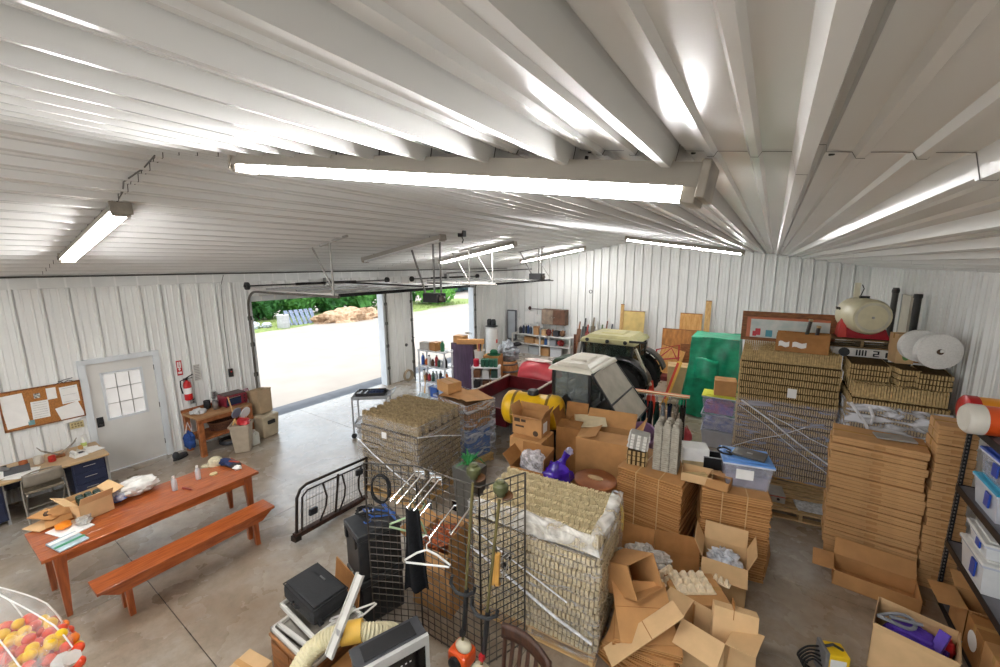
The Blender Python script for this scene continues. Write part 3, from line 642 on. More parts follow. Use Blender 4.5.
# ------------------------------------------------------------------ wooden workbench by the first overhead door
BT2 = .8
BEN = mat('orange_bench_wood', '#a9683a', .55, var=.25, scale=4, stretch=(3, 3, 3), col2='#7a4321')
t = thing('wooden_workbench', 'orange brown wooden workbench with lower shelf beside the first door', 'workbench', (.42, -11.63, 0), R(4))
MB().box((-.33, -.52, BT2-.04), (.33, .5, BT2)).build('bench_top', mat('pale_bench_top', '#b98b5f', .6, var=.2, scale=4), t, bevel=.004)
MB().box((-.3, -.48, .32), (.3, .46, .35)).build('lower_shelf', BEN, t)
for sx in (-1, 1):
    for sy in (-1, 1): MB().cbox((sx*.28, sy*.46-.01, (BT2-.04)/2), (.09, .09, BT2-.04)).build('leg', BEN, t, bevel=.004)
r_ = MB(); r_.box((.26, -.46, BT2-.13), (.3, .46, BT2-.04)); r_.box((-.33, -.53, BT2-.0), (-.3, .5, BT2+.06)); r_.build('rail', BEN, t)
zz = BT2
t = thing('toaster_oven', 'dark red toaster oven on the wooden workbench', 'oven', (.42, -11.35, zz), PI/2+.07)
MB().box((-.22, -.16, .015), (.22, .16, .24)).build('body', pl('#7c2230', .3), t, bevel=.015); MB().box((-.19, -.165, .04), (.09, -.158, .21)).build('glass_door', mat('oven_glass', '#23304a', .1), t)
MB().tube([(-.17, -.18, .2), (.07, -.18, .2)], .008, 6).build('door_handle', CHROME, t)
for z in (.07, .13, .19): MB().lathe([(.016, 0), (.016, .016)], 10, M=Matrix.Translation((.155, -.16, z)) @ Matrix.Rotation(PI/2, 4, 'X')).build('dial', BLACKP, t)
MB().box((-.2, -.14, .24), (.2, .14, .26)).build('top_plate', mat('dusty_brown_top', '#54403e', .5), t)
jug('coffee_pot', 'steel coffee pot standing on the workbench left of the oven', 'pot', (.45, -11.68, zz), .06, .18, STEEL)
jug('glass_carafe', 'dark glass carafe on the workbench behind the steel pot', 'carafe', (.25, -11.76, zz), .065, .17, mat('dark_carafe_glass', '#3a3a3c', .1))
jug('tin_can', 'small tin can at the back of the workbench', 'can', (.25, -11.6, zz), .045, .12, STEEL, False)
t = thing('white_towel', 'crumpled white towel on the left end of the workbench', 'towel', (.4, -11.98, zz), .2); MB().ball((0, 0, .035), (.15, .13, .045), 22, 12, nz=.5, seed=6).build('cloth', cl('#dcdcdc'), t, smooth=True)
t = thing('woven_basket', 'brown woven basket on the lower shelf of the workbench', 'basket', (.42, -11.6, .35), .1)
MB().lathe([(.13, 0), (.17, .02), (.2, .19), (.19, .19), (.16, .03), (0, .02)], 20, sx=1.0, sy=1.25).build('weave', mat('dark_wicker', '#6d4630', .8, var=.3, scale=40, bump=.5), t, smooth=True); MB().tube([(.2*math.cos(a), .25*math.sin(a), .19) for a in [i*PI/12 for i in range(24)]], .012, 6, closed=True).build('rim', mat('wicker_rim', '#80563b', .8), t)
t = thing('blue_gym_bag', 'blue and white bag hanging at the left end of the workbench', 'bag', (.68, -12.26, .28)); MB().ball((0, 0, .12), (.12, .09, .18), 18, 12, nz=.3, seed=12).build('bag_body', cl('#33508f'), t, smooth=True); MB().tube([(0, -.05, .28), (0, 0, .48), (0, .05, .28)], .01, 6).build('strap', cl('#d8dbe0'), t)
t = thing('shop_vacuum_hose_coil', 'coiled dark hose pushed under the workbench', 'hose', (.5, -11.5, .0))
MB().tube([(.2*math.cos(a), .2*math.sin(a), .03+.006*a) for a in [i*PI/8 for i in range(40)]], .02, 8).build('coil', pl('#2b2d33', .5), t, smooth=True)
t = thing('work_boot', 'dark grey shoe on the floor at the left end of the workbench', 'shoe', (.42, -12.38, 0), .4)
MB().ball((.0, .03, .05), (.055, .13, .055), 16, 10).ball((0, -.07, .09), (.05, .06, .08), 14, 9).build('upper', mat('dark_shoe_leather', '#3b3d42', .6, var=.2), t, smooth=True); MB().prism([(.06*math.cos(a), .02+.15*math.sin(a)) for a in [i*PI/8 for i in range(16)]], 0, .025).build('sole', RUBBER, t)
# bins
t = thing('trash_can', 'beige rectangular trash can full of odds and ends before the workbench', 'trash can', (1.1, -11.52, 0), R(52))
BEI = mat('beige_bin_plastic', '#b3a591', .5, var=.08)
MB().frus((0, 0, 0), (.26, .24), (.34, .32), .55).build('bin_body', BEI, t, bevel=.02)
rm = MB(); rm.box((-.185, -.175, .54), (.185, -.155, .585)); rm.box((-.185, .155, .54), (.185, .175, .585)); rm.box((-.185, -.175, .54), (-.165, .175, .585)); rm.box((.165, -.175, .54), (.185, .175, .585)); rm.build('rim', BEI, t)
tag(MB().ball((0, 0, .06), (.16, .11, .07), 20, 10, nz=.35, seed=17).build('red_bag', pl('#c22a31', .35), loc=(1.12, -11.48, .55), smooth=True), 'red plastic bag stuffed in the beige trash can', 'bag')
for i, (dx, dy, cl_, lb) in enumerate(((-.08, -.1, '#7d8799', 'grey round paddle sticking out of the beige trash can'), (.02, .08, '#e4e4e6', 'white round paddle sticking out of the beige trash can'))):
    t = thing('paddle', lb, 'paddle', (1.08+dx, -11.52+dy, .56), rot=(.3*i-.2, .25, .4)); MB().lathe([(0, -.008), (.11, -.008), (.11, .008), (0, .008)], 20, M=Matrix.Translation((0, 0, .25)) @ Matrix.Rotation(PI/2, 4, 'Y')).build('head', pl(cl_, .4), t); MB().tube([(0, 0, .0), (0, 0, .16)], .014, 8).build('grip', PINEV, t)
tag(MB().tube([(.02, -.02, 0), (-.16, -.06, .62)], .013, 8).build('broom_stick', PINEV, loc=(1.05, -11.55, .5)), 'thin wooden stick leaning out of the beige trash can', 'stick')
t = thing('plastic_jug', 'white jug standing behind the beige trash can', 'jug', (.98, -11.25, 0)); MB().frus((0, 0, 0), (.16, .16), (.15, .15), .26).build('jug_body', pl('#d9dcd5', .35), t, bevel=.02); MB().lathe([(.03, .26), (.03, .32)], 12).build('cap', WHITEP, t); MB().tube([(.06, 0, .2), (.1, 0, .27), (.03, 0, .3)], .012, 6).build('handle', pl('#d9dcd5', .35), t)
TAN = mat('tan_tote_plastic', '#b39c7d', .5, var=.1)
t = thing('utility_tub', 'beige square tub stacked under the brown bin by the door jamb', 'tub', (.68, -10.88, 0), R(12))
MB().frus((0, 0, 0), (.36, .36), (.42, .42), .5).build('tub_body', mat('pale_beige_plastic', '#c2b49a', .5, var=.08), t, bevel=.03); MB().box((.19, -.08, .3), (.24, .08, .38)).build('handle', BLACKP, t, bevel=.01)
t = thing('waste_bin', 'brown open waste bin tilted on top of the beige tub', 'bin', (.6, -10.86, .505), rot=(.0, -.12, R(12)))
MB().lathe([(.16, 0), (.19, .4), (.2, .42), (.185, .42), (.155, .02), (0, .02)], 4, M=Matrix.Rotation(PI/4, 4, 'Z') @ Matrix.Scale(1.25, 4)).build('bin_body', TAN, t, bevel=.01)
t = thing('pink_plastic_flowers', 'bunch of dull pink and white ribbons behind the toaster oven', 'ribbons', (.2, -11.0, .8)); MB().ball((0, 0, .1), (.09, .08, .1), 18, 11, nz=.8, seed=31, fs_=5).build('ribbon_bunch', mat('pink_white_ribbon', '#d9c2c8', .7, var=.4, scale=30, col2='#8d4a60'), t, smooth=True)
MB().box((-.09, -.09, 0), (.09, .09, .02)).build('base', TAN, t)
# ------------------------------------------------------------------ wrapped loads of pulp egg trays
WRAP = film_mat('stretch_wrap', '#d6d4d2', .1, .5, 3.2, (1, 1, 5), p0=.44, p1=.75)
WRAPS = film_mat('shiny_stretch_wrap', '#eceef4', .1, .75, 3.0, (1, 1, 3), rough=.14, p0=.42, p1=.7)
WRAPW = film_mat('loose_white_wrap', '#f0efec', .12, .8, 5, (1, 1, 1), rough=.2, p0=.36, p1=.68)
WRAPT = film_mat('twisted_wrap', '#f4f4f6', .55, .95, 8, (1, 1, 1), p0=.3, p1=.6)
def pallet_parts(t, w_, d_, m=None, z=0., name=True):
    m = m or PINE
    for k in range(7): 
        y = -d_/2+.045+k*(d_-.09)/6
        MB().box((-w_/2, y-.045, z+.115), (w_/2, y+.045, z+.135)).build('deck_board', m, t)
    for x in (-w_/2+.04, 0, w_/2-.04): MB().box((x-.02, -d_/2, z+.02), (x+.02, d_/2, z+.115)).build('stringer', m, t)
    for y in (-d_/2+.05, 0, d_/2-.05): MB().box((-w_/2, y-.05, z), (w_/2, y+.05, z+.02)).build('bottom_board', m, t)
def tray_row(w_, d_, z, dh, step, prot, fill=.62, jit=.006):
    mb = MB(); mb.box((-w_/2, -d_/2, z), (w_/2, d_/2, z+dh), 1)  # dark core paints the shade between the protruding cups
    for L, ax, sg in ((w_, 0, -1), (w_, 0, 1), (d_, 1, -1), (d_, 1, 1)):
        n = int(L/step); s = L/n
        for i in range(n):
            c = -L/2+(i+.5)*s; p = prot+random.uniform(-jit, jit); e = s*fill/2
            a, b = z+dh*.1, z+dh*(.86+random.uniform(-.05, .05))
            if ax == 0:
                y0 = sg*d_/2; lo, hi = sorted((y0, y0+sg*p)); mb.box((c-e, lo, a), (c+e, hi, b))
            else:
                x0 = sg*w_/2; lo, hi = sorted((x0, x0+sg*p)); mb.box((lo, c-e, a), (hi, c+e, b))
    return mb
def wrap_skirt(t, w_, d_, z0, z1, m, bulge=.03, name='stretch_wrap', amp=.012):
    def fn(u, v):
        P = 2*(w_+d_); s = u*P; hw, hd = w_/2+bulge, d_/2+bulge
        if s < w_: x, y, nx, ny = -hw+2*hw*s/w_, -hd, 0, -1
        elif s < w_+d_: x, y, nx, ny = hw, -hd+2*hd*(s-w_)/d_, 1, 0
        elif s < 2*w_+d_: x, y, nx, ny = hw-2*hw*(s-w_-d_)/w_, hd, 0, 1
        else: x, y, nx, ny = -hw, hd-2*hd*(s-2*w_-d_)/d_, -1, 0
        k = amp*noise.noise(Vector((x*5, y*5, v*9+w_)))
        return (x+nx*k, y+ny*k, z0+(z1-z0)*v)
    return MB().grid(fn, 64, 18).build(name, m, t, smooth=True)
def tray_load(label, loc, rz, w_, d_, h_, n, mats, step=.032, prot=.022, strips=7, tooth=.03, group='wrapped pallet loads of egg trays', wrap=None, fill=.62, zw=(.1, 1.), top=True):
    t = thing('egg_tray_pallet', label, 'pallet of egg trays', loc, rz, group)
    pallet_parts(t, w_, d_)
    dh = (h_-.135-(.2 if top else 0))/n
    for k in range(n):
        ox, oy = random.uniform(-.008, .008), random.uniform(-.008, .008)
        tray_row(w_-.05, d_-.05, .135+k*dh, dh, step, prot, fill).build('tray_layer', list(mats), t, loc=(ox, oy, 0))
    if top:
        sw = (d_-.04)/strips
        for k in range(strips):
            mb = MB(); y = -d_/2+.02+(k+.5)*sw; m_ = int((w_-.04)/tooth); s = (w_-.04)/m_
            mb.box((-w_/2+.02, y-sw*.47, h_-.23), (w_/2-.02, y+sw*.47, h_-.2), 1)
            for i in range(m_):
                mb.frus((-w_/2+.02+(i+.5)*s, y+random.uniform(-.004, .004), h_-.2), (s*.84, sw*.52), (s*.7, sw*.4), .2+random.uniform(-.006, .01))
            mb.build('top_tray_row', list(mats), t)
    if wrap: wrap_skirt(t, w_, d_, h_*zw[0], h_*zw[1], wrap)
    return t
def strand(t, pts, r=.012, name='wrap_strand'): return MB().tube(pts, r, 6).build(name, WRAPT, t, smooth=True)
# load by the doors: brown trays, fully wrapped
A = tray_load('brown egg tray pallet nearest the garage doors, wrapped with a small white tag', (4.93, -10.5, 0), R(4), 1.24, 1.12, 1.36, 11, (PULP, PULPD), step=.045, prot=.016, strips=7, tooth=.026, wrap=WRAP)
MB().cbox((-.02, -.598, 1.1), (.1, .004, .1)).build('paper_tag', PAPER, A)
strand(A, [(-.62, -.6, .92), (-.3, -.605, .74), (.1, -.6, .55), (.62, -.6, .35)], .01)
strand(A, [(.655, -.58, 1.2), (.66, -.1, 1.05), (.655, .5, .82)], .01)
# load B behind it: blue base, brown trays above, cardboard on top
B = thing('wrapped_mixed_pallet', 'wrapped pallet of brown cartons over a blue drum, topped with loose cardboard', 'pallet load', (5.03, -9.25, 0), R(-12), 'wrapped pallet loads of egg trays')
pallet_parts(B, .98, .64)
MB().box((-.45, -.29, .135), (.45, .29, .72)).build('blue_base', mat('blue_tarp_sheet', '#2f62a6', .35, var=.2, scale=6, bump=.3), B, bevel=.04)
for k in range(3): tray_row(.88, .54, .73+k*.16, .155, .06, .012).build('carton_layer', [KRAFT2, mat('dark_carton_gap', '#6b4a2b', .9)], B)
for k, (x, y, a, z) in enumerate(((-.1, .0, .1, 1.215), (.2, .05, -.12, 1.235))):
    MB().grid(lambda u, v: ((u-.5)*.55, (v-.5)*.6, .03*math.sin(2*u+3*v)), 8, 6).build('loose_cardboard', KRAFT, B, loc=(x, y, z+.03), rz=a, solid=.008)
wrap_skirt(B, .92, .6, .2, 1.24, WRAPS, .05)
carton('plain brown carton sitting on the cardboard behind the brown egg tray pallet', (4.72, -9.3, 1.3), (.42, .3, .2), R(-18), KRAFT)
carton('small tan carton lying beside the blue jugs near the door shelf', (4.3, -8.7, 0), (.5, .4, .95), R(20), KRAFT3)
# load C: cream trays in the foreground
Cc = tray_load('cream egg tray pallet in the foreground behind the wire display grid', (7.98, -11.5, 0), R(5), 1.32, .84, 1.31, 12, (PULPC, PULPCD), step=.042, prot=.03, strips=6, tooth=.024, wrap=WRAP, fill=.7, zw=(.06, .96))
def edge_film(t, pts, wd, drop, seed, n=40):   # film drooping over the top edge
    P = [Vector(p) for p in pts]
    def fn(u, v):
        s = u*(len(P)-1); i = min(int(s), len(P)-2); p = P[i].lerp(P[i+1], s-i)
        q = p.copy(); c = Vector((0, 0, p.z)); out = (Vector((p.x, p.y, 0))).normalized()
        k = noise.noise(Vector((u*9, v*4, seed)))*.03
        if v < .35: q -= out*wd*(1-v/.35); q.z += .02+k
        else: q += out*(.012+k*.6); q.z -= drop*(v-.35)/.65*(1+.5*noise.noise(Vector((u*6, seed, 0))))
        return q
    return MB().grid(fn, n, 14).build('loose_film_edge', WRAPW, t, smooth=True)
edge_film(Cc, [(-.68, -.44, 1.31), (0, -.46, 1.32), (.66, -.45, 1.31), (.69, 0, 1.31), (.67, .43, 1.32)], .1, .12, 2.2)
strand(Cc, [(-.66, -.47, .82), (-.1, -.48, .6), (.3, -.48, .42), (.64, -.47, .3)], .014)
strand(Cc, [(-.66, -.47, 1.05), (-.2, -.475, .86), (.4, -.47, .62)], .008)
# ------------------------------------------------------------------ wheeled tool cart by the doors
t = thing('tool_cart', 'grey metal cart with black tools on top behind the brown egg tray pallet', 'cart', (2.62, -9.5, 0), R(40))
for z in (.25, .86):
    s = MB(); s.box((-.36, -.24, z), (.36, .24, z+.02)); s.box((-.37, -.25, z), (.37, -.24, z+.07)); s.box((-.37, .24, z), (.37, .25, z+.07)); s.box((-.37, -.25, z), (-.36, .25, z+.07)); s.box((.36, -.25, z), (.37, .25, z+.07))
    s.build('shelf_tray', mat('silver_cart_enamel', '#a9abad', .35, .4, var=.08), t)
for sx in (-1, 1):
    for sy in (-1, 1):
        MB().box((sx*.36-.015, sy*.24-.015, .1), (sx*.36+.015, sy*.24+.015, .93)).build('leg', mat('silver_cart_enamel', '#a9abad', .35), t)
        MB().lathe([(0, -.02), (.055, -.02), (.055, .02), (0, .02)], 14, M=Matrix.Translation((sx*.36, sy*.24, .056)) @ Matrix.Rotation(PI/2, 4, 'X')).build('wheel', RUBBER, t)
MB().tube([(.37, -.2, .9), (.5, -.2, .98), (.5, .2, .98), (.37, .2, .9)], .014, 8).build('push_handle', STEEL, t, smooth=True)
t = thing('tool_tray', 'black plastic tray of tools and blue cloth on the grey cart', 'tray', (2.62, -9.5, .88), R(40))
b = MB(); b.box((-.3, -.18, 0), (.3, .18, .03)); b.box((-.3, -.18, .03), (.3, -.16, .1)); b.box((-.3, .16, .03), (.3, .18, .1)); b.build('tray', BLACKP, t, bevel=.006)
MB().ball((.12, 0, .07), (.16, .13, .05), 18, 9, nz=.5, seed=40).build('blue_cloth', cl('#2b3550'), t, smooth=True)
for k in range(5): MB().tube([(-.26+k*.06, -.12, .06), (-.22+k*.06, .12, .07)], .014, 6).build('tool', [STEEL, mat('tool_grip_black', '#232323', .6)][k % 2], t)
t = thing('blue_spray_jugs', 'pale blue and white jugs clustered beside the cart and the bottle shelf', 'jugs', (3.45, -8.75, 0), .4)
MB().frus((0, 0, 0), (.3, .3), (.26, .26), .55).build('jug_body', pl('#3a5f9d', .4), t, bevel=.03)
MB().ball((0, 0, .68), (.18, .15, .2), 18, 11, nz=.4, seed=14).build('white_bag', mat('pale_blue_plastic_bag', '#cfe0ea', .25, var=.2, scale=12), t, smooth=True)
MB().tube([(.02, .02, .8), (.06, .0, 1.1), (.04, .03, 1.28)], [.02, .012, .022], 8).build('brush_handle', PINEV, t)
# ------------------------------------------------------------------ leaning wire mesh gate
IRON = mat('dark_rusted_iron', '#33271f', .6, .4, var=.3, scale=20)
t = thing('ramp_gate', 'black wire mesh ramp gate leaning on its edge against the egg tray pallet', 'gate', (4.66, -11.85, 0), rot=(0, R(6), R(-83)+PI/2+PI/2))
def gate_local():
    L, h = .62, .72
    f = MB(); f.tube([(-L, 0, .06), (-L, 0, h-.14), (-L+.05, 0, h-.04), (-L+.14, 0, h), (L, 0, h)], .02, 8)
    f.tube([(-L+.08, 0, .1), (-L+.08, 0, h-.16), (-L+.16, 0, h-.09), (L, 0, h-.09)], .012, 8); f.tube([(L, 0, .06), (L, 0, h)], .02, 8)
    f.build('frame', IRON, t, smooth=True)
    MB().box((-L-.03, -.04, .04), (L, .04, .1)).build('bottom_beam', mat('rusty_beam', '#4c3226', .7, .3, var=.3, scale=20), t)
    MB().box((-L-.05, -.05, 0), (-L+.04, .05, .07)).build('foot', IRON, t)
    g = MB(); n = 22
    for k in range(n): x = -L+.1+k*(2*L-.14)/n; g.tube([(x, .0, .1), (x, .0, h-.07)], .003, 4)
    for k in range(5): z = .16+k*.11; g.tube([(-L+.06, 0, z), (L, 0, z)], .003, 4)
    g.build('wire_mesh', mat('grey_wire', '#6f6a63', .5, .6), t)
    for x, c in ((-.22, .1), (.12, .09), (.5, -.08)): MB().tube([(x-c*.4, -.012, .09), (x+c*.6, -.012, .28), (x+c*.7, -.012, .42), (x, -.012, .64)], .013, 6).build('curved_brace', IRON, t, smooth=True)
    MB().tube([(.02, 0, .09), (.06, 0, .66)], .017, 6).build('straight_brace', IRON, t)
    for x, z in ((-.38, .3), (.45, .55)): MB().cbox((x, -.02, z), (.12, .05, .09), 0).build('latch_box', mat('dark_latch', '#22252b', .5), t, bevel=.01); 
gate_local()
# ------------------------------------------------------------------ black road cases
def road_case(label, z, rz=0):
    t = thing('transport_case', label, 'case', (6.43, -12.5, z), R(-16)+rz, 'stacked black cases')
    MB().box((-.19, -.23, .0), (.19, .23, .44)).build('case_body', mat('black_case_plastic', '#2a2b2d', .45, var=.15, scale=14), t, bevel=.02)
    MB().box((-.2, -.24, .44), (.2, .24, .52)).build('lid', mat('black_case_lid', '#343639', .4, var=.15, scale=14), t, bevel=.015)
    for x in (-.12, .12): MB().box((x-.025, -.25, .36), (x+.025, -.23, .47)).build('latch', BLACK, t)
    for zz in (.08, .3): MB().box((-.215, -.05, zz), (-.19, .05, zz+.08)).build('hinge', BLACK, t, bevel=.004)
    return t
road_case('lower black plastic case of the two stacked by the wire grid', 0)
road_case('upper black plastic case with hangers on its lid, stacked by the wire grid', .525)
def hanger(label, loc, rot, m, name='coat_hanger'):
    t = thing(name, label, 'hanger', loc, rot=rot)
    MB().tube([(0, 0, .1), (-.09, 0, .06), (-.2, 0, -.02), (-.19, 0, -.04), (0, 0, -.04), (.19, 0, -.04), (.2, 0, -.02), (.09, 0, .06)], .009, 7, closed=True).build('shoulder_bar', m, t, smooth=True)
    MB().tube([(0, 0, .1), (0, 0, .15), (.03, 0, .18), (.03, 0, .22), (0, 0, .235), (-.03, 0, .215)], .005, 6).build('hook', m if name == 'coat_hanger' else STEEL, t, smooth=True)
    return t
BLUEH = mat('blue_hanger_plastic', '#2f5fb0', .35)
hanger('blue plastic coat hanger lying on the upper black case', (6.42, -12.42, 1.075), (R(84), 0, R(20)), BLUEH)
hanger('second blue coat hanger propped up on the upper black case by the grid', (6.55, -12.38, 1.12), (R(35), 0, R(-20)), BLUEH)
t = thing('cable_coil', 'coil of black cable with a blue plug on the upper black case', 'cable', (6.31, -12.5, 1.055))
MB().tube([((.07+.012*(i % 3))*math.cos(i*.5), (.07+.012*(i % 3))*math.sin(i*.5), .012+.0012*i) for i in range(42)], .009, 6).build('coil', RUBBER, t, smooth=True)
MB().tube([(.05, 0, .03), (.1, .05, .06)], .016, 8).build('plug', BLUEH, t)
# ------------------------------------------------------------------ wire display grid with hooks
GRIDM = mat('grey_grid_wire', '#5d5852', .35, .7, var=.15)
g_root = thing('gridwall_display', 'tall zigzag wire grid display rack in front of the cream egg trays', 'display rack', (7.1, -12.48, 0))
pa, pb, pc, pd = (-.46, -.23), (0, 0), (.72, .03), (.92, .46)
for (x0, y0), (x1, y1) in ((pa, pb), (pb, pc), (pc, pd)):
    d = Vector((x1-x0, y1-y0, 0)); L = d.length; n = max(2, round(L/.076)); mb = MB(); ZT = 1.83
    for k in range(n+1):
        p = Vector((x0, y0, 0))+d*k/n; r_ = .009 if k in (0, n) else .0045
        mb.tube([(p.x, p.y, .02), (p.x, p.y, ZT)], r_, 5)
    for k in range(25):
        z = .04+k*(ZT-.04)/24; mb.tube([(x0, y0, z), (x1, y1, z)], 0.008 if k in (0, 24) else .0045, 5)
    mb.build('grid_panel', GRIDM, g_root)
def faceout(label, x, y, z, dy=-.3, dz=-.16, dx=-.03):
    t = thing('display_hook', label, 'hook', (x, y, z), group='chrome hooks on the wire grid')
    MB().tube([(0, 0, .0), (dx, dy, dz), (dx*1.02, dy*1.02, dz+.03)], .0085, 7).build('arm', CHROME, t, smooth=True)
    MB().box((-.03, -.012, -.05), (.03, 0, .04)).build('bracket', CHROME, t)
hk = 'chrome hook arm on the top of the wire grid, '
faceout(hk+'farthest left', 7.13, -12.5, 1.80)
faceout(hk+'second from the left', 7.21, -12.5, 1.80)
faceout(hk+'third from the left', 7.33, -12.49, 1.80)
faceout(hk+'fourth from the left', 7.41, -12.49, 1.80)
faceout('chrome hook arm midway up the wire grid holding the white hanger', 7.57, -12.48, 1.60)
faceout('chrome hook arm near the olive trimmer head on the wire grid', 7.80, -12.47, 1.72)
faceout('small chrome hook low on the wire grid by the black cloth', 7.28, -12.49, 1.52, -.2, -.12)
hanger('white plastic coat hanger hanging on the wire grid', (7.52, -12.79, 1.235), (0, 0, R(25)), WHITEP)
t = thing('black_apron', 'narrow black cloth hanging from the wire grid', 'cloth', (7.36, -12.78, .86), R(30))
MB().grid(lambda u, v: ((u-.5)*(.12+.09*(1-v)), .035*math.sin(u*9+v*2)*(1-.5*v), .78*v), 18, 22).build('fabric', cl('#17181b'), t, smooth=True, solid=.012)
MB().tube([(-.02, 0, .77), (.0, .0, .9), (.03, 0, .77)], .006, 6).build('strap', cl('#4c5c4a'), t)
hanger('pale green hanger hooked above the black cloth', (7.27, -12.74, 1.42), (0, R(35), R(70)), pl('#a9c39a', .4))
def prong(label, loc):
    t = thing('u_shaped_hook', label, 'hook', loc)
    MB().tube([(0, 0, .03), (.02, -.16, .0), (.1, -.22, .0), (.13, -.2, .0), (.06, -.02, .03)], .007, 6).build('loop', CHROME, t, smooth=True); MB().box((-.02, 0, -.01), (.08, .012, .05)).build('bracket', CHROME, t)
prong('chrome U shaped hook sticking out right of the wood block on the grid', (7.93, -12.24, 1.07))
prong('second chrome U shaped hook just below the first on the grid', (7.91, -12.27, 1.0))
t = thing('wooden_block', 'yellow wooden block hanging upright on the right part of the wire grid', 'wood block', (7.98, -12.45, .98), rot=(0, R(2), .3)); MB().box((-.035, -.02, 0), (.035, .02, .3)).build('block', mat('yellow_pine_block', '#d9a24e', .5, var=.2, stretch=(9, 9, 1.5), scale=4), t, bevel=.004)
MB().tube([(0, -.0, .3), (0, .0, .36)], .004, 5).build('cord_loop', BLACK, t)
def trimmer(label, top, bot, eng, second=False):
    t = thing('string_trimmer', label, 'string trimmer', bot)
    v = Vector(top)-Vector(bot); OL = mat('olive_trimmer_plastic', '#4f5230', .45, var=.15)
    MB().tube([(0, 0, .1), v*.94], .013, 8).build('shaft', mat('brass_green_shaft', '#7d7448', .4, .5, var=.2), t)
    z = v.z
    MB().lathe([(.02, -.08), (.035, -.07), (.035, -.04), (.058, -.03), (.062, 0), (.058, .02), (.036, .035), (.034, .05), (.0, .055)], 18, c=(v.x, v.y, v.z)).build('cutting_head', OL, t, smooth=True)
    MB().grid(lambda a, b: (v.x+.08*b*math.cos(a*2.4-.6)+.02, v.y+.08*b*math.sin(a*2.4-.6), v.z-.1+.04*b), 8, 3).build('guard', mat('orange_brown_guard', '#6b4526', .5), t, solid=.006)
    e = MB(); e.box((-.1, -.09, 0), (.1, .09, .15)); e.build('engine_housing', pl(eng, .35), t, bevel=.03)
    MB().lathe([(.06, -.02), (.065, 0), (.06, .02), (.02, .03)], 14, M=Matrix.Translation((0, -.1, .07)) @ Matrix.Rotation(PI/2, 4, 'X')).build('starter_cover', BLACKP, t)
    MB().ball((.02, .0, .18), (.08, .06, .05), 14, 9).build('air_filter', mat('cream_filter_cover', '#d6cdb2', .4), t, smooth=True)
    MB().box((-.12, .03, .0), (-.04, .1, .09)).build('fuel_tank', mat('milky_tank', '#dedcd0', .3), t, bevel=.02)
    gp = v*.17; MB().tube([gp, v*.4], .022, 8).build('grip', BLACKP, t)
    h = v*.42; MB().tube([(h.x-.12, h.y-.05, h.z+.07), (h.x-.13, h.y-.06, h.z-.0), (h.x-.06, h.y-.07, h.z-.05), (h.x+.03, h.y-.05, h.z-.05), (h.x+.1, h.y-.03, h.z+.0), (h.x+.11, h.y-.03, h.z+.05)], .015, 8).build('loop_handle', BLACKP, t, smooth=True)
    MB().box((gp.x-.02, gp.y-.04, gp.z-.02), (gp.x+.02, gp.y+.0, gp.z+.03)).build('trigger', pl('#c3252b' if second else '#1e1e20', .4), t)
trimmer('olive headed string trimmer with an orange engine standing on the wire grid', (7.83, -12.53, 2.03), (7.73, -12.62, .2), '#e2561e')
trimmer('second string trimmer, cream engine and red trigger, right of the orange one', (8.13, -12.58, 2.0), (7.99, -12.7, .19), '#cfc7ae', True)
t = thing('wire_coil', 'coil of black cable hung at the top left of the wire grid', 'cable', (6.83, -12.66, 1.62), R(25)); MB().tube([(.09*math.cos(i*.42)*(1+.1*math.sin(i)), -.02-.0008*i, .14*math.sin(i*.42)) for i in range(46)], .008, 6).build('coil', RUBBER, t, smooth=True); MB().tube([(0, -.01, .14), (0, .0, .2)], .005, 5).build('tie', RUBBER, t)
# goods seen through the grid
t = open_carton('open carton with orange netting behind the left of the wire grid', (6.95, -11.98, 0), (.5, .5, .75), .1, KRAFT, flaps=(150, 5, 110, 70), fl=.2)
tag(MB().ball((0, 0, .1), (.2, .2, .12), 20, 12, nz=.5, seed=33).build('netting_bundle', mat('orange_netting', '#b45a2a', .8, var=.4, scale=30, bump=.6), loc=(6.95, -11.98, .6), smooth=True), 'bundle of orange netting inside the open carton behind the grid', 'netting')
t = thing('green_plant_tray', 'tray of green plastic leaves between the wrapped pallets', 'plants', (6.35, -10.75, .0)); MB().frus((0, 0, 0), (.3, .25), (.4, .32), .85).build('tub', mat('grey_tub', '#5c5a55', .6), t, bevel=.01)
lf = MB()
for k in range(26):
    a = random.uniform(0, 6.28); L = random.uniform(.12, .3); lf.add([(0.02*math.cos(a+1.5), .02*math.sin(a+1.5), .85), (L*math.cos(a)*.6+.025*math.cos(a+1.5), L*math.sin(a)*.6, .95), (L*math.cos(a), L*math.sin(a), .9+random.uniform(-.05, .1)), (L*math.cos(a)*.6, L*math.sin(a)*.6+.03, .95)], [(0, 1, 2, 3)])
lf.build('leaves', mat('green_leaf_plastic', '#2f9a4d', .5, var=.25), t)
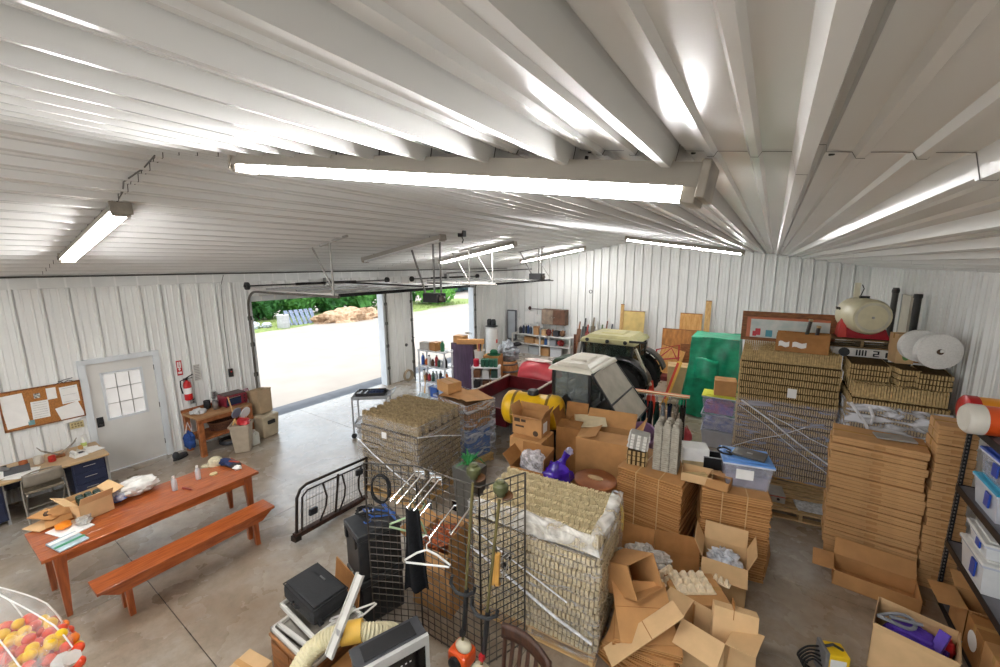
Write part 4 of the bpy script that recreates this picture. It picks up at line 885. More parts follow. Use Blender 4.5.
# ------------------------------------------------------------------ bottom foreground: cabinet, trays, suitcase, oven
t = thing('low_cabinet', 'brown wooden low cabinet under the white trays at the bottom of the room', 'cabinet', (6.62, -13.28, 0))
MB().box((-.31, -.27, .0), (.31, .27, .46)).build('carcass', mat('brown_veneer', '#8f5a30', .5, var=.25, scale=4, stretch=(2, 2, 8)), t, bevel=.006)
MB().box((-.32, -.28, .46), (.32, .28, .485)).build('top_board', mat('brown_veneer_top', '#9b6638', .45, var=.2, scale=4), t, bevel=.004)
MB().box((-.29, -.28, .05), (-.01, -.271, .43)).build('door', mat('brown_veneer', '#8f5a30', .5), t); MB().box((.01, -.28, .05), (.29, -.271, .43)).build('door', mat('brown_veneer', '#8f5a30', .5), t)
TRAYM = mat('white_tray_enamel', '#d5d2ca', .4, var=.08, scale=4)
def oven_tray(label, loc, rz, d, tilt=0):
    t = thing('display_tray', label, 'tray', loc, rot=(tilt, 0, rz), group='white trays under the suitcase'); a, b = d[0]/2, d[1]/2
    MB().box((-a, -b, 0), (a, b, .012)).build('tray_floor', mat('grey_tray_floor', '#8d877d', .5, var=.15), t)
    r_ = MB(); r_.box((-a, -b, 0), (a, -b+.025, .045)); r_.box((-a, b-.025, 0), (a, b, .045)); r_.box((-a, -b, 0), (-a+.025, b, .045)); r_.box((a-.025, -b, 0), (a, b, .045)); r_.build('rim', TRAYM, t, bevel=.004)
oven_tray('bottom white framed tray under the suitcase, flat on the brown cabinet', (6.62, -13.28, .486), 0, (.64, .52))
oven_tray('middle white framed tray under the suitcase', (6.63, -13.26, .532), .06, (.58, .46))
oven_tray('top white framed tray directly under the suitcase, turned askew', (6.52, -13.22, .578), -.05, (.6, .4))
SUIT = mat('black_suitcase_nylon', '#1d1e21', .6, var=.2, scale=60, bump=.15)
t = thing('suitcase', 'black soft suitcase lying flat on the white trays', 'suitcase', (6.48, -13.2, .626), R(-3))
MB().box((-.28, -.18, 0), (.28, .18, .165)).build('shell', SUIT, t, bevel=.055)
MB().box((-.25, -.15, .16), (.25, .15, .18)).build('front_pocket', SUIT, t, bevel=.012)
z_ = MB(); z_.tube([(-.265, -.165, .155), (.265, -.165, .155), (.265, .165, .155), (-.265, .165, .155)], .006, 6, closed=True); z_.build('zip_piping', RUBBER, t)
MB().tube([(-.06, -.172, .1), (-.04, -.2, .1), (.04, -.2, .1), (.06, -.172, .1)], .011, 8).build('carry_handle', RUBBER, t, smooth=True)
MB().box((-.05, .07, .179), (.03, .085, .184)).build('badge', STEEL, t)
for y in (-.12, .12): MB().lathe([(0, -.015), (.03, -.015), (.03, .015), (0, .015)], 12, M=Matrix.Translation((.285, y, .04)) @ Matrix.Rotation(PI/2, 4, 'X')).build('wheel', RUBBER, t)
hanger('white hanger with a clip lying at the right of the suitcase', (6.86, -13.08, .60), (R(80), 0, R(60)), WHITEP)
t = thing('cardboard_sheet', 'brown cardboard sheet standing between the suitcase and the black cases', 'cardboard', (6.35, -12.87, .0), rot=(R(-8), 0, R(-10))); MB().box((-.26, -.006, 0), (.26, .006, .62)).build('panel', KRAFT2, t); MB().box((-.26, -.007, .3), (.26, -.0055, .31)).build('crease', KIN, t)
carton('pale carton at the bottom left of the brown cabinet, half out of frame', (6.2, -13.72, 0), (.3, .26, .22), R(10), KRAFT3)
# oven and duct
t = thing('stove', 'black glass stove front with a silver rim at the bottom of the room', 'stove', (7.42, -13.2, 0), R(68))
MB().box((-.26, -.22, .0), (.26, -.04, .84)).build('body', mat('black_stove_enamel', '#222326', .35), t, bevel=.01)
rim = MB(); rim.box((-.28, -.25, .78), (.28, -.215, .86)); rim.box((-.28, -.25, .0), (-.25, -.215, .8)); rim.box((.25, -.25, .0), (.28, -.215, .8)); rim.build('silver_rim', mat('bright_silver_rim', '#cfcfcd', .3, .3, var=.05), t, bevel=.004)
MB().box((-.25, -.235, .1), (.25, -.222, .77)).build('glass_front', mat('black_stove_glass', '#0c0d0f', .1), t)
d = MB()
for k in range(9): d.box((-.16+k*.035, -.238, .70), (-.146+k*.035, -.235, .708))
d.build('control_marks', WHITEP, t)
tp = MB(); tp.box((-.27, -.22, .84), (.27, -.03, .865)); tp.box((-.2, -.2, .865), (.2, -.06, .875), 1); tp.build('cooktop', [mat('grey_cooktop', '#55565a', .4, .4), BLACKP], t, bevel=.004)
DUCT = mat('cream_duct_plastic', '#ded3ae', .45, var=.1)
t = thing('flexible_duct', 'cream ribbed flexible duct with a yellow collar beside the stove', 'duct', (7.0, -13.42, 0))
path = [(-.12, -.22, .5), (-.08, -.12, .64), (.0, .0, .72), (.1, .1, .74)]
def spl(P, n):
    P = [Vector(p) for p in P]; out = []
    for i in range(len(P)-1):
        a = P[max(i-1, 0)]; b = P[i]; c = P[i+1]; d_ = P[min(i+2, len(P)-1)]
        for k in range(n):
            u = k/n; out.append(.5*((2*b)+(c-a)*u+(2*a-5*b+4*c-d_)*u*u+(3*b-a-3*c+d_)*u**3))
    return out+[P[-1]]
pp = spl(path, 14); MB().tube(pp, [.078 if i % 2 else .068 for i in range(len(pp))], 14).build('ribbed_hose', DUCT, t, smooth=False)
pp = spl([(.18, .17, .74), (.26, .27, .7), (.28, .4, .6), (.25, .5, .45)], 12); MB().tube(pp, [.072 if i % 2 else .063 for i in range(len(pp))], 14).build('ribbed_hose', DUCT, t)
MB().tube([(.08, .08, .74), (.19, .19, .745)], .085, 16).build('collar', mat('yellow_collar', '#e5b64a', .4), t, smooth=True)
MB().box((-.02, -.2, 0), (.2, .25, .42)).build('support_box', KRAFT2, t)
t = thing('metal_channel', 'long white metal channel leaning over the duct toward the stove', 'metal channel', (7.02, -13.36, .0))
c = MB(); p0, p1 = Vector((.12, -.14, .7)), Vector((.1, .2, 1.17)); c.bar(p0, p1, .075, .006); c.bar(p0+Vector((.036, 0, .012)), p1+Vector((.036, 0, .012)), .006, .03); c.bar(p0+Vector((-.036, 0, .012)), p1+Vector((-.036, 0, .012)), .006, .03); c.build('channel', TRAYM, t)
MB().bar((.115, -.05, .82), (.115, -.03, .85), .08, .012).build('joint_plate', STEEL, t)
# wooden chair at the bottom edge
t = thing('wooden_chair', 'dark walnut wooden chair with curved slatted back at the bottom edge', 'chair', (8.42, -12.98, 0), R(-10)+PI)
for sx in (-1, 1):
    MB().tube([(sx*.2, -.2, 0), (sx*.2, -.19, .45), (sx*.21, -.24, .95)], [.02, .02, .016], 8).build('rear_leg', DARKWOOD, t, smooth=True)
    MB().tube([(sx*.2, .2, 0), (sx*.2, .2, .43)], .02, 8).build('front_leg', DARKWOOD, t)
MB().box((-.23, -.22, .43), (.23, .24, .46)).build('seat', DARKWOOD, t, bevel=.01)
MB().grid(lambda u, v: ((u-.5)*.46, -.24-.05*math.cos((u-.5)*2.8)+.03, .85+v*.12+.025*math.cos((u-.5)*3)), 12, 3).build('top_rail', DARKWOOD, t, solid=.025, smooth=True)
for k in range(5): x = -.15+k*.075; MB().bar((x, -.2, .46), (x, -.265, .87), .03, .012).build('back_slat', DARKWOOD, t)
# ------------------------------------------------------------------ bag of balls at the lower left
carton('tall shipping carton under the bag of coloured balls', (5.62, -14.88, 0), (.62, .5, .98), 0, KRAFT)
t = thing('bag_of_balls', 'clear striped bag filled with red and yellow balls at the lower left', 'bag', (5.7, -14.8, .985), .2)
def bagf(u, v):
    a = u*2*PI; r_ = math.sin(PI*min(.98, .1+v*.55))
    x = .52*r_*math.cos(a); y = .24*r_*math.sin(a); z = .02+.42*v-.25*max(0, v-.5)
    k = max(0, v-.3)/.7; x = x*(1-k)+k*(-.7+.05*math.cos(a)); y = y*(1-k*.7)
    return (x+.02*noise.noise(Vector((u*9, v*9, 1))), y, z)
MB().grid(bagf, 36, 20).build('clear_bag', film_mat('clear_poly_bag', '#e9e6e2', .1, .5, 3, (1, 1, 1), p0=.4, p1=.7), t, smooth=True)
s = MB()
for k in range(6):
    u = .1+k*.16; s.tube([tuple(Vector(bagf(u, v/10))*1.01) for v in range(1, 11)], .005, 5)
s.build('white_stripe', WHITEP, t)
MB().tube([(.46, 0, .2), (.54, .02, .22), (.57, .02, .27)], [.06, .03, .045], 8).build('tied_corner', mat('milky_bag_corner', '#ddd9d2', .3, alpha=.7), t, smooth=True)
bc = [pl('#f2c414', .3), pl('#e2461c', .3), pl('#ee7b1a', .3)]
BR = .036; pts = []; tries = 0
while len(pts) < 170 and tries < 30000:
    tries += 1; x, y, z = random.uniform(-.45, .45), random.uniform(-.19, .19), random.uniform(.045, .19)
    if x > .46-1.5*z: continue
    if (x/.45)**2+(y/.2)**2+((z-.04)/.2)**2 > 1: continue
    if all((x-a)**2+(y-b)**2+(z-c)**2 > (1.7*BR)**2 for a, b, c in pts): pts.append((x, y, z))
ballm = [MB().ball((0, 0, 0), BR, 12, 8).build('ball', m, smooth=True, loc=(5.7+p[0]*.98-p[1]*.199, -14.8+p[1]*.98+p[0]*.199, .985+p[2])) for m, p in zip(bc, pts[:3])]
bl = ['yellow ball in the clear striped bag at the lower left', 'red ball in the clear striped bag at the lower left', 'orange ball in the clear striped bag at the lower left']
bg_ = ['yellow balls in the striped bag', 'red balls in the striped bag', 'orange balls in the striped bag']
for b_, l_, g_ in zip(ballm, bl, bg_): tag(b_, l_, 'ball', g_)
for i, p in enumerate(pts[3:]):
    k = random.choice((0, 0, 1, 1, 2)); o = ballm[k].copy(); COL.objects.link(o); o.location = (5.7+p[0]*.98-p[1]*.199, -14.8+p[1]*.98+p[0]*.199, .985+p[2])
# ------------------------------------------------------------------ outside: grass, mulch, shrubs, debris
def ground_blob(name, label, cat, loc, r, m, kind=None, nz=.35, seed=1, group=None):
    o = MB().ball((0, 0, 0), r, 36, 18, nz=nz, seed=seed, fs_=3).build(name, m, loc=loc, smooth=True); return tag(o, label, cat, group, kind)
GRASS = mat('fresh_grass', '#8f9a58', .95, var=.35, scale=6, col2='#68793f', bump=.4)
mb = MB(); mb.grid(lambda u, v: (-22+6.6*u+.5*math.sin(v*14), -6+26*v, -.12+.16*math.sin(PI*u)+.05*noise.noise(Vector((u*8, v*22, 0)))), 30, 60)
for k in range(2600):
    x, y = random.uniform(-21.5, -15.8), random.uniform(-5, 17); h = random.uniform(.08, .22); a = random.uniform(0, 6.3)
    mb.add([(x-.03*math.cos(a), y-.03*math.sin(a), -.1), (x+.03*math.cos(a), y+.03*math.sin(a), -.1), (x+.05*math.sin(a), y, h)], [(0, 1, 2)])
tag(mb.build('grass_verge', GRASS), 'strip of bright green grass across the gravel outside the doors', 'grass', None, 'stuff')
ground_blob('mulch_pile', 'heap of tan mulch and brush at the edge of the gravel outside', 'mulch pile', (-15.4, 2.9, -.15), (1.3, 2.6, .85), mat('tan_mulch', '#c9a98a', .95, var=.35, scale=4, bump=.8, col2='#8a6a4c'), 'stuff', .45, 5)
LEAF = [mat('leaf_green_a', '#3f7a34', .7, var=.4, scale=2.5, col2='#1f4a1c'), mat('leaf_green_b', '#5b9440', .7, var=.35, scale=2.5, col2='#2f6424'), mat('leaf_green_c', '#76b34a', .7, var=.3, scale=2.5, col2='#3f7f2c'), mat('leaf_blue_green', '#6f8a8c', .8, var=.3, scale=2, col2='#4c6670')]
def shrub(label, loc, r, h, m, n=900, seed=1, group='shrubs beyond the gravel lot', ls=.2):
    t = thing('shrub', label, 'shrub', loc, 0, group)
    rnd = random.Random(seed); mb = MB()
    mb.ball((0, 0, h*.52), (r*.72, r*.72, h*.44), 18, 12, nz=.6, seed=seed)
    for k in range(n):
        d = Vector((rnd.gauss(0, 1), rnd.gauss(0, 1), rnd.gauss(0, 1))).normalized(); q = .72+.36*rnd.random()+.25*noise.noise(d*2.5+Vector((seed, 0, 0)))
        c = Vector((d.x*r*q, d.y*r*q, h*.52+d.z*h*.48*q)); a = Vector((rnd.gauss(0, 1), rnd.gauss(0, 1), rnd.gauss(0, 1))).normalized(); b = a.orthogonal().normalized(); s = ls*rnd.uniform(.6, 1.3)
        mb.add([c-a*s, c+b*s*.45, c+a*s, c-b*s*.45], [(0, 1, 2, 3)])
    mb.build('foliage', m, t)
    MB().tube([(0, 0, -.05), (.03, .02, h*.5)], [.09, .05], 7).build('trunk', mat('grey_bark', '#5f5347', .9, var=.3), t)
    return t
for i, (x, y, r, h, k, lab) in enumerate(((-19.5, -3.8, 1.7, 3.2, 1, 'light green shrub at the left edge of the first doorway view'), (-20.2, -1.2, 1.9, 3.6, 0, 'dark evergreen shrub left of the pallets outside'), (-20.6, 1.6, 2.0, 3.5, 1, 'broad green shrub behind the leaning pallet slats'), (-20.2, 4.4, 2.0, 3.8, 0, 'dark green shrub behind the mulch heap'), (-19.8, 7.2, 2.0, 3.9, 1, 'green shrub right of the mulch heap'), (-19.6, 10.2, 1.9, 3.9, 2, 'bright green shrub just left of the door post'))):
    shrub(lab, (x, y, -.12), r, h, LEAF[k], 1100, i+3)
shrub('round bright green bush seen through the second doorway', (-17.5, 14.2, -.12), 1.9, 2.9, LEAF[2], 1200, 21)
shrub('dark green bush at the left of the second doorway view', (-20.5, 12.6, -.12), 1.9, 3.9, LEAF[0], 900, 22)
for i, (x, y) in enumerate(((-28, 26), (-29, 30.5), (-30, 35))): shrub(('blue grey hedge clump far beyond the lot, left of three', 'blue grey hedge clump far beyond the lot, middle of three', 'blue grey hedge clump far beyond the lot, right of three')[i], (x, y, -.12), 2.8, 3.4-i*.4, LEAF[3], 900, 40+i, ls=.35)
t = thing('leaning_pallet', 'weathered blue grey pallet slats leaning before the shrubs outside', 'pallet', (-15.9, -.35, -.1), rot=(R(0), R(-30), 0))
for k in range(6): MB().box((-.02, -1.0+k*.34, 0), (.02, -.76+k*.34, 1.1)).build('slat', mat('blue_grey_slat', '#8791a5', .8, var=.25), t)
for z in (.1, .9): MB().box((-.06, -1.0, z), (-.02, 1.0, z+.1)).build('rail', mat('grey_rail_wood', '#7d7a78', .8), t)
t = thing('grey_drum', 'pale grey drum standing on the grass outside', 'drum', (-15.5, -1.9, -.12)); MB().lathe([(.34, 0), (.36, .05), (.34, .3), (.36, .32), (.34, .6), (.36, .82), (.3, .86), (0, .86)], 18).build('drum_body', mat('grey_drum_plastic', '#b9b7b4', .6, var=.1), t, smooth=True)
MB().lathe([(.06, .86), (.06, .89), (0, .89)], 10, (.15, 0, 0)).build('bung', BLACKP, t)
for i, (x, y, s) in enumerate(((-16.4, -3.3, .4), (-16.2, -2.6, .28), (-16.6, -4.1, .4))): ground_blob('bulk_sack', ('white sack on the grass beside the grey drum', 'small white sack between the drum and the other sacks', 'dirty white sack at the left end of the grass outside')[i], 'sack', (x, y, .08), (s, s, s*.7), mat('white_woven_sack', '#cfd3d8', .7, var=.25, scale=8), None, .4, 8+i)
# ------------------------------------------------------------------ door post things, back left corner
t = thing('pole_hook_rod', 'thin black rod leaning on the post between the doors', 'rod', (.1, -5.9, 0)); MB().tube([(.35, -.2, .02), (.1, .05, 1.0), (-.0, .1, 1.35)], .014, 6).build('rod', BLACK, t); MB().tube([(.0, .1, 1.33), (.04, .02, 1.42), (.1, .06, 1.36)], .014, 6).build('hooked_end', BLACK, t)
t = thing('hose_reel_coil', 'tan coil of hose on the floor against the post between the doors', 'hose', (.22, -6.2, 0)); MB().tube([(.05*math.sin(i*.1), .17*math.cos(i*.45), .2+.17*math.sin(i*.45)) for i in range(45)], .022, 7).build('coil', mat('tan_hose', '#a8967c', .6), t, smooth=True)
t = thing('door_lock_switch', 'small round black lock on the post between the doors', 'lock', (.03, -6.05, 1.15)); MB().lathe([(0, 0), (.05, 0), (.05, .03), (0, .04)], 14, M=Matrix.Rotation(PI/2, 4, 'Y')).build('body', BLACK, t); MB().box((.03, -.01, -.04), (.05, .01, .04)).build('key_slot', STEEL, t)
t = thing('air_compressor', 'white upright air compressor tank with black motor in the rear left corner', 'compressor', (.5, -1.9, .0))
MB().lathe([(.14, .1), (.23, .14), (.25, .22), (.25, 1.1), (.22, 1.2), (.1, 1.25), (0, 1.25)], 22).build('tank', mat('white_tank_enamel', '#e2e0db', .35, var=.05), t, smooth=True)
for a in (0, 2.1, 4.2): MB().bar((.2*math.cos(a), .2*math.sin(a), .2), (.26*math.cos(a), .26*math.sin(a), 0), .03).build('leg', BLACK, t)
MB().box((-.2, -.14, 1.25), (.2, .14, 1.29)).build('motor_plate', BLACK, t)
for x in (-.1, .1): MB().lathe([(.04, 0), (.1, .02), (.1, .2), (.07, .26), (0, .27)], 14, (x, 0, 1.29)).build('motor', BLACKP, t, smooth=True)
MB().box((.246, -.05, .6), (.256, .05, .75)).build('red_marking', pl('#c2433b'), t)
# ------------------------------------------------------------------ rear wall workbench shelf with clutter
WSH = mat('white_shelf_board', '#dedcd8', .45, var=.06, scale=3)
t = thing('rear_bench', 'white two level shelf bench full of clutter along the rear wall', 'shelf', (2.05, -.42, 0))
for z in (.46, .84): MB().box((-1.35, -.3, z-.03), (1.35, .3, z)).build('shelf_board', WSH, t, bevel=.004)
for x in (-1.32, 0, 1.32):
    for y in (-.27, .27): MB().box((x-.025, y-.025, 0), (x+.025, y+.025, .84)).build('leg', WSH, t)
rnd = random.Random(11)
def clutter_row(spec, x0, x1, y, z, where, group):
    """a row of small goods standing on a shelf; spec = list of (kind, colour name, hex, width, height)"""
    x = x0
    for i, (kind, cn, hx, wd, ht) in enumerate(spec):
        if group == 'goods on the rear bench' and z > .8: ht *= 1.35
        m = pl(hx, .45); lx = x+wd/2; prev = spec[i-1] if i else None
        lab = '%s %s %s, %s' % (cn, kind, where, ('at its left end' if i == 0 else ('at its right end' if i == len(spec)-1 else 'just right of the %s %s' % (prev[1], prev[0]))))
        loc = (lx, y+rnd.uniform(-.04, .04), z)
        nm = kind.replace(' ', '_')
        if kind in ('bottle', 'jug'):
            t = thing('plastic_'+nm, lab, kind, loc, 0, group); bottle_parts(t, ht, wd*.45, m, pl('#d8d5cf') if hx != '#d8d5cf' else BLACKP)
        elif kind in ('can', 'paint can', 'jar'):
            t = thing(nm, lab, 'can', loc, 0, group); MB().lathe([(wd*.43, 0), (wd*.45, .006), (wd*.45, ht), (0, ht)], 14).build('can_body', m, t, smooth=True); MB().lathe([(wd*.46, ht*.94), (wd*.46, ht*1.03), (0, ht*1.03)], 14).build('lid', STEEL, t)
        elif kind in ('carton', 'crate', 'case', 'bin', 'tool box'):
            t = thing(nm.replace('case', 'storage_case'), lab, kind, loc, rnd.uniform(-.1, .1), group); MB().box((-wd*.47, -.1, 0), (wd*.47, .1, ht*.8)).build('body', m, t, bevel=.006); MB().box((-wd*.48, -.105, ht*.8), (wd*.48, .105, ht)).build('lid', mat('lid_'+hx[1:], tuple(c*.8 for c in lin(hx)), .5), t, bevel=.006)
        else:
            t = thing(nm, lab, kind, loc, rnd.uniform(-.5, .5), group); MB().ball((0, 0, ht/2), (wd*.48, .1, ht/2), 16, 9, nz=.45, seed=i*3.3+x).build('heap', mat('cl_'+hx[1:], hx, .85, var=.3, scale=20), t, smooth=True); MB().tube([(-wd*.3, 0, ht*.6), (wd*.1, .04, ht*.95), (wd*.35, -.03, ht*.5)], .012, 6).build('strap', RUBBER, t)
        x += wd
K = '#b98b5a'
clutter_row([('jug', 'dark', '#2c2c30', .16, .24), ('bottle', 'navy', '#2a3350', .12, .3), ('bottle', 'black', '#232326', .11, .28), ('bottle', 'deep blue', '#28406e', .12, .31), ('bottle', 'slate', '#414a5a', .12, .27), ('bottle', 'pale blue', '#a8c0cf', .12, .26), ('carton', 'brown', K, .22, .26), ('can', 'grey', '#8a8a8a', .14, .2), ('carton', 'tan', '#d0a878', .2, .17), ('bundle', 'dark red', '#7a3a35', .22, .2), ('bottle', 'amber', '#8a4b22', .1, .24), ('tool box', 'black', '#26272b', .26, .17), ('bundle', 'brown', '#7f5a3d', .22, .2)], .95, 3.3, -.5, .84, 'on the rear bench top', 'goods on the rear bench')
clutter_row([('bundle', 'white', '#dcdcd8', .3, .22), ('carton', 'wide brown', K, .5, .26), ('carton', 'pale brown', '#cda678', .42, .2), ('bottle', 'blue', '#2f5f9a', .14, .3), ('bottle', 'white', '#e2e2e0', .14, .28), ('case', 'grey', '#8f9296', .3, .24), ('bundle', 'red', '#a3322f', .3, .25)], .95, 3.3, -.5, .46, 'on the rear bench lower board', 'goods on the rear bench')
clutter_row([('bin', 'white', '#d8d8d8', .5, .36), ('bin', 'clear grey', '#b9bcc0', .5, .33), ('carton', 'kraft', K, .5, .34), ('bin', 'pale', '#dcdce0', .5, .36)], .95, 3.2, -.5, 0, 'under the rear bench', 'goods on the rear bench')
t = thing('wall_cabinet', 'pair of brown wooden boxes hung on the rear wall over the bench', 'cabinet', (2.47, -.2, 1.27))
MB().box((-.53, -.15, 0), (.53, .16, .62)).build('carcass', mat('grey_brown_wood', '#7d6250', .7, var=.25, scale=4), t, bevel=.006)
MB().box((-.51, -.165, .02), (-.01, -.15, .6)).build('door', mat('greyer_door_wood', '#a08c7a', .7, var=.25, scale=4), t, bevel=.004); MB().box((.01, -.165, .02), (.51, -.15, .6)).build('door', mat('brown_door_wood', '#6f4c38', .7, var=.25, scale=4), t, bevel=.004)
for x in (-.05, .05): MB().lathe([(0, 0), (.014, 0), (.014, .02), (0, .025)], 8, M=Matrix.Translation((x, -.165, .3)) @ Matrix.Rotation(PI/2, 4, 'X')).build('knob', STEEL, t)
t = thing('mirror_panel', 'tall pale panel with a dark frame leaning in the rear left corner', 'panel', (.36, -.14, .5)); MB().box((-.19, -.03, 0), (.19, .03, 1.2)).build('panel', mat('pale_panel', '#ccd2da', .25, var=.1, scale=2), t); f = MB(); f.box((-.22, -.04, -.03), (-.18, .04, 1.24)); f.box((.18, -.04, -.03), (.22, .04, 1.24)); f.box((-.22, -.04, 1.2), (.22, .04, 1.25)); f.box((-.2, -.04, -.5), (.2, .04, .0)); f.build('frame', mat('grey_panel_frame', '#6c6f76', .5), t)
for (x0, x1, z0, z1, lab) in ((.95, 1.4, 1.2, 1.72, 'large white sheet on the rear wall left of the brown boxes'), (1.45, 1.75, 1.28, 1.62, 'small white sheet on the rear wall beside the brown boxes'), (.62, .8, .95, 1.4, 'narrow white sheet on the rear wall near the corner')):
    t = thing('wall_notice', lab, 'paper', ((x0+x1)/2, -.045, (z0+z1)/2)); MB().box((-(x1-x0)/2, -.004, -(z1-z0)/2), ((x1-x0)/2, 0, (z1-z0)/2)).build('sheet', PAPER, t); MB().lathe([(0, 0), (.01, .0), (.01, .008), (0, .01)], 8, M=Matrix.Translation((0, -.004, (z1-z0)/2-.03)) @ Matrix.Rotation(PI/2, 4, 'X')).build('pin', RED, t)
t = thing('curtain_rod', 'dark bracket and rod fixed to the rear wall above the white sheets', 'rod', (1.35, -.08, 1.86)); MB().tube([(-.1, 0, 0), (.85, 0, -.03)], .018, 8).build('rod', mat('grey_rod', '#77736f', .5), t); MB().ball((-.12, 0, .01), (.07, .05, .08), 12, 8, nz=.4).build('finial', mat('dark_red_brown', '#4a2c28', .6), t, smooth=True)
tag(MB().tube([(.06*math.cos(i*PI/8), 0, .06*math.sin(i*PI/8)) for i in range(16)], .012, 6, closed=True).build('wall_ring', mat('dark_ring_iron', '#3b3a39', .5), loc=(3.92, -.06, 2.65)), 'small dark iron ring high on the rear wall', 'ring')
# tools and skis leaning right of the shelf
for i, (x, hx, L, tl) in enumerate(((3.5, '#8b5a3a', 1.5, .03), (3.68, '#4a4a46', 1.65, .05), (3.86, '#a23a32', 1.4, .02), (4.04, '#7a6a52', 1.7, .04), (4.22, '#d8d4cb', 1.55, .03), (4.4, '#53643f', 1.45, .05), (4.58, '#7d4630', 1.6, .04), (4.76, '#33363c', 1.5, .06))):
    cn = ['brown', 'charcoal', 'red', 'khaki', 'white', 'olive', 'rust brown', 'black'][i]
    t = thing('long_handled_tool', '%s long handled tool leaning on the rear wall, %s from the bench' % (cn, ['first', 'second', 'third', 'fourth', 'fifth', 'sixth', 'seventh', 'farthest'][i]), 'tool', (x, -.45, 0), group='tools leaning on the rear wall', rot=(R(-13), tl, 0))
    MB().tube([(0, 0, 0), (0, 0, L*.55), (0, 0, L)], [.03, .045, .028], 8).build('handle', pl(hx, .5), t)
    MB().box((-.07, -.04, L*.45), (.09, .03, L*.8)).build('head', mat('tool_head_'+hx[1:], tuple(c*.7 for c in lin(hx)), .5), t, bevel=.01)
# ------------------------------------------------------------------ shelves and cabinet by the second door
PSH = mat('white_plastic_shelf', '#dcdde0', .45, var=.05)
def shelving(label, loc, rz, w_, d_, h_, levels, m, name='shelving_unit'):
    t = thing(name, label, 'shelf', loc, rz)
    for k in range(levels): z = .08+(h_-.1)*k/(levels-1); MB().box((-w_/2, -d_/2, z-.03), (w_/2, d_/2, z)).build('shelf_board', m, t, bevel=.004)
    for sx in (-1, 1):
        for sy in (-1, 1): MB().tube([(sx*(w_/2-.03), sy*(d_/2-.03), 0), (sx*(w_/2-.03), sy*(d_/2-.03), h_)], .024, 8).build('post', m, t)
    return t
S1 = (2.2, -7.0, 0); s1rz = R(4)
shelving('white plastic shelf loaded with bottles before the second doorway', S1, s1rz, .95, .4, 1.42, 4, PSH)
def on_shelf(base, rz, x, y, z): a, b = rot_z((x, y), rz); return (base[0]+a, base[1]+b, base[2]+z)
cols = [('red', '#a3262a'), ('black', '#1f1f22'), ('white', '#e2e0dc'), ('dark green', '#26483a'), ('blue', '#2f58a3'), ('brown', '#5a3a28'), ('silver', '#a9acb0'), ('orange', '#c8652a')]
rows = {0: 'on the bottom board', 1: 'on the second board', 2: 'on the third board', 3: 'on the top board'}
for lv in (1, 2):
    z = .08+(1.42-.1)*lv/3
    for k in range(8):
        cn, hx = cols[(k*3+lv*2) % 8]
        x = -.4+k*.115; h_ = rnd.uniform(.2, .32)
        side = 'end post' if k in (0, 7) else cols[((k-1)*3+lv*2) % 8][0]+' one'
        bottle('%s bottle %s of the bottle shelf, right of the %s' % (cn, rows[lv], side) if k not in (0, 7) else '%s bottle at the %s end %s of the bottle shelf' % (cn, 'left' if k == 0 else 'right', rows[lv]), on_shelf(S1, s1rz, x, rnd.uniform(-.08, 0), z), h_, .05, pl(hx, .3), WHITEP if hx != '#e2e0dc' else BLACKP, group='bottles on the white shelf')
for k, (cn, hx) in enumerate((('white', '#dfe3ea'), ('blue', '#2f58a3'), ('pale blue', '#9fb6d8'))):
    carton('%s tub on the bottom board of the white bottle shelf' % cn, on_shelf(S1, s1rz, -.3+k*.3, 0, .08), (.24, .26, .28), s1rz, pl(hx, .4), name='plastic_tub', cat='tub', tape=False)
carton('grey white carton on top of the white bottle shelf', on_shelf(S1, s1rz, -.3, 0, 1.4), (.28, .26, .2), .2, mat('grey_carton', '#b5b0a8', .7), tape=True)
carton('brown carton beside the grey one on top of the bottle shelf', on_shelf(S1, s1rz, .03, .0, 1.4), (.24, .26, .22), -.1, KRAFT2)
bottle('green bottle standing alone on top of the bottle shelf', on_shelf(S1, s1rz, .3, -.05, 1.4), .3, .06, pl('#2f6b45', .3), WHITEP)
t = thing('wooden_wardrobe', 'tall plain wardrobe of dark brown boards before the second doorway', 'wardrobe', (2.3, -5.75, 0), R(6))
MB().box((-.4, -.24, .04), (.4, .24, 1.42)).build('carcass', mat('dark_stained_board', '#4a3132', .35, var=.25, scale=3, stretch=(6, 6, 1)), t, bevel=.006)
MB().box((-.37, -.252, .06), (.37, -.24, 1.4)).build('door', mat('skylit_brown_board', '#5d4660', .3, var=.2, scale=3, stretch=(6, 6, 1)), t, bevel=.004)  # lavender skylight on the front is painted into the door colour
MB().tube([(.3, -.255, .7), (.3, -.28, .72), (.3, -.28, .8), (.3, -.255, .82)], .008, 6).build('door_handle', STEEL, t); MB().box((-.41, -.25, 0), (.41, .25, .04)).build('plinth', BLACKP, t)
carton('square carton on top of the dark wardrobe', (2.12, -5.8, 1.42), (.34, .3, .2), R(10), KRAFT)
carton('long narrow carton lying across the top of the dark wardrobe', (2.56, -5.88, 1.42), (.8, .16, .14), R(32), KRAFT, rot=None)
t = thing('scrap_cable', 'loop of grey cable on top of the square carton on the wardrobe', 'cable', (2.3, -5.65, 1.625)); MB().tube([(.12*math.cos(i*.4), .06*math.sin(i*.4), .02+.002*i) for i in range(30)], .012, 6).build('coil', STEEL, t, smooth=True)
S2 = (3.42, -6.3, 0); s2rz = R(28)
shelving('low white plastic shelf with red and green boxes right of the wardrobe', S2, s2rz, .78, .36, .98, 4, PSH)
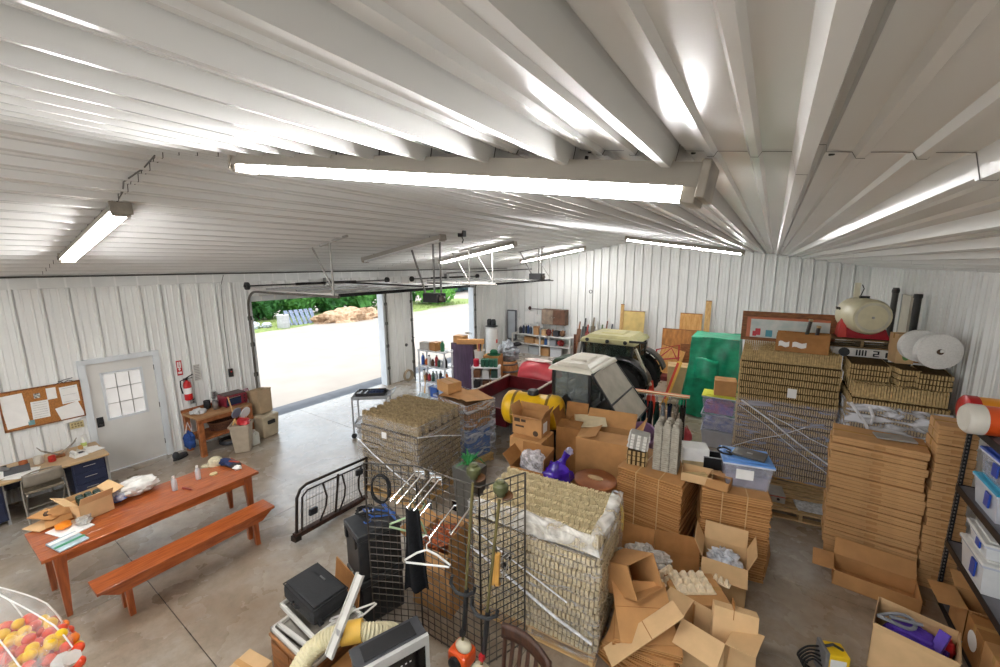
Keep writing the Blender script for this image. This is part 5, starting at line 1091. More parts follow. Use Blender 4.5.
for lv, items in ((1, (('black', '#232327'), ('brown', '#6a452f'), ('grey', '#6d7076'))), (2, (('brown', '#7d5236'), ('white', '#d7d7d7'), ('dark green', '#2a4a40'))), ):
    z = .08+(.88)*lv/3
    for k, (cn, hx) in enumerate(items): carton('%s box on the %s board of the low white shelf, %s' % (cn, {1: 'second', 2: 'third'}[lv], ['left', 'middle', 'right'][k]), on_shelf(S2, s2rz, -.24+k*.24, -.03, z), (.18, .24, .2), s2rz, pl(hx, .45), name='storage_box', tape=False, group='boxes on the low white shelf')
tag(MB().lathe([(.07, 0), (.08, .02), (.08, .2), (0, .2)], 14).build('spool', pl('#c0223a', .35), loc=on_shelf(S2, s2rz, -.27, -.02, .96), smooth=True), 'crimson spool on the top of the low white shelf', 'spool')
for k in range(4): tag(MB().box((-.05, -.1, 0), (.05, .1, .2)).build('green_box', pl('#1f5a45', .4), loc=on_shelf(S2, s2rz, -.08+k*.115, -.02, .96), rz=s2rz, bevel=.006), 'dark green box on top of the low white shelf, %s from the left' % ['first', 'second', 'third', 'fourth'][k], 'box', 'green boxes on the low shelf')
t = thing('plastic_pail', 'white pail of brushes standing behind the low white shelf', 'pail', (2.98, -6.0, .0)); MB().lathe([(.13, .95), (.16, 1.3), (.17, 1.3), (.155, 1.28), (.125, .97), (0, .97)], 18).build('pail_body', pl('#dcd9d2', .4), t, smooth=True); MB().lathe([(.14, 0), (.14, .95), (0, .95)], 14).build('stool_drum', mat('grey_drum_stool', '#8d8f94', .5), t, smooth=True)
for k in range(4): MB().tube([(-.05+k*.035, 0, 1.1), (-.1+k*.06, .02, 1.48)], [.012, .02], 6).build('brush', [PINEV, pl('#a83a32'), BLACKP, PINEV][k], t)
carton('brown carton behind the low white shelf, carrying the green hat', (3.33, -5.84, 0), (.46, .4, 1.18), R(15), KRAFT2)
t = thing('green_hat', 'dark green felt hat on the brown carton behind the low shelf', 'hat', (3.36, -5.84, 1.185)); MB().lathe([(.17, 0), (.18, .01), (.1, .02), (.1, .1), (.07, .14), (0, .15)], 20, sx=1.15).build('crown', cl('#1f5a3c'), t, smooth=True); MB().lathe([(.102, .03), (.102, .05)], 20, sx=1.15).build('hat_band', cl('#143a28'), t)
# barrel and cloth
t = thing('wooden_barrel', 'oak barrel with steel hoops standing behind the red trailer', 'barrel', (3.42, -5.2, 0))
BAR = mat('oak_staves', '#b07a3e', .6, var=.25, scale=4, stretch=(10, 10, 1.2), col2='#80502a')
MB().lathe([(.25, 0), (.27, .02), (.315, .22), (.335, .45), (.315, .68), (.27, .88), (.25, .9), (.24, .87), (0, .87)], 26).build('staves', BAR, t, smooth=True)
for z, r_ in ((.08, .287), (.27, .325), (.62, .327), (.82, .288)): MB().lathe([(r_, -.025), (r_+.004, -.02), (r_+.004, .02), (r_, .025)], 26, (0, 0, z)).build('hoop', mat('grey_hoop_steel', '#77777a', .45, .7), t, smooth=True)
t = thing('grey_jacket', 'light grey jacket draped over the top of the oak barrel', 'jacket', (3.38, -5.12, .88))
MB().ball((0, 0, .26), (.3, .26, .3), 28, 18, nz=.45, seed=71, fs_=4).build('body', mat('grey_denim', '#aeb3b8', .9, var=.25, scale=7, bump=.5), t, smooth=True); MB().tube([(-.1, -.2, .4), (-.2, -.3, .2), (-.18, -.33, -.1)], [.08, .07, .06], 10).build('sleeve', mat('grey_denim', '#aeb3b8', .9), t, smooth=True)
MB().ball((.25, .1, .5), (.14, .12, .06), 14, 8, nz=.3).build('dark_cap', cl('#2b2a2d'), t, smooth=True)
# ------------------------------------------------------------------ red trailer and sprayer tank
MAR = mat('maroon_trailer_paint', '#6e1a22', .4, var=.25, scale=4)
t = thing('utility_trailer', 'maroon steel sided trailer behind the wrapped pallets', 'trailer', (4.8, -7.35, 0), R(2))
MB().box((-.62, -1.1, .42), (.62, 1.1, .48)).build('bed', mat('dark_trailer_bed', '#3a2422', .7), t)
for nm, a, b in (('side_panel', (-.64, -1.12, .42), (-.6, 1.12, .8)), ('side_panel', (.6, -1.12, .42), (.64, 1.12, .8)), ('end_panel', (-.64, -1.14, .42), (.64, -1.1, .8)), ('end_panel', (-.64, 1.1, .42), (.64, 1.14, .8))): MB().box(a, b).build(nm, MAR, t, bevel=.005)
for x in (-.62, .62): MB().box((x-.03, -1.14, .8), (x+.03, 1.14, .83)).build('top_rail', mat('pale_worn_rail', '#bfae9e', .5, var=.3), t)
for sx in (-1, 1): MB().lathe([(0, -.08), (.16, -.08), (.28, -.07), (.3, 0), (.28, .07), (.16, .08), (0, .08)], 22, M=Matrix.Translation((sx*.76, .1, .3)) @ Matrix.Rotation(PI/2, 4, 'Y')).build('wheel', RUBBER, t, smooth=True)
MB().bar((0, -1.1, .42), (.0, -1.4, .4), .08).build('tongue', MAR, t); MB().tube([(.06, -1.3, .02), (.06, -1.3, 1.0)], .03, 8).build('jack_post', mat('rust_grey_jack', '#6b5a50', .6, .5), t); MB().tube([(.06, -1.3, 1.0), (.16, -1.3, 1.02), (.16, -1.3, 1.1)], .012, 6).build('crank', STEEL, t)
YEL = mat('yellow_tank_poly', '#f0be1a', .35, var=.06)
t = thing('sprayer_tank', 'yellow poly sprayer tank lying behind the printed carton', 'tank', (6.42, -9.02, 0), R(10))
M = Matrix.Translation((0, 0, 1.17)) @ Matrix.Rotation(PI/2, 4, 'Y')
MB().lathe([(0, -.54), (.2, -.53), (.28, -.47), (.3, -.4), (.3, -.27), (.285, -.25), (.285, .25), (.3, .27), (.3, .4), (.28, .47), (.2, .53), (0, .54)], 28, M=M).build('tank_body', YEL, t, smooth=True)
MB().lathe([(.1, 1.45), (.1, 1.5), (.085, 1.53), (0, 1.535)], 16).build('filler_cap', BLACKP, t, smooth=True)
for x in (-.3, .3): MB().lathe([(.305, -.025), (.31, 0), (.305, .025)], 28, M=Matrix.Translation((x, 0, 1.17)) @ Matrix.Rotation(PI/2, 4, 'Y')).build('strap', mat('dark_band', '#8a6a1a', .5), t)
for x in (-.3, .3): MB().frus((x, 0, 0), (.1, .5), (.1, .4), .93).build('stand_leg', BLACK, t)
carton('large carton standing under the printed carton near the yellow tank', (6.8, -9.72, 0), (.52, .46, .56), R(4), KRAFT2)
carton('kraft carton directly beneath the printed carton by the yellow tank', (6.8, -9.73, .565), (.54, .48, .5), R(4), KRAFT)
t = open_carton('printed carton with an open top in front of the yellow tank', (6.76, -9.68, 1.07), (.5, .32, .3), R(3), KRAFT, flaps=(70, 25, -20, 20), fl=.15)
p = MB(); p.box((-.22, -.1625, .2), (-.12, -.16, .26)); p.box((-.1, -.1625, .21), (-.02, -.16, .25)); p.box((-.2, -.1625, .12), (-.05, -.16, .15)); p.lathe([(.03, 0), (.045, 0), (.045, .002), (.03, .002)], 16, M=Matrix.Translation((.15, -.16, .06)) @ Matrix.Rotation(PI/2, 4, 'X')); p.build('printed_mark', mat('carton_ink', '#4a3524', .7), t)
MB().box((.2505, -.1, .06), (.253, .04, .22)).build('shipping_label', PAPER, t)
open_carton('open carton holding a clear plastic bag behind the cream egg trays', (7.08, -10.22, 0), (.5, .4, .86), R(6), KRAFT2, flaps=(150, 3, 10, 40), fl=.2)
t = thing('clear_plastic_bag', 'clear bag of grey plastic pots swelling out of the open carton', 'bag', (7.1, -10.22, .72)); MB().ball((0, 0, .16), (.2, .16, .19), 24, 15, nz=.35, seed=44).build('clear_film', film_mat('crinkled_clear_bag', '#eceaf0', .25, .85, 9, p0=.38, p1=.62), t, smooth=True)
for k, (x, y, hx) in enumerate(((-.06, 0, '#8b857b'), (.07, -.03, '#6d6a70'), (.01, .07, '#a59c8c'))): MB().lathe([(.04, 0), (.065, .12), (.055, .12), (0, .02)], 12, (x, y, .08)).build('pot', pl(hx), t, smooth=True)
t = thing('purple_bag', 'shiny purple plastic sack tied at the top beside the big carton', 'bag', (7.52, -10.3, .62), .3)
PUR = mat('purple_sack_film', '#4b25b0', .22, var=.35, scale=7, bump=.5, col2='#2b1170', coat=.3)
MB().ball((0, 0, .2), (.2, .17, .21), 26, 16, nz=.35, seed=51).build('sack', PUR, t, smooth=True); MB().tube([(.03, .02, .36), (.08, .03, .46), (.13, .04, .56)], [.08, .04, .055], 10).build('tied_neck', PUR, t, smooth=True); MB().ball((.15, .04, .58), (.05, .04, .05), 12, 8, nz=.6, seed=9).build('frayed_top', mat('silver_purple_film', '#c8bfe0', .2, var=.3, scale=12), t, smooth=True)
MB().grid(lambda u, v: (-.06+.13*u, -.178-.01*math.sin(3*u), .1+.16*v), 6, 6).build('pale_print', mat('pale_print', '#a9a0d8', .3, var=.4, scale=10), t)
carton('carton under the purple plastic sack', (7.52, -10.27, 0), (.3, .34, .61), .1, KRAFT2)
open_carton('very large open carton in the middle of the heap with folded flaps', (7.8, -9.18, 0), (.78, .62, 1.1), R(8), KRAFT, flaps=(-84, 35, 50, -78), fl=.3)
open_carton('tall carton left of the very large one, flap lifted over its rim', (7.2, -9.1, 0), (.38, .5, 1.12), R(8), KRAFT2, flaps=(-80, -84, 20, 15), fl=.26)
t = thing('cream_board', 'cream panel lying on the flaps of the very large carton', 'board', (7.45, -8.95, 1.16), rot=(R(8), R(-4), R(25))); MB().box((-.25, -.2, 0), (.25, .2, .012)).build('sheet', mat('cream_board_face', '#e6d6b2', .6, var=.08), t); MB().box((-.25, -.2, .012), (-.235, .2, .02)).build('folded_edge', KRAFT3, t)
t = thing('cable_spool', 'round rust coloured wooden spool top used as a stool by the cream trays', 'spool', (7.95, -10.0, 0))
SPO = mat('rust_wood_disc', '#a8673c', .5, var=.25, scale=3, col2='#7d4424')
MB().lathe([(.27, .74), (.285, .75), (.285, .785), (.27, .795), (0, .795)], 30).build('top_disc', SPO, t, smooth=True); MB().lathe([(.15, .04), (.15, .74)], 20).build('drum', DARKWOOD, t, smooth=True); MB().lathe([(.27, 0), (.285, .01), (.285, .035), (.27, .045), (0, .045)], 30).build('bottom_disc', SPO, t, smooth=True); MB().lathe([(0, .795), (.05, .795), (.05, .81), (0, .812)], 14, sx=2.2).build('flange', mat('cream_flange', '#c9a77a', .6), t)
t = thing('yellow_hose', 'yellow hose hooking down beside the rust coloured spool', 'hose', (8.27, -10.18, 0)); MB().tube(spl([(-.1, .05, .62), (0, 0, .72), (.12, -.04, .62), (.14, -.06, .3), (.12, -.1, .02)], 8), .018, 8).build('hose', pl('#d8b64a', .4), t, smooth=True); MB().lathe([(.025, 0), (.025, .05)], 8, (.12, -.1, 0)).build('fitting', STEEL, t)
# ------------------------------------------------------------------ tractors
CREAM = mat('cream_tractor_roof', '#ece5d3', .4, var=.06, scale=3)
OLIVE = mat('pale_olive_roof', '#b3ac7e', .45, var=.15, scale=3)
def wheel(t, c, r, w_, name='wheel', hub=None):
    M = Matrix.Translation(c) @ Matrix.Rotation(PI/2, 4, 'X')
    o = MB().lathe([(r*.55, -w_/2), (r*.9, -w_/2), (r, -w_*.3), (r, w_*.3), (r*.9, w_/2), (r*.55, w_/2)], 30, M=M).build(name, RUBBER, t, smooth=True)
    lug = MB()
    for k in range(18):
        a = k*PI/9
        for s in (-1, 1):
            lug.cbox((c[0]+r*1.0*math.cos(a+s*.08), c[1]+s*w_*.22, c[2]+r*1.0*math.sin(a+s*.08)), (.05, w_*.4, .05), ry=-a, rz=0)
    lug.build('tread', RUBBER, o)
    MB().lathe([(0, -w_*.3), (r*.2, -w_*.34), (r*.3, -w_*.2), (r*.55, -w_*.45), (r*.58, -w_*.5), (r*.58, w_*.5), (r*.3, w_*.2), (0, w_*.3)], 24, M=M).build('rim', hub or mat('grey_rim_steel', '#a7a9ac', .4, .5, var=.1), o, smooth=True)
    return o
def cab(t, x0, x1, y0, y1, zb, zr, roofm, lean=.05, rh=.13, oh=.12, glass=DGLASS):
    r = MB(); r.frus(((x0+x1)/2, (y0+y1)/2, zr), (x1-x0+oh*2, y1-y0+oh*2), (x1-x0+oh, y1-y0+oh), rh*.6); r.frus(((x0+x1)/2, (y0+y1)/2, zr+rh*.6), (x1-x0, y1-y0), (x1-x0-.2, y1-y0-.2), rh*.4)
    ro = r.build('roof', roofm, t, bevel=.03)
    MB().frus(((x0+x1)/2, (y0+y1)/2, zr+rh), ((x1-x0)*.5, (y1-y0)*.5), ((x1-x0)*.42, (y1-y0)*.42), .03).build('roof_hatch', roofm, ro, bevel=.01)
    for x in (x0, x1):
        for y in (y0, y1): MB().bar((x, y, zb), (x+(.0), y, zr+.02), .05).build('pillar', BLACK, t)
    ym = y0+(y1-y0)*.55
    for x in (x0, x1): MB().bar((x, ym, zb), (x, ym, zr+.02), .04).build('pillar', BLACK, t)
    for nm, a, b in (('side_window', (x0-.004, y0, zb+.05), (x0+.004, ym, zr)), ('side_window', (x1-.004, y0, zb+.05), (x1+.004, ym, zr)), ('side_window', (x0-.004, ym, zb+.05), (x0+.004, y1, zr)), ('side_window', (x1-.004, ym, zb+.05), (x1+.004, y1, zr)), ('windscreen', (x0, y0-.004, zb+.05), (x1, y0+.004, zr)), ('windscreen', (x0, y1-.004, zb+.05), (x1, y1+.004, zr))):
        MB().box(a, b).build(nm, glass, t)
    MB().box((x0-.02, y0-.02, zb-.3), (x1+.02, y1+.02, zb+.04)).build('lower_cab', BLACK, t, bevel=.02)
    s = MB(); s.box(((x0+x1)/2-.22, (y0+y1)/2-.1, zb-.02), ((x0+x1)/2+.22, (y0+y1)/2+.3, zb+.15)); s.box(((x0+x1)/2-.22, (y0+y1)/2+.25, zb+.1), ((x0+x1)/2+.22, (y0+y1)/2+.38, zb+.6)); s.build('seat', BLACKP, t, bevel=.03)
    w_ = MB(); c = ((x0+x1)/2, (y0+y1)/2-.4, zb+.38); w_.tube([(c[0]+.17*math.cos(k*PI/8), c[1]+.06*math.sin(k*PI/8), c[2]+.15*math.sin(k*PI/8)) for k in range(16)], .014, 6, closed=True); w_.bar(c, (c[0], c[1]-.2, zb-.05), .03); w_.build('steering_wheel', BLACKP, t)
# olive roofed tractor at the back, nose to the left
t = thing('tractor', 'tractor with an olive roof and big rear tyre near the rear wall', 'tractor', (6.35, -4.3, 0), R(0))
cab(t, -.68, .6, -.62, .66, .98, 1.66, OLIVE, rh=.2, oh=.1)
for x, y in ((-.55, -.7), (.0, -.72), (.45, -.7)): MB().lathe([(0, 0), (.045, 0), (.05, .04), (0, .05)], 12, M=Matrix.Translation((x, y, 1.74)) @ Matrix.Rotation(PI/2, 4, 'X')).build('work_light', BLACKP, t)
for sy in (-.78, .82):
    wheel(t, (.4, sy, .62), .6, .38, hub=mat('pale_rim_steel', '#c3c4c4', .4, .3, var=.08))
    f = MB(); f.grid(lambda u, v: (.4+.72*math.cos(PI*(.08+.84*u)), sy-.22+.44*v, .66+.7*math.sin(PI*(.08+.84*u))), 16, 3); f.build('fender', mat('black_fender', '#232425', .35), t, solid=.03, smooth=True)
    wheel(t, (-1.25, sy*.85, .38), .37, .26)
MB().prism([(-.7, .5), (-.72, 1.15), (-1.7, 1.0), (-1.78, .9), (-1.78, .5)], -.32, .34, 'y').build('bonnet', mat('dark_green_bonnet', '#27432d', .35), t, bevel=.05)
MB().box((-1.5, -.25, .38), (.85, .25, .55)).build('chassis', BLACK, t)
MB().bar((.72, -.75, 1.62), (1.12, -.72, .75), .1, .05).build('mirror_strut', mat('pale_strut', '#c6c0ae', .5), t); MB().bar((.55, -.7, 1.78), (.98, -.78, 1.8), .05).build('lamp_bar', BLACKP, t)
MB().tube([(-1.1, -.25, 1.0), (-1.1, -.25, 1.75)], .04, 8).build('exhaust', RUST, t)
# cream roofed cab in front
t = thing('compact_tractor', 'compact tractor with a cream cab roof and a tilted glass door', 'tractor', (6.93, -8.0, 0), R(0))
cab(t, -.36, .33, -.52, .60, 1.12, 1.82, CREAM, rh=.13, oh=.1, glass=mat('pale_cab_glass', '#aab3b0', .08, var=.1, alpha=.22))
v0, v1, v2, v3 = Vector((.40, -.62, 1.84)), Vector((.38, .62, 1.84)), Vector((1.02, .72, .96)), Vector((1.02, -.6, .96))
dr = MB().add([v0, v1, v2, v3], [(0, 1, 2, 3)]).build('open_glass_door', mat('dusty_door_glass', '#e6dece', .25, var=.1, scale=4, alpha=.75), t, solid=.008)
fr = MB()
for a, b in ((v0, v1), (v1, v2), (v2, v3), (v3, v0), (v0.lerp(v3, .55), v1.lerp(v2, .55))): fr.bar(a, b, .035, .03)
fr.build('door_frame', BLACK, dr)
for sy in (-.5, .6): wheel(t, (.15, sy, .46), .45, .28)
for sy in (-.45, .55): wheel(t, (-.85, sy, .3), .29, .2)
MB().ball((.0, -.56, .98), (.32, .14, .14), 18, 10).build('side_tank', mat('grey_side_tank', '#77797a', .4), t, smooth=True)
MB().prism([(-.38, .45), (-.4, 1.05), (-1.1, .95), (-1.18, .85), (-1.18, .45)], -.28, .36, 'y').build('bonnet', mat('dark_bonnet', '#2c2d30', .35), t, bevel=.05)
MB().bar((-.42, -.5, .95), (-.05, -.56, 1.35), .06, .14).build('black_fender_panel', BLACK, t)
t = thing('red_riding_mower', 'red hooded mower between the trailer and the cream roofed tractor', 'mower', (4.72, -5.62, 0), R(4))
REDH = mat('faded_red_hood', '#c6414a', .35, var=.12, scale=3)
MB().grid(lambda u, v: (-.5+1.0*u, .36*math.cos(PI*v), .62+.55*math.sin(PI*v)*(.75+.25*math.sin(PI*min(1, u*1.2)))), 12, 10).build('hood', REDH, t, solid=.02, smooth=True)
MB().grid(lambda u, v: (-.62+.16*u, .34*math.cos(PI*v), .5+.55*math.sin(PI*v)*u), 5, 10).build('grille', REDH, t, solid=.02, smooth=True)
MB().box((-.5, -.34, .3), (1.0, .34, .6)).build('chassis', BLACKP, t, bevel=.03); MB().box((.55, -.22, .6), (.95, .22, .72)).build('seat', BLACKP, t, bevel=.03)
for sy in (-.42, .42): wheel(t, (.7, sy, .28), .27, .2); wheel(t, (-.45, sy*.9, .2), .19, .14)
MB().ball((-.05, 0, 1.15), (.4, .16, .025), 18, 6).build('pale_cover', mat('pale_hood_cover', '#e4cfc8', .5), t, smooth=True)
t = thing('purple_tub', 'pale purple plastic tub beside the tilted glass door of the cream tractor', 'tub', (8.18, -8.42, .72)); MB().lathe([(.16, 0), (.22, .3), (.235, .3), (.235, .33), (.21, .33), (.15, .02), (0, .02)], 22, M=Matrix.Rotation(R(35), 4, 'X')).build('tub_body', mat('lilac_plastic', '#b993c4', .35, var=.08), t, smooth=True)
MB().box((-.17, -.17, -.72), (.17, .17, -.02)).build('crate_base', mat('grey_crate', '#5c5a58', .6), t)
t = thing('pink_bucket', 'dark pink bucket under the cream tractor door', 'bucket', (7.74, -8.68, .6)); MB().lathe([(.12, 0), (.16, .26), (.15, .26), (.11, .02), (0, .02)], 18).build('bucket_body', pl('#b83a78', .35), t, smooth=True); MB().tube([(.15*math.cos(k*PI/8), .02, .26+.1*math.sin(k*PI/8)) for k in range(9)], .006, 5).build('handle', STEEL, t); MB().box((-.16, -.16, -.6), (.16, .16, -.002)).build('crate_base', KRAFT2, t)
# ------------------------------------------------------------------ rear wall boards, red equipment
def board(label, x, z0, w_, h_, m, y=-.14, lean=-6, tilt=0, th=.02, name='plywood_sheet'):
    t = thing(name, label, 'board', (x, y-.12*h_, z0), rot=(R(lean), R(tilt), 0), group=None)
    MB().box((-w_/2, -th/2, 0), (w_/2, th/2, h_)).build('panel', m, t); MB().box((-w_/2-.002, -th/2-.002, h_-.025), (w_/2+.002, th/2+.002, h_)).build('cut_edge', OLDWOOD, t)
board('large orange plywood sheet leaning on the rear wall behind the green tarp', 7.25, .0, 1.1, 1.5, mat('orange_ply', '#c98642', .6, var=.25, scale=3, stretch=(3, 3, 1)), y=-.3)
board('small pale plywood piece leaning above the orange sheet', 7.55, .0, .68, 2.05, PLY)
board('cream plywood sheet standing behind the olive tractor roof', 5.62, .0, .82, 2.02, mat('cream_ply', '#ddc078', .6, var=.15, scale=3))
board('narrow upright plank left of the cream plywood sheet', 5.22, 0, .12, 2.25, PINEV, name='wood_plank')
board('narrow upright plank right of the small pale plywood piece', 8.05, 0, .17, 2.5, PINEV, name='wood_plank')
board('brown hardboard piece in front of the orange plywood sheet', 7.62, 0, .55, 1.05, OLDWOOD, y=-.55)
board('kraft coloured board leaning low before the orange plywood', 6.95, 0, .75, .95, PLY, y=-.7, tilt=14)
t = thing('red_frame_cart', 'tangle of red tubular frame standing before the plywood sheets', 'frame', (7.15, -1.55, 0))
RT = pl('#b5202a', .35)
MB().tube([(-.35, 0, .1), (-.35, 0, .95), (.3, .1, 1.15), (.3, .1, .1)], .025, 8).tube([(-.3, .1, .6), (.35, .05, .75)], .022, 8).tube([(-.2, -.05, .75), (.1, .0, 1.05), (.28, 0, .7)], .02, 8).build('tube_frame', RT, t, smooth=True); MB().box((-.4, -.2, 0), (.4, .25, .14)).build('base_plate', mat('dark_red_base', '#6d1f24', .5), t)
for x in (-.3, .3): MB().lathe([(0, -.03), (.1, -.03), (.1, .03), (0, .03)], 14, M=Matrix.Translation((x, -.24, .1)) @ Matrix.Rotation(PI/2, 4, 'X')).build('wheel', RUBBER, t)
t = thing('traffic_cone', 'tall orange red cone by the olive tractor rear wheel', 'cone', (7.42, -4.7, 0)); MB().lathe([(.16, .03), (.15, .04), (.03, .78), (0, .79)], 20).build('cone_body', pl('#d8402a', .4), t, smooth=True); MB().box((-.2, -.2, 0), (.2, .2, .03)).build('base', pl('#d8402a', .4), t)
t = thing('orange_barrier_board', 'orange and yellow striped board leaning near the green tarp', 'board', (7.62, -4.2, 0), rot=(R(-14), R(14), 0)); MB().box((-.06, -.02, 0), (.06, .02, 1.25)).build('plank', pl('#e7b24a', .5), t); MB().box((-.06, -.024, .2), (.0, -.02, 1.2)).build('stripe', pl('#d8402a', .5), t)
t = carton('plain carton on the floor below the plywood, behind the clothes rack', (7.78, -2.85, 0), (.7, .6, .85), .2, KRAFT3)
# ------------------------------------------------------------------ clothes rail with hanging garments
t = thing('wooden_rail_board', 'long pale board with an orange stripe resting across the clothes rail', 'board', (8.08, -7.1, 1.22), R(6)); MB().box((-.56, -.06, 0), (.56, .06, .03)).build('plank', mat('pale_plank', '#e0c596', .6, var=.15), t); MB().box((-.56, -.064, .019), (.56, -.06, .03)).box((-.56, .02, .03), (.56, .06, .034)).build('orange_stripe', pl('#d95a2c', .5), t)
t = thing('garment_rack', 'low clothes rail under the pale board, hung with dark garments', 'rack', (8.08, -7.1, 0), R(6))
MB().tube([(-.5, 0, .02), (-.5, 0, 1.18), (.5, 0, 1.18), (.5, 0, .02)], .016, 8).build('rail_frame', CHROME, t)
for x in (-.5, .5): MB().box((x-.03, -.25, 0), (x+.03, .25, .03)).build('foot', BLACK, t)
gar = (('grey', '#7f8388'), ('black', '#1d1e20'), ('teal', '#1f5f6c'), ('charcoal', '#35363a'), ('dark green', '#1f3f36'), ('silver grey', '#aab0b5'), ('navy', '#23304a'), ('stone', '#a59a8c'), ('brown black', '#2c2522'))
for k, (cn, hx) in enumerate(gar):
    x = -.46+k*.115; a, b = rot_z((x, 0), R(6))
    g = thing('hanging_garment', '%s garment on the clothes rail, %s' % (cn, 'at the left end' if k == 0 else ('at the right end' if k == len(gar)-1 else 'between the %s and %s ones' % (gar[k-1][0], gar[k+1][0]))), 'garment', (8.08+a, -7.1+b, .42), R(6), 'garments on the clothes rail')
    MB().grid(lambda u, v: ((.042+.01*math.sin(v*7+k))*math.cos(u*2*PI), (.2-.11*max(0, v-.75)*4)*math.sin(u*2*PI)*(1+.08*math.sin(v*5)), .62*v), 18, 12).build('cloth', cl(hx), g, smooth=True)
    MB().tube([(0, 0, .6), (0, 0, .74), (0, .02, .77), (0, .035, .755)], .006, 5).build('hanger_hook', STEEL, g)
# ------------------------------------------------------------------ green tarp
TARP = mat('green_tarpaulin', '#1cab7e', .3, var=.2, scale=5, bump=.35, col2='#0f7f5c')
t = thing('tarp_covered_stack', 'tall stack covered with a shiny green tarpaulin before the rear wall', 'covered stack', (8.72, -3.95, 0))
def tarpf(u, v):   # v 0 = ground hem, 1 = top edge
    a = u*2*PI; c, s = math.cos(a), math.sin(a); k = max(abs(c), abs(s)); bx, by = c/k, s/k
    w_ = .5+.2*(1-v)**1.5; d_ = .48+.12*(1-v)**1.5
    f = .05*(1-v)*math.sin(a*9+2*math.sin(v*4))+.03*noise.noise(Vector((bx*3, by*3, v*4)))
    return (bx*(w_+f), by*(d_+f), 1.93*v+.02+.02*math.sin(a*3)*v)
mb = MB().grid(tarpf, 96, 24); mb.grid(lambda u, v: ((u-.5)*1.02, (v-.5)*.98, 1.945+.02*noise.noise(Vector((u*5, v*5, 4)))), 14, 14); mb.build('tarpaulin', TARP, t, smooth=True)
MB().box((-.44, -.42, .0), (.44, .42, 1.9)).build('boxes_beneath', KRAFT2, t)
MB().grid(lambda u, v: (-.38+.5*u, -.6-.05*math.sin(u*PI)+.07*v, .95+.5*v+.03*math.sin(5*u)), 8, 8).build('tarp_fold', TARP, t, smooth=True, solid=.01)
# ------------------------------------------------------------------ clear storage bins beside the tarp
def bin_(label, loc, rz, d, bodym, lidm, lid=True, content=None, name='storage_bin', group=None):
    t = thing(name, label, 'storage bin', loc, rz, group); w_, l_, h_ = d; th = .012
    mb = MB()
    o, i = (w_, l_), (w_*.86, l_*.86)
    vs = []
    for (a, b), z in (((i[0], i[1]), 0), ((o[0], o[1]), h_)):
        for sx, sy in ((-1, -1), (1, -1), (1, 1), (-1, 1)): vs.append((sx*a/2, sy*b/2, z))
    mb.add(vs, [(3, 2, 1, 0), (0, 1, 5, 4), (1, 2, 6, 5), (2, 3, 7, 6), (3, 0, 4, 7)])
    mb.build('bin_body', bodym, t, solid=.008)
    r_ = MB(); 
    for a, b in (((-w_/2-.015, -l_/2-.015, h_-.02), (w_/2+.015, -l_/2, h_)), ((-w_/2-.015, l_/2, h_-.02), (w_/2+.015, l_/2+.015, h_)), ((-w_/2-.015, -l_/2, h_-.02), (-w_/2, l_/2, h_)), ((w_/2, -l_/2, h_-.02), (w_/2+.015, l_/2, h_))): r_.box(a, b)
    r_.build('rim', RIMM, t)
    if lid:
        l = MB(); l.frus((0, 0, h_), (w_+.04, l_+.04), (w_+.02, l_+.02), .018); l.frus((0, 0, h_+.018), (w_*.86, l_*.86), (w_*.82, l_*.82), .014); l.build('lid', lidm, t, bevel=.004)
    if content:
        MB().frus((0, 0, .012), (w_*.82, l_*.82), (w_*.86, l_*.86), h_*.45).ball((0, 0, h_*.48), (w_*.4, l_*.4, h_*.25), 18, 10, nz=.5, seed=w_*9+h_*7+loc[0]).build('contents', content, t, smooth=True)
    return t
CLR = mat('clear_bin_plastic', '#e3e6f4', .15, var=.05, alpha=.2)
RIMM = mat('pale_bin_rim', '#dfe3f0', .25, var=.03, alpha=.85)
CLRW = mat('milky_bin_plastic', '#dfe2ea', .25, var=.04, alpha=.8)
PURC = mat('purple_cloth_contents', '#7d62c8', .85, var=.5, scale=7, col2='#d86a9a')
MIX = mat('mixed_toys', '#8593d2', .7, var=.6, scale=12, col2='#e6e4ec')
bin_('bottom milky storage bin of the stack by the green tarp', (9.07, -6.0, 0), .05, (.6, .42, .36), CLRW, CLRW, False, mat('white_papers_contents', '#dfe0e6', .8, var=.3, scale=14))
bin_('middle clear storage bin of the stack by the green tarp', (9.07, -6.0, .37), .02, (.62, .44, .33), CLR, CLR, False, MIX)
bin_('top clear storage bin with a yellow lid, full of purple cloth', (9.05, -6.0, .71), .03, (.6, .44, .36), CLR, pl('#dde04a', .35), True, PURC)
carton('cube shaped kraft carton on the yellow lidded bin', (9.12, -6.0, 1.106), (.38, .36, .3), .12, KRAFT)
t = thing('red_bag_bundle', 'small coral red bag on the floor left of the clear bins', 'bag', (8.52, -6.3, 0)); MB().ball((0, 0, .16), (.11, .1, .16), 18, 12, nz=.3, seed=3).build('bag_body', pl('#d4505a', .5), t, smooth=True); MB().tube([(-.05, 0, .28), (0, 0, .4), (.05, 0, .28)], .012, 6).build('strap', RED, t)
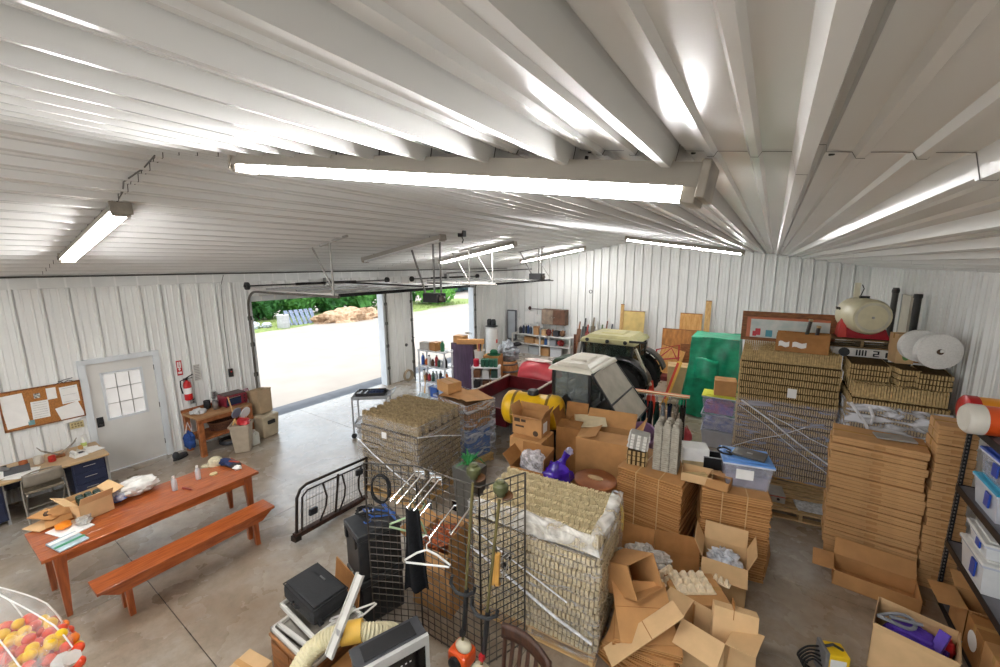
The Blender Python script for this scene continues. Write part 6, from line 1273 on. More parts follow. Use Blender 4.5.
# ------------------------------------------------------------------ big egg tray walls at right: loads D and E
D = tray_load('tallest brown egg tray pallet at the right, with a white tag on its front', (10.05, -6.62, 0), R(1), 1.34, 1.1, 2.27, 17, (PULPY, PULPYD), step=.03, prot=.026, strips=6, tooth=.03, wrap=None, fill=.55)
MB().cbox((.08, -.58, 1.62), (.12, .006, .15)).build('paper_tag', PAPER, D)
wrap_skirt(D, 1.34, 1.1, .15, 1.45, film_mat('streaky_clear_wrap', '#cfd2e4', .1, .5, 2.6, (1, 1, 4), p0=.42, p1=.72), .02)
for a, b, r_ in (((-.6, -.6, 1.4), (.66, -.6, .55), .014), ((-.62, -.6, 1.3), (.66, -.6, .4), .006), ((-.2, -.6, 1.22), (.66, -.6, .82), .008), ((-.66, -.6, .55), (.3, -.6, 1.1), .006)):
    a, b = Vector(a), Vector(b); strand(D, [a, a.lerp(b, .33)+Vector((0, -.01, .02)), a.lerp(b, .66)+Vector((0, -.012, -.02)), b], r_)
E_ = tray_load('wide egg tray pallet in the right corner under silvery wrap', (11.3, -7.0, 0), R(0), 1.0, 1.1, 1.98, 15, (PULPY, PULPYD), step=.03, prot=.026, strips=6, tooth=.03, wrap=None, fill=.55)
wrap_skirt(E_, 1.02, 1.1, .5, 1.72, film_mat('silvery_stretch_wrap', '#f3f5fb', .22, .95, 2.6, (1.1, 1.1, 3.6), rough=.14, p0=.44, p1=.6), .03, amp=.02)
for a, b in (((-.5, -.6, 1.72), (-.2, -.61, 1.2)), ((-.5, -.6, 1.4), (-.42, -.62, .9)), ((-.3, -.6, 1.7), (-.26, -.62, 1.45))):
    strand(E_, [a, ((a[0]+b[0])/2+.03, -.63, (a[2]+b[2])/2), b], .022)
# loose bundles of trays lying on E
def tray_bundle(label, loc, rz, d, n, m=(PULPY, PULPYD), step=.03, prot=.02):
    t = thing('egg_tray_bundle', label, 'egg trays', loc, rz, 'loose bundles of egg trays'); dh = d[2]/n
    for k in range(n): tray_row(d[0]-.03, d[1]-.03, k*dh, dh, step, prot, .55).build('tray_layer', list(m), t)
    return t
tray_bundle('bundle of brown egg trays at the left on the wrapped corner pallet', (11.0, -6.95, 1.99), 0, (.44, .7, .24), 3)
tray_bundle('small turned bundle of egg trays in the middle of the corner pallet', (11.36, -7.15, 1.99), R(12), (.22, .5, .24), 3)
tray_bundle('bundle of brown egg trays at the right end of the corner pallet', (11.65, -7.15, 1.99), R(-4), (.32, .6, .22), 3)
# things on D
t = thing('framed_poster', 'wide wooden frame with an orange edged picture standing on the tall egg trays', 'picture', (10.0, -6.3, 2.29), rot=(R(-8), 0, R(0)))
MB().box((-.6, -.012, .05), (.6, .012, .44)).build('picture', mat('pale_poster_print', '#dfe0da', .5, var=.25, scale=5, col2='#b9c9c4'), t)
f = MB(); f.box((-.68, -.03, .43), (.68, .03, .53)); f.box((-.68, -.03, .0), (-.6, .03, .44)); f.box((.6, -.03, .0), (.68, .03, .44)); f.box((-.68, -.03, -.0), (.68, .03, .06)); f.build('frame', OLDWOOD, t, bevel=.006)
b = MB(); b.box((-.6, -.018, .39), (.6, -.012, .43)); b.box((-.6, -.018, .06), (-.54, -.012, .43)); b.build('orange_mat', pl('#c9734c', .5), t)
p = MB(); p.box((-.46, -.02, .1), (-.38, -.013, .22)); p.box((-.5, -.02, .08), (-.44, -.013, .17)); p.build('red_patch', pl('#c22a35', .5), t); MB().box((-.3, -.02, .08), (-.2, -.013, .2)).build('teal_patch', pl('#3f8fa0', .5), t)
t = open_carton('brown open carton with torn white labels on the front of the tall egg trays', (10.2, -7.0, 2.28), (.68, .26, .24), R(-3), KRAFT2, flaps=(-8, 8, 20, None), fl=.06)
for x0, x1 in ((-.3, -.16), (-.12, .06)): MB().grid(lambda u, v: (x0+(x1-x0)*u, -.133, .08+.08*v+.012*math.sin(7*u)), 6, 2).build('torn_label', PAPER, t)
for i, x in enumerate((10.22, 10.36)): 
    t = thing('square_bar', ('grey square bar standing in the brown open carton, left one', 'grey square bar standing in the brown open carton, right one')[i], 'bar', (x, -6.95, 2.3), rot=(.1, .1-i*.05, .3)); MB().box((-.02, -.02, 0), (.02, .02, .5-i*.1)).build('bar', mat('dark_grey_bar', '#4a4744', .5, .4), t); MB().box((-.024, -.024, .48-i*.1), (.024, .024, .51-i*.1)).build('end_cap', mat('tan_bar_end', '#b59a6c', .5), t)
# things behind on E: pallet, drum tank, labelled box, logo carton, bubble wrap rolls
t = thing('label_carton', 'white carton with bold black lettering lying under the small pallet', 'box', (11.0, -6.55, 2.235)); MB().box((-.38, -.2, 0), (.38, .2, .13)).build('body', mat('white_carton', '#dedbd4', .6), t, bevel=.004)
k = MB(); k.lathe([(.045, 0), (.07, 0), (.07, .003), (.045, .003)], 16, M=Matrix.Translation((-.24, -.2, .06)) @ Matrix.Rotation(PI/2, 4, 'X')); 
for q in range(4): k.box((-.1+q*.035, -.2035, .02), (-.08+q*.035, -.2, .11))
k.box((.1, -.2035, .095), (.17, -.2, .11)); k.box((.15, -.2035, .06), (.17, -.2, .11)); k.box((.1, -.2035, .055), (.17, -.2, .07)); k.box((.1, -.2035, .02), (.12, -.2, .07)); k.box((.1, -.2035, .02), (.17, -.2, .035)); k.box((.24, -.2035, .02), (.34, -.2, .1))
k.build('lettering', BLACKP, t)
t = thing('small_pallet', 'weathered wooden pallet under the cream drum and red cradle', 'pallet', (10.95, -6.45, 2.37), R(2)); pallet_parts(t, 1.0, .6, mat('weathered_pallet', '#8d744f', .75, var=.3, scale=4, stretch=(2, 8, 8)))
t = thing('drum_cradle', 'dark red steel cradle holding the cream drum tank', 'cradle', (10.98, -6.45, 2.508)); M_ = mat('dark_red_cradle', '#a01826', .35, var=.1)
MB().frus((0, 0, 0), (.62, .4), (.5, .3), .16).build('cradle_body', M_, t, bevel=.01); MB().frus((-.26, 0, .0), (.12, .42), (.06, .3), .3).build('end_bracket', pl('#c9342c', .4), t, bevel=.01)
t = thing('drum_tank', 'cream rounded drum tank lying in the red cradle at upper right', 'tank', (10.95, -6.5, 2.86), rot=(R(90), 0, R(15)))
DR = mat('cream_drum_poly', '#ded6b4', .4, var=.06)
MB().lathe([(0, -.32), (.12, -.315), (.24, -.3), (.27, -.24), (.275, 0), (.27, .24), (.24, .3), (.12, .315), (0, .32)], 30).build('drum_body', DR, t, smooth=True)
MB().lathe([(0, .316), (.22, .305), (.225, .3), (.22, .295)], 28).build('front_dish', mat('cream_dish', '#d9d3bd', .4), t, smooth=True); MB().lathe([(0, .315), (.02, .315), (.018, .33), (0, .332)], 10).build('centre_stud', STEEL, t)
MB().cbox((0, .28, -.02), (.12, .05, .05), 0).build('lift_bracket', BLACK, t)
l = MB()
for z in (-.2, -.12): l.cbox((-.26, .08, z), (.012, .07, .05), .3)
l.build('dark_marking', mat('dark_drum_mark', '#3f3b30', .5), t)
t = thing('white_post', 'cream square post with a wire hook standing behind the drum tank', 'post', (10.95, -5.7, 1.99)); MB().box((-.04, -.04, 0), (.04, .04, 1.35)).build('post', mat('cream_post', '#e4dfc8', .5, var=.08), t); MB().tube([(.05, 0, 1.1), (.09, 0, 1.25), (.06, 0, 1.32)], .008, 6).build('wire_hook', BLACK, t)
for i, (y, hx, lab) in enumerate(((-3.75, '#4a4845', 'dark grey pipe standing against the right wall, nearer the room corner'), (-5.3, '#3a3937', 'black pipe standing against the right wall behind the bubble wrap rolls'))):
    t = thing('wall_pipe', lab, 'pipe', (11.8, y, 0)); MB().tube([(0, 0, 0), (0, 0, 3.18-.03*i)], .05, 12).build('pipe', mat('pipe_'+hx[1:], hx, .5, .3), t); MB().lathe([(.055, 3.08), (.06, 3.09), (.06, 3.14), (.055, 3.15)], 12).build('collar', BLACK, t)
t = thing('cream_wall_board', 'tall cream board standing between the two pipes at the right wall', 'board', (11.83, -4.55, 0)); MB().box((-.02, -.3, 0), (.02, .3, 3.08)).build('panel', mat('cream_wall_panel', '#d8d0bf', .5, var=.1, scale=3), t); MB().box((-.03, .27, 0), (-.02, .31, 3.08)).build('edge_strip', STEEL, t)
t = carton('tall tan carton with a small green logo beside the bubble wrap rolls', (11.38, -6.85, 2.235), (.2, .3, .42), R(8), KRAFT3)
p = MB(); p.box((-.05, -.1525, .28), (.05, -.15, .33)); p.box((-.05, -.1525, .21), (.03, -.15, .25)); p.build('printed_mark', mat('carton_ink', '#4a3524', .7), t); MB().ball((.01, -.151, .1), (.04, .002, .05), 10, 6).build('green_logo', pl('#5d8a4a'), t)
carton('long brown carton lying behind the bubble wrap rolls', (11.66, -6.6, 2.235), (.4, .5, .34), 0, KRAFT2)
BUB = mat('white_bubble_wrap', '#e9e7e2', .4, var=.06, scale=60, bump=.35)
for i, (x, y, z, r_, rz, lab) in enumerate(((11.46, -7.3, 2.56, .215, -28, 'left white roll of bubble wrap, partly behind the other roll'), (11.6, -7.46, 2.53, .23, -28, 'right white roll of bubble wrap with a dark core facing out'))):
    t = thing('bubble_wrap_roll', lab, 'roll', (x, y, z), rot=(R(90), 0, R(-rz*.4)), group=None)
    MB().lathe([(.035, .055), (.2*r_/.235, .06), (r_, .05), (r_, -.05), (.035, -.055)], 34).build('film_roll', BUB, t, smooth=True)
    MB().lathe([(.028, .065), (.036, .065), (.036, -.06), (.028, -.06)], 14).build('core_tube', mat('brown_core', '#5f4a36', .8), t); MB().ball((.02, .01, .065), (.03, .02, .012), 10, 6, nz=.6).build('loose_end', PAPER, t)
# pallet on the floor in front of D
t = thing('floor_pallet', 'empty pale pallet on the floor in front of the tall egg trays', 'pallet', (10.3, -7.72, 0), R(7)); pallet_parts(t, 1.1, .95, mat('pale_pallet_wood', '#d3b384', .7, var=.2, scale=4, stretch=(2, 10, 10)))
t = thing('grey_metal_box', 'grey metal box with a red trim line on the floor pallet', 'metal box', (9.98, -7.9, .136), R(8)); MB().box((-.17, -.16, 0), (.17, .16, .12)).build('body', mat('grey_box_paint', '#a8a59e', .5, var=.12), t, bevel=.006); b = MB(); b.box((-.172, -.162, .095), (.172, -.158, .105)); b.box((.168, -.162, .095), (.172, .162, .105)); b.build('red_trim', RED, t); MB().lathe([(0, 0), (.02, 0), (.02, .01), (0, .012)], 10, M=Matrix.Translation((.08, -.16, .06)) @ Matrix.Rotation(PI/2, 4, 'X')).build('knob', BLACK, t)
tag(MB().grid(lambda u, v: ((u-.5)*.42, (v-.5)*.3, .012+.03*abs(noise.noise(Vector((u*4, v*4, 3))))), 14, 12).build('white_cloth', cl('#dcdfe2'), loc=(10.5, -7.95, .137), rz=.2, solid=.006, smooth=True), 'crumpled white cloth lying on the slats of the floor pallet', 'cloth')
# ------------------------------------------------------------------ flat carton stacks F and G
def flat_stack(n, x, y, z0, d, dx, what, base, rz=0., jit=.02, grp=None):
    ords = ['bottom', 'second', 'third', 'fourth', 'fifth', 'sixth', 'seventh', 'eighth', 'ninth', 'tenth', 'eleventh', 'twelfth', 'thirteenth', 'fourteenth', 'fifteenth', 'sixteenth', 'seventeenth', 'eighteenth', 'nineteenth', 'twentieth', 'twenty first']
    proto = None; z = z0
    for k in range(n):
        lab = ('top flat brown carton of %s' % base) if k == n-1 else ('%s flat brown carton from the floor in %s' % (ords[k], base) if k else 'bottom flat brown carton of %s' % base)
        loc = (x+dx*k+random.uniform(-jit, jit), y+random.uniform(-jit, jit), z); r_ = rz+random.uniform(-.035, .035)
        if proto is None:
            t = proto = thing('flat_carton', lab, 'box', loc, r_, grp)
            MB().box((-d[0]/2, -d[1]/2, 0), (d[0]/2, d[1]/2, d[2]-.007)).build('body', what, t, bevel=.008)
            e = .0015; s = MB(); s.box((-d[0]/2-e, -.025, d[2]*.25), (d[0]/2+e, .025, d[2]-.007+e)); s.build('tape', TAPE, t)
            MB().box((-.04, -d[1]/2-e, d[2]*.25), (.06, -d[1]/2, d[2]*.65)).build('printed_mark', mat('faint_carton_ink', '#b07f4b', .7), t)
            MB().box((-d[0]/2, -d[1]/2-.0005, d[2]*.5), (d[0]/2, -d[1]/2+.001, d[2]*.53)).build('lid_seam', mat('carton_seam', '#7d5530', .8), t)
        else: dup(proto, loc, r_, lab)
        z += d[2]
FC = mat('flat_carton_kraft', '#c99b69', .75, var=.12, scale=5, spec=.2)
flat_stack(17, 11.0, -8.58, 0, (.84, .5, .094), -.004, FC, 'the wide stack near the shelving', R(-4), grp='flat cartons in the wide stack')
flat_stack(18, 11.56, -8.66, 0, (.3, .4, .108), -.002, FC, 'the narrow tall stack behind the shelf post', R(-2), .008, grp='flat cartons in the narrow stack')
tag(MB().cbox((0, 0, .012), (.36, .18, .02), .1).build('grey_folder', mat('grey_folder_plastic', '#a3a29f', .3, var=.1), loc=(11.1, -8.55, 1.602), bevel=.004), 'grey plastic folder lying on top of the wide flat carton stack', 'folder')
t = open_carton('low open carton on the floor at the foot of the wide flat stack', (10.98, -9.22, 0), (.72, .36, .18), R(-5), KRAFT, flaps=(None, None, 45, 95), fl=.2)
# open carton with purple straps
t = open_carton('open carton of purple and red webbing on the floor at lower right', (11.06, -10.3, 0), (.52, .42, .42), R(-14), KRAFT3, flaps=(8, 10, 4, 6), fl=.05)
MB().box((-.2615, -.04, .12), (-.26, .06, .26)).build('green_label', pl('#2f7d4c'), t)
PW = mat('purple_webbing', '#5a35b4', .6, var=.2, scale=8, bump=.2)
t = thing('purple_webbing', 'folded purple webbing filling the open carton at lower right', 'webbing', (11.06, -10.3, .24), R(-14))
MB().ball((0, 0, .06), (.2, .15, .14), 24, 14, nz=.4, seed=61).build('bundle', PW, t, smooth=True); MB().box((-.15, -.08, .14), (.12, .06, .2)).build('folded_strap', PW, t, bevel=.02); MB().bar((.12, -.1, .1), (.17, .0, .3), .07, .03).build('upright_strap', PW, t)
tag(MB().tube([(-.1+.13*math.cos(a), .02+.07*math.sin(a), .02*math.sin(2*a)) for a in [i*PI/10 for i in range(20)]], .016, 6, closed=True).tube([(-.16, .02, .02), (.06, -.02, .03)], .014, 6).build('grey_strap_loop', mat('grey_strap', '#8d8f94', .7), loc=(11.04, -10.28, .465), rz=.3, smooth=True), 'grey strap loop lying on the purple webbing', 'strap')
tag(MB().ball((0, 0, 0), (.06, .09, .08), 14, 9, nz=.4, seed=7).build('red_webbing', pl('#d3262e', .6), loc=(11.27, -10.25, .35), smooth=True), 'bright red webbing at the right edge of the purple carton', 'webbing')
t = thing('battery_charger', 'yellow battery charger with black leads at the bottom edge of the floor', 'charger', (10.48, -10.72, 0), R(20))
MB().box((-.07, -.07, 0), (.09, .09, .26)).build('case', pl('#efc51c', .4), t, bevel=.012); MB().box((-.06, -.0725, .06), (.06, -.07, .22)).build('data_label', PAPER, t); MB().box((-.1, -.075, .0), (-.07, .095, .28)).build('end_plate', mat('grey_charger_plate', '#7d7b7a', .5), t, bevel=.006); MB().tube([(-.08, 0, .28), (-.02, 0, .31), (.06, 0, .27)], .012, 6).build('carry_handle', BLACKP, t)
mb = MB()
for k in range(5): mb.tube(spl([(-.1, -.03+.02*k, .1+.03*k), (-.2, -.08+.03*k, .2), (-.24, -.04+.03*k, .06), (-.16, -.14+.05*k, .012)], 6), .008, 6)
mb.build('black_lead', RUBBER, t, smooth=True); MB().box((-.26, -.14, 0), (-.2, -.05, .05)).build('yellow_clamp', pl('#efc51c', .4), t, bevel=.01)
# ------------------------------------------------------------------ steel shelving along the right wall
SHX0, SHX1, SHY0, SHY1 = 11.54, 11.9, -11.4, -8.96
t = thing('steel_shelving', 'black slotted steel shelving unit along the right wall', 'shelving', ((SHX0+SHX1)/2, (SHY0+SHY1)/2, 0))
hx, hy = (SHX1-SHX0)/2, (SHY1-SHY0)/2
for sx in (-1, 1):
    for sy in (-1, 1):
        p = MB(); x, y = sx*hx, sy*hy
        p.box((x-sx*.0-.003, y-sy*.04 if sy > 0 else y, 0), (x+.003, y if sy > 0 else y+.04, 2.12)); p.box((x if sx < 0 else x-.04, y-.003, 0), (x+.04 if sx < 0 else x, y+.003, 2.12))
        s = p
        for q in range(46): s.cbox((x-sx*.004 if sx > 0 else x-.004, y-sy*.02, .05+q*.041), (.004, .012, .018), mi=1)
        for q in range(46): s.cbox((x-sx*.02, y-.004, .05+q*.041), (.012, .004, .018), mi=1)
        p.build('post', [BLACK, mat('pale_slot', '#8e8a84', .6)], t)
for z in (.06, .7, 1.35, 2.05):
    MB().box((-hx, -hy, z-.02), (hx, hy, z)).build('shelf_board', mat('grey_shelf_board', '#77757a', .6, var=.12, scale=5), t)
    b = MB(); b.box((-hx-.006, -hy, z-.06), (-hx, hy, z+.012)); b.box((hx, -hy, z-.06), (hx+.004, hy, z+.012)); b.build('beam', BLACK, t)
    MB().box((-hx, hy-.006, z-.05), (hx, hy, z+.01)).build('end_beam', BLACK, t)
BLID = pl('#2448a8', .3); TLID = pl('#1fa0c4', .3)
def latch_bin(label, loc, rz, d, lidm, bodym=CLRW, content=None, latch=None):
    t = bin_(label, loc, rz, d, bodym, lidm, True, content)
    for y in (-d[1]*.2,): MB().box((-d[0]/2-.02, y-.05, d[2]*.35), (-d[0]/2-.004, y+.05, d[2]*.85)).build('latch', latch or BLID, t, bevel=.006)
    return t
latch_bin('clear bin with a teal lid on the middle shelf of the steel shelving', (11.73, -9.5, 1.352), 0, (.34, .5, .27), TLID, CLRW, mat('pale_green_contents', '#c9d8b0', .8, var=.3, scale=20))
latch_bin('clear bin with a dark blue lid stacked on the teal lidded bin', (11.73, -9.5, 1.66), .03, (.32, .46, .24), BLID, CLR, mat('grey_blue_contents', '#9fa8b5', .8, var=.3, scale=20))
latch_bin('large white bin with a blue latch on the lower steel shelf', (11.7, -9.62, .702), 0, (.36, .5, .3), WHITEP, pl('#e9e9e8', .35))
latch_bin('white lidded bin stacked at the back of the lower steel shelf', (11.7, -9.62, 1.04), -.04, (.34, .46, .14), WHITEP, pl('#eceef0', .3))
t = thing('drink_cooler', 'orange drink cooler lying on its side with a white lid, top right', 'cooler', (11.66, -9.34, 2.195), rot=(0, R(-90), R(6)))
ORA = pl('#ea5a1e', .35); MB().lathe([(.11, -.2), (.135, -.19), (.14, .0), (.14, .17), (.13, .18)], 26).build('cooler_body', ORA, t, smooth=True); MB().lathe([(.145, .17), (.145, .26), (.12, .29), (0, .29)], 26).build('lid', pl('#e9e3d6', .35), t, smooth=True)
MB().tube([(.0+.05*math.cos(a), .145, -.02+.05*math.sin(a)) for a in [i*PI/9 for i in range(18)]], .008, 6, closed=True).build('white_ring_mark', WHITEP, t)
t = thing('yellow_cooler', 'orange yellow cooler behind the orange one on the top steel shelf', 'cooler', (11.66, -9.03, 2.2), rot=(0, R(-90), R(4))); MB().lathe([(.12, -.16), (.14, -.15), (.14, .12)], 24).build('cooler_body', pl('#f3a01e', .35), t, smooth=True); MB().lathe([(.147, .12), (.147, .2), (.12, .22), (0, .22)], 24).build('red_lid', RED, t, smooth=True)
t = open_carton('open kraft carton on the bottom steel shelf with its flap thrown out', (11.72, -9.5, .062), (.34, .36, .34), 0, KRAFT, flaps=(60, None, 70, 95), fl=.2)
t = carton('kraft carton with a round white sticker on the bottom steel shelf', (11.7, -9.92, .062), (.34, .34, .36), 0, KRAFT2); MB().lathe([(0, 0), (.09, 0), (.09, .002), (0, .002)], 18, M=Matrix.Translation((-.171, 0, .2)) @ Matrix.Rotation(-PI/2, 4, 'Y')).build('white_sticker', PAPER, t)
carton('kraft carton with printed lines farther right on the bottom steel shelf', (11.7, -10.32, .062), (.36, .36, .4), .03, KRAFT, print_=[(.2, .3, .8, .34), (.2, .4, .8, .44), (.2, .5, .6, .54)])
# ------------------------------------------------------------------ bundles of flattened cartons: stack H
def bundle(label, loc, rz, d, n=13, strap=True):
    t = thing('flattened_carton_bundle', label, 'cardboard bundle', loc, rz, 'strapped bundles of flattened cartons'); th = d[2]/n
    for h_ in range(2):
        mb = MB(); rnd2 = random.Random(loc[0]*31+loc[2]*7+h_)
        for k in range(n): 
            if k % 2 != h_: continue
            jx_, jy_ = rnd2.uniform(-.012, .012), rnd2.uniform(-.012, .012); mb.box((-d[0]/2+jx_, -d[1]/2+jy_, k*th), (d[0]/2+jx_, d[1]/2+jy_, (k+1)*th-.0015))
        mb.build('flattened_cartons', (KRAFT, KRAFT2)[h_], t)
    if strap:
        e = .014; mb = MB()
        for x in (-d[0]*.2, d[0]*.16): mb.box((x-.006, -d[1]/2-e-.002, 0), (x+.006, -d[1]/2-e, d[2]+.002)); mb.box((x-.006, -d[1]/2-e, d[2]), (x+.006, d[1]/2+e, d[2]+.002))
        mb.build('strap', mat('pale_strapping', '#d9b27c', .5), t)
    return t
nmz = ['bottom', 'second', 'third', 'fourth', 'top']
for k in range(5): bundle('%s strapped bundle of flattened cartons in the left column under the egg tray stacks' % nmz[k], (8.69, -9.62, k*.21), R(-6), (.8, .8, .208))
for k in range(5): bundle('%s strapped bundle of flattened cartons in the right column under the blue lidded bin' % nmz[k], (9.53, -9.5, k*.21), R(10), (.7, .78, .208))
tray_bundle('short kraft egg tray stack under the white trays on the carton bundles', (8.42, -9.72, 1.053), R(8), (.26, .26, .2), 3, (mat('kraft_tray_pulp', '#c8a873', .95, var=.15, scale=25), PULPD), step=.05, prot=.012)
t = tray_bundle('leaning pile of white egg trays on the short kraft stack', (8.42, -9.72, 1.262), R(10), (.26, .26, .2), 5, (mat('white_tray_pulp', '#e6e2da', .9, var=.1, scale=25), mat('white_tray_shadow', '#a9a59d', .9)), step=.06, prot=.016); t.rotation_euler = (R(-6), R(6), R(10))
t = thing('grey_egg_tray_tower', 'tall grey stack of nested egg trays on the carton bundles', 'egg trays', (8.78, -9.66, 1.053), R(2))
for k in range(21):
    mb = MB(); z = k*.029
    for i in range(3): mb.frus((-.1+i*.1, 0, z), (.094, .29), (.082, .27), .026)
    mb.box((-.15, -.15, z+.006), (.15, .15, z+.012)); mb.build('egg_tray', PULPG, t)
cups = MB()
for i in range(3):
    for j in range(3): cups.lathe([(.04, .0), (.03, .035), (.012, .04), (0, .03)], 8, (-.1+i*.1, -.1+j*.1, 21*.029))
cups.build('top_cups', PULPG, t)
t = thing('foam_block', 'white foam block standing behind the open tray of tubes', 'foam', (9.06, -9.34, 1.053), R(18)); MB().box((-.16, -.12, 0), (.16, .12, .26)).build('block', mat('white_foam', '#eeece8', .8, var=.05), t, bevel=.02); MB().box((-.162, -.122, 0), (.1, -.119, .08)).build('worn_edge', mat('yellowed_foam', '#cdb98e', .8), t)
t = open_carton('shallow open tray of cardboard tubes next to the grey egg tray tower', (9.16, -9.76, 1.053), (.34, .26, .11), R(4), KRAFT3, flaps=(None, None, None, None))
for k in range(5): tag(MB().tube([(-.13, -.06+.03*k, .03), (.12, -.07+.035*k, .035)], .014, 8).build('cardboard_tube', mat('tan_core_tube', '#d9bd88', .8), loc=(9.16, -9.76, 1.06), rz=R(4+k*5)), 'thin cardboard tube lying in the shallow open tray', 'tube', 'tubes in the shallow tray')
t = thing('black_crate', 'small black crate with odds and ends behind the shallow tray', 'crate', (9.3, -9.3, 1.055), R(14)); b = MB(); b.box((-.14, -.1, 0), (.14, .1, .01)); b.box((-.14, -.1, 0), (.14, -.085, .16)); b.box((-.14, .085, 0), (.14, .1, .16)); b.box((-.14, -.1, 0), (-.125, .1, .16)); b.box((.125, -.1, 0), (.14, .1, .16)); b.build('crate_body', BLACKP, t); r_ = MB(); r_.tube([(-.14, -.1, .16), (.14, -.1, .16), (.14, .1, .16), (-.14, .1, .16)], .008, 6, closed=True); r_.build('rim', mat('grey_crate_rim', '#8c8c8e', .4), t); MB().ball((0, 0, .06), (.09, .06, .05), 12, 8, nz=.5).build('contents', mat('mixed_scraps', '#6d5f50', .8, var=.5, scale=20), t, smooth=True)
open_carton('small open carton between the tube tray and the blue lidded bin', (9.41, -9.76, 1.053), (.24, .24, .1), R(-6), KRAFT, flaps=(120, None, -85, None), fl=.12)
t = bin_('clear bin with a light blue lid, a laptop resting on it', (9.64, -9.5, 1.053), R(12), (.5, .42, .31), CLR, pl('#5f93d8', .35), True, mat('grey_purple_contents', '#8a7d93', .8, var=.4, scale=9))
MB().box((-.12, -.212, .12), (.06, -.208, .24)).build('paper_label', PAPER, t)
t = thing('laptop', 'closed dark laptop lying on the light blue bin lid', 'laptop', (9.68, -9.5, 1.398), R(-8)); MB().box((-.17, -.12, 0), (.17, .12, .014)).build('base', mat('dark_laptop_case', '#3a3b3d', .4), t, bevel=.004); MB().box((-.17, -.12, .015), (.17, .12, .026)).build('lid', mat('dark_laptop_lid', '#454441', .35, var=.15), t, bevel=.004); MB().box((-.03, -.02, .026), (.03, .02, .027)).build('badge', STEEL, t)
tag(MB().tube(spl([(-.02, .05, .012), (-.1, .1, .014), (-.16, .02, .012), (-.1, -.08, .014), (0, -.06, .012), (-.06, .0, .02)], 8), .011, 6).build('cable_loop', RUBBER, loc=(9.5, -9.56, 1.398), smooth=True), 'loop of black power cord beside the laptop on the blue lid', 'cord')
# ------------------------------------------------------------------ loose cardboard in front of H
def lean_sheet(label, loc, w_, h_, rz, lean, m=KRAFT2):
    t = thing('leaning_cardboard', label, 'cardboard', loc, rot=(R(lean), 0, rz)); MB().box((-w_/2, -.004, 0), (w_/2, .004, h_)).build('sheet', m, t); MB().box((-w_/2, -.0055, h_*.55), (w_/2, -.004, h_*.56)).build('crease', KIN, t)
lean_sheet('left brown sheet leaning against the carton bundles', (8.62, -10.42, 0), .42, .5, R(10), -32)
lean_sheet('right brown sheet leaning against the carton bundles', (9.08, -10.28, 0), .5, .48, R(14), -28)
lean_sheet('narrow brown sheet propped on the right end of the carton bundles', (9.98, -9.45, 0), .5, .62, R(84), -9, KRAFT)
t = open_carton('open carton holding crumpled bubble wrap before the carton bundles', (9.55, -10.22, 0), (.44, .38, .5), R(4), KRAFT3, flaps=(120, 20, 12, 25), fl=.2)
tag(MB().ball((0, 0, 0), (.17, .14, .1), 26, 14, nz=.6, seed=77, fs_=4).build('bubble_wrap_wad', film_mat('pale_bubble_film', '#dfe6f0', .4, .95, 9, p0=.35, p1=.6), loc=(9.55, -10.22, .4), smooth=True), 'wad of pale bubble wrap inside the open carton', 'bubble wrap')
HP = (9.0, -11.25)
for k in range(5): bundle(['lowest pile of loose flattened cartons at the bottom centre', 'second pile of loose flattened cartons from the floor, bottom centre', 'third pile of loose flattened cartons from the floor, bottom centre', 'fourth pile of loose flattened cartons from the floor, bottom centre', 'topmost pile of loose flattened cartons at the bottom centre'][k], (8.99+.01*k, -11.56+.01*k, k*.085), R(-20+k*9), (.56, .54, .083), 7, False)
t = thing('clear_film_heap', 'heap of clear plastic film beside the egg carton tray', 'plastic film', (8.82, -10.78, .0), .3); MB().ball((0, 0, .46), (.26, .16, .12), 30, 16, nz=.6, seed=91, fs_=4).build('film', film_mat('clear_film_crinkle', '#e6e4de', .25, .8, 8, p0=.36, p1=.62), t, smooth=True); MB().box((-.2, -.14, 0), (.2, .14, .4)).build('carton_under', KRAFT2, t)
t = open_carton('carton lying on its side with the opening toward the right, bottom centre', (8.83, -11.2, .43), (.3, .34, .42), 0, KRAFT, flaps=(None, None, None, None), rot=(0, R(62), R(-28)))
t.location = (8.66, -11.28, .62)
def cup_tray(label, loc, rz, nx, ny, m, s=.055, rot=None):
    t = thing('egg_carton_tray', label, 'egg tray', loc, rz, rot=rot)
    mb = MB(); mb.box((-nx*s/2-.01, -ny*s/2-.01, 0), (nx*s/2+.01, ny*s/2+.01, .012)); mb.build('tray_rim', m, t, bevel=.003)
    c = MB()
    for i in range(nx):
        for j in range(ny): c.frus((-nx*s/2+(i+.5)*s, -ny*s/2+(j+.5)*s, .012), (s*.92, s*.92), (s*.42, s*.42), .06)
    c.build('egg_cups', m, t, bevel=.006); return t
CPULP = mat('pale_cream_carton_pulp', '#efdcbc', .9, var=.1, scale=25)
carton('kraft carton under the cream egg carton tray, bottom centre', (9.36, -10.98, 0), (.5, .4, .525), R(32), KRAFT)
cup_tray('cream egg carton tray with rows of cups on the kraft carton', (9.32, -10.95, .53), R(34), 4, 3, CPULP, .085)
cup_tray('cream egg carton tray tilted beside the larger one', (9.06, -11.0, .5), R(70), 5, 2, CPULP, .065, rot=(R(14), R(-8), R(62)))
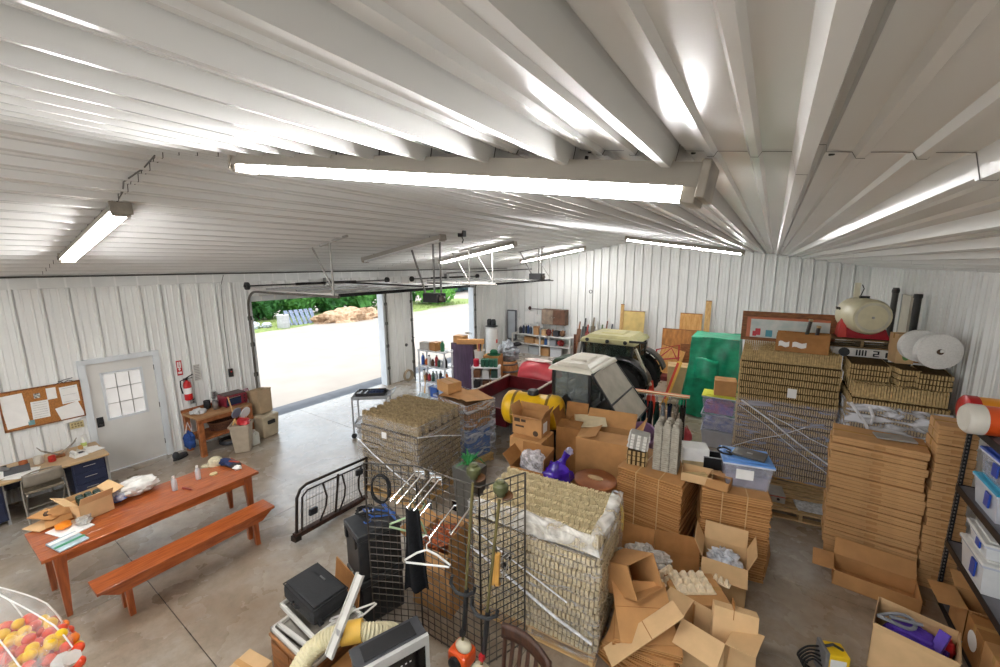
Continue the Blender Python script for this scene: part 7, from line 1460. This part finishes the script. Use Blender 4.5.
cup_tray('small piece of egg carton at the right behind the larger tray', (9.56, -10.74, .505), R(-10), 3, 1, CPULP, .05)
t = open_carton('kraft carton with wide flaps spread toward the camera, bottom centre', (9.52, -11.36, .0), (.36, .28, .56), R(-12), KRAFT3, flaps=(118, 80, None, 88), fl=.22)
t = thing('tall_folded_carton', 'tall pale folded carton standing at the bottom, printed lines low down', 'box', (9.72, -11.45, 0), rot=(R(-14), R(2), R(12)))
MB().box((-.17, -.05, 0), (.17, .05, .74)).build('body', KRAFT3, t, bevel=.004); MB().box((-.02, -.052, .66), (-.014, .052, .8)).build('tab_slit', KIN, t)
p = MB()
for k in range(4): p.box((-.13, -.0515, .14+k*.022), (.05, -.05, .15+k*.022))
p.build('printed_mark', mat('carton_ink', '#4a3524', .7), t)
lean_sheet('large folded sheet with printed lines lying over the loose cartons, bottom centre', (9.12, -11.75, .43), .5, .5, R(30), -62, KRAFT)
lean_sheet('long narrow sheet sloping down to the left, bottom centre', (8.82, -11.95, .3), .18, .75, R(-48), -58, KRAFT3)
# ------------------------------------------------------------------ daylight
w = bpy.data.worlds.new('world'); SC.world = w; w.use_nodes = True
bg = w.node_tree.nodes['Background']; bg.inputs[0].default_value = (.80, .90, 1.0, 1); bg.inputs[1].default_value = 2.4
sun = bpy.data.lights.new('sun', 'SUN'); sun.energy = 2.0; sun.angle = R(3); sun.color = (1, .95, .88)
so = bpy.data.objects.new('sun', sun); COL.objects.link(so)
so.rotation_euler = Vector((-.12, .1, -1)).to_track_quat('-Z', 'Y').to_euler()
SC.view_settings.view_transform = 'Standard'; SC.view_settings.look = 'None'; SC.view_settings.gamma = 1; SC.view_settings.use_curve_mapping = False
SC.view_settings.exposure = 0.34
try:
    SC.cycles.use_denoising = True; SC.cycles.denoiser = 'OPENIMAGEDENOISE'; SC.cycles.max_bounces = 10; SC.cycles.diffuse_bounces = 5; SC.cycles.transparent_max_bounces = 24
    SC.cycles.sample_clamp_indirect = 6; SC.cycles.caustics_reflective = False; SC.cycles.caustics_refractive = False
except Exception: pass
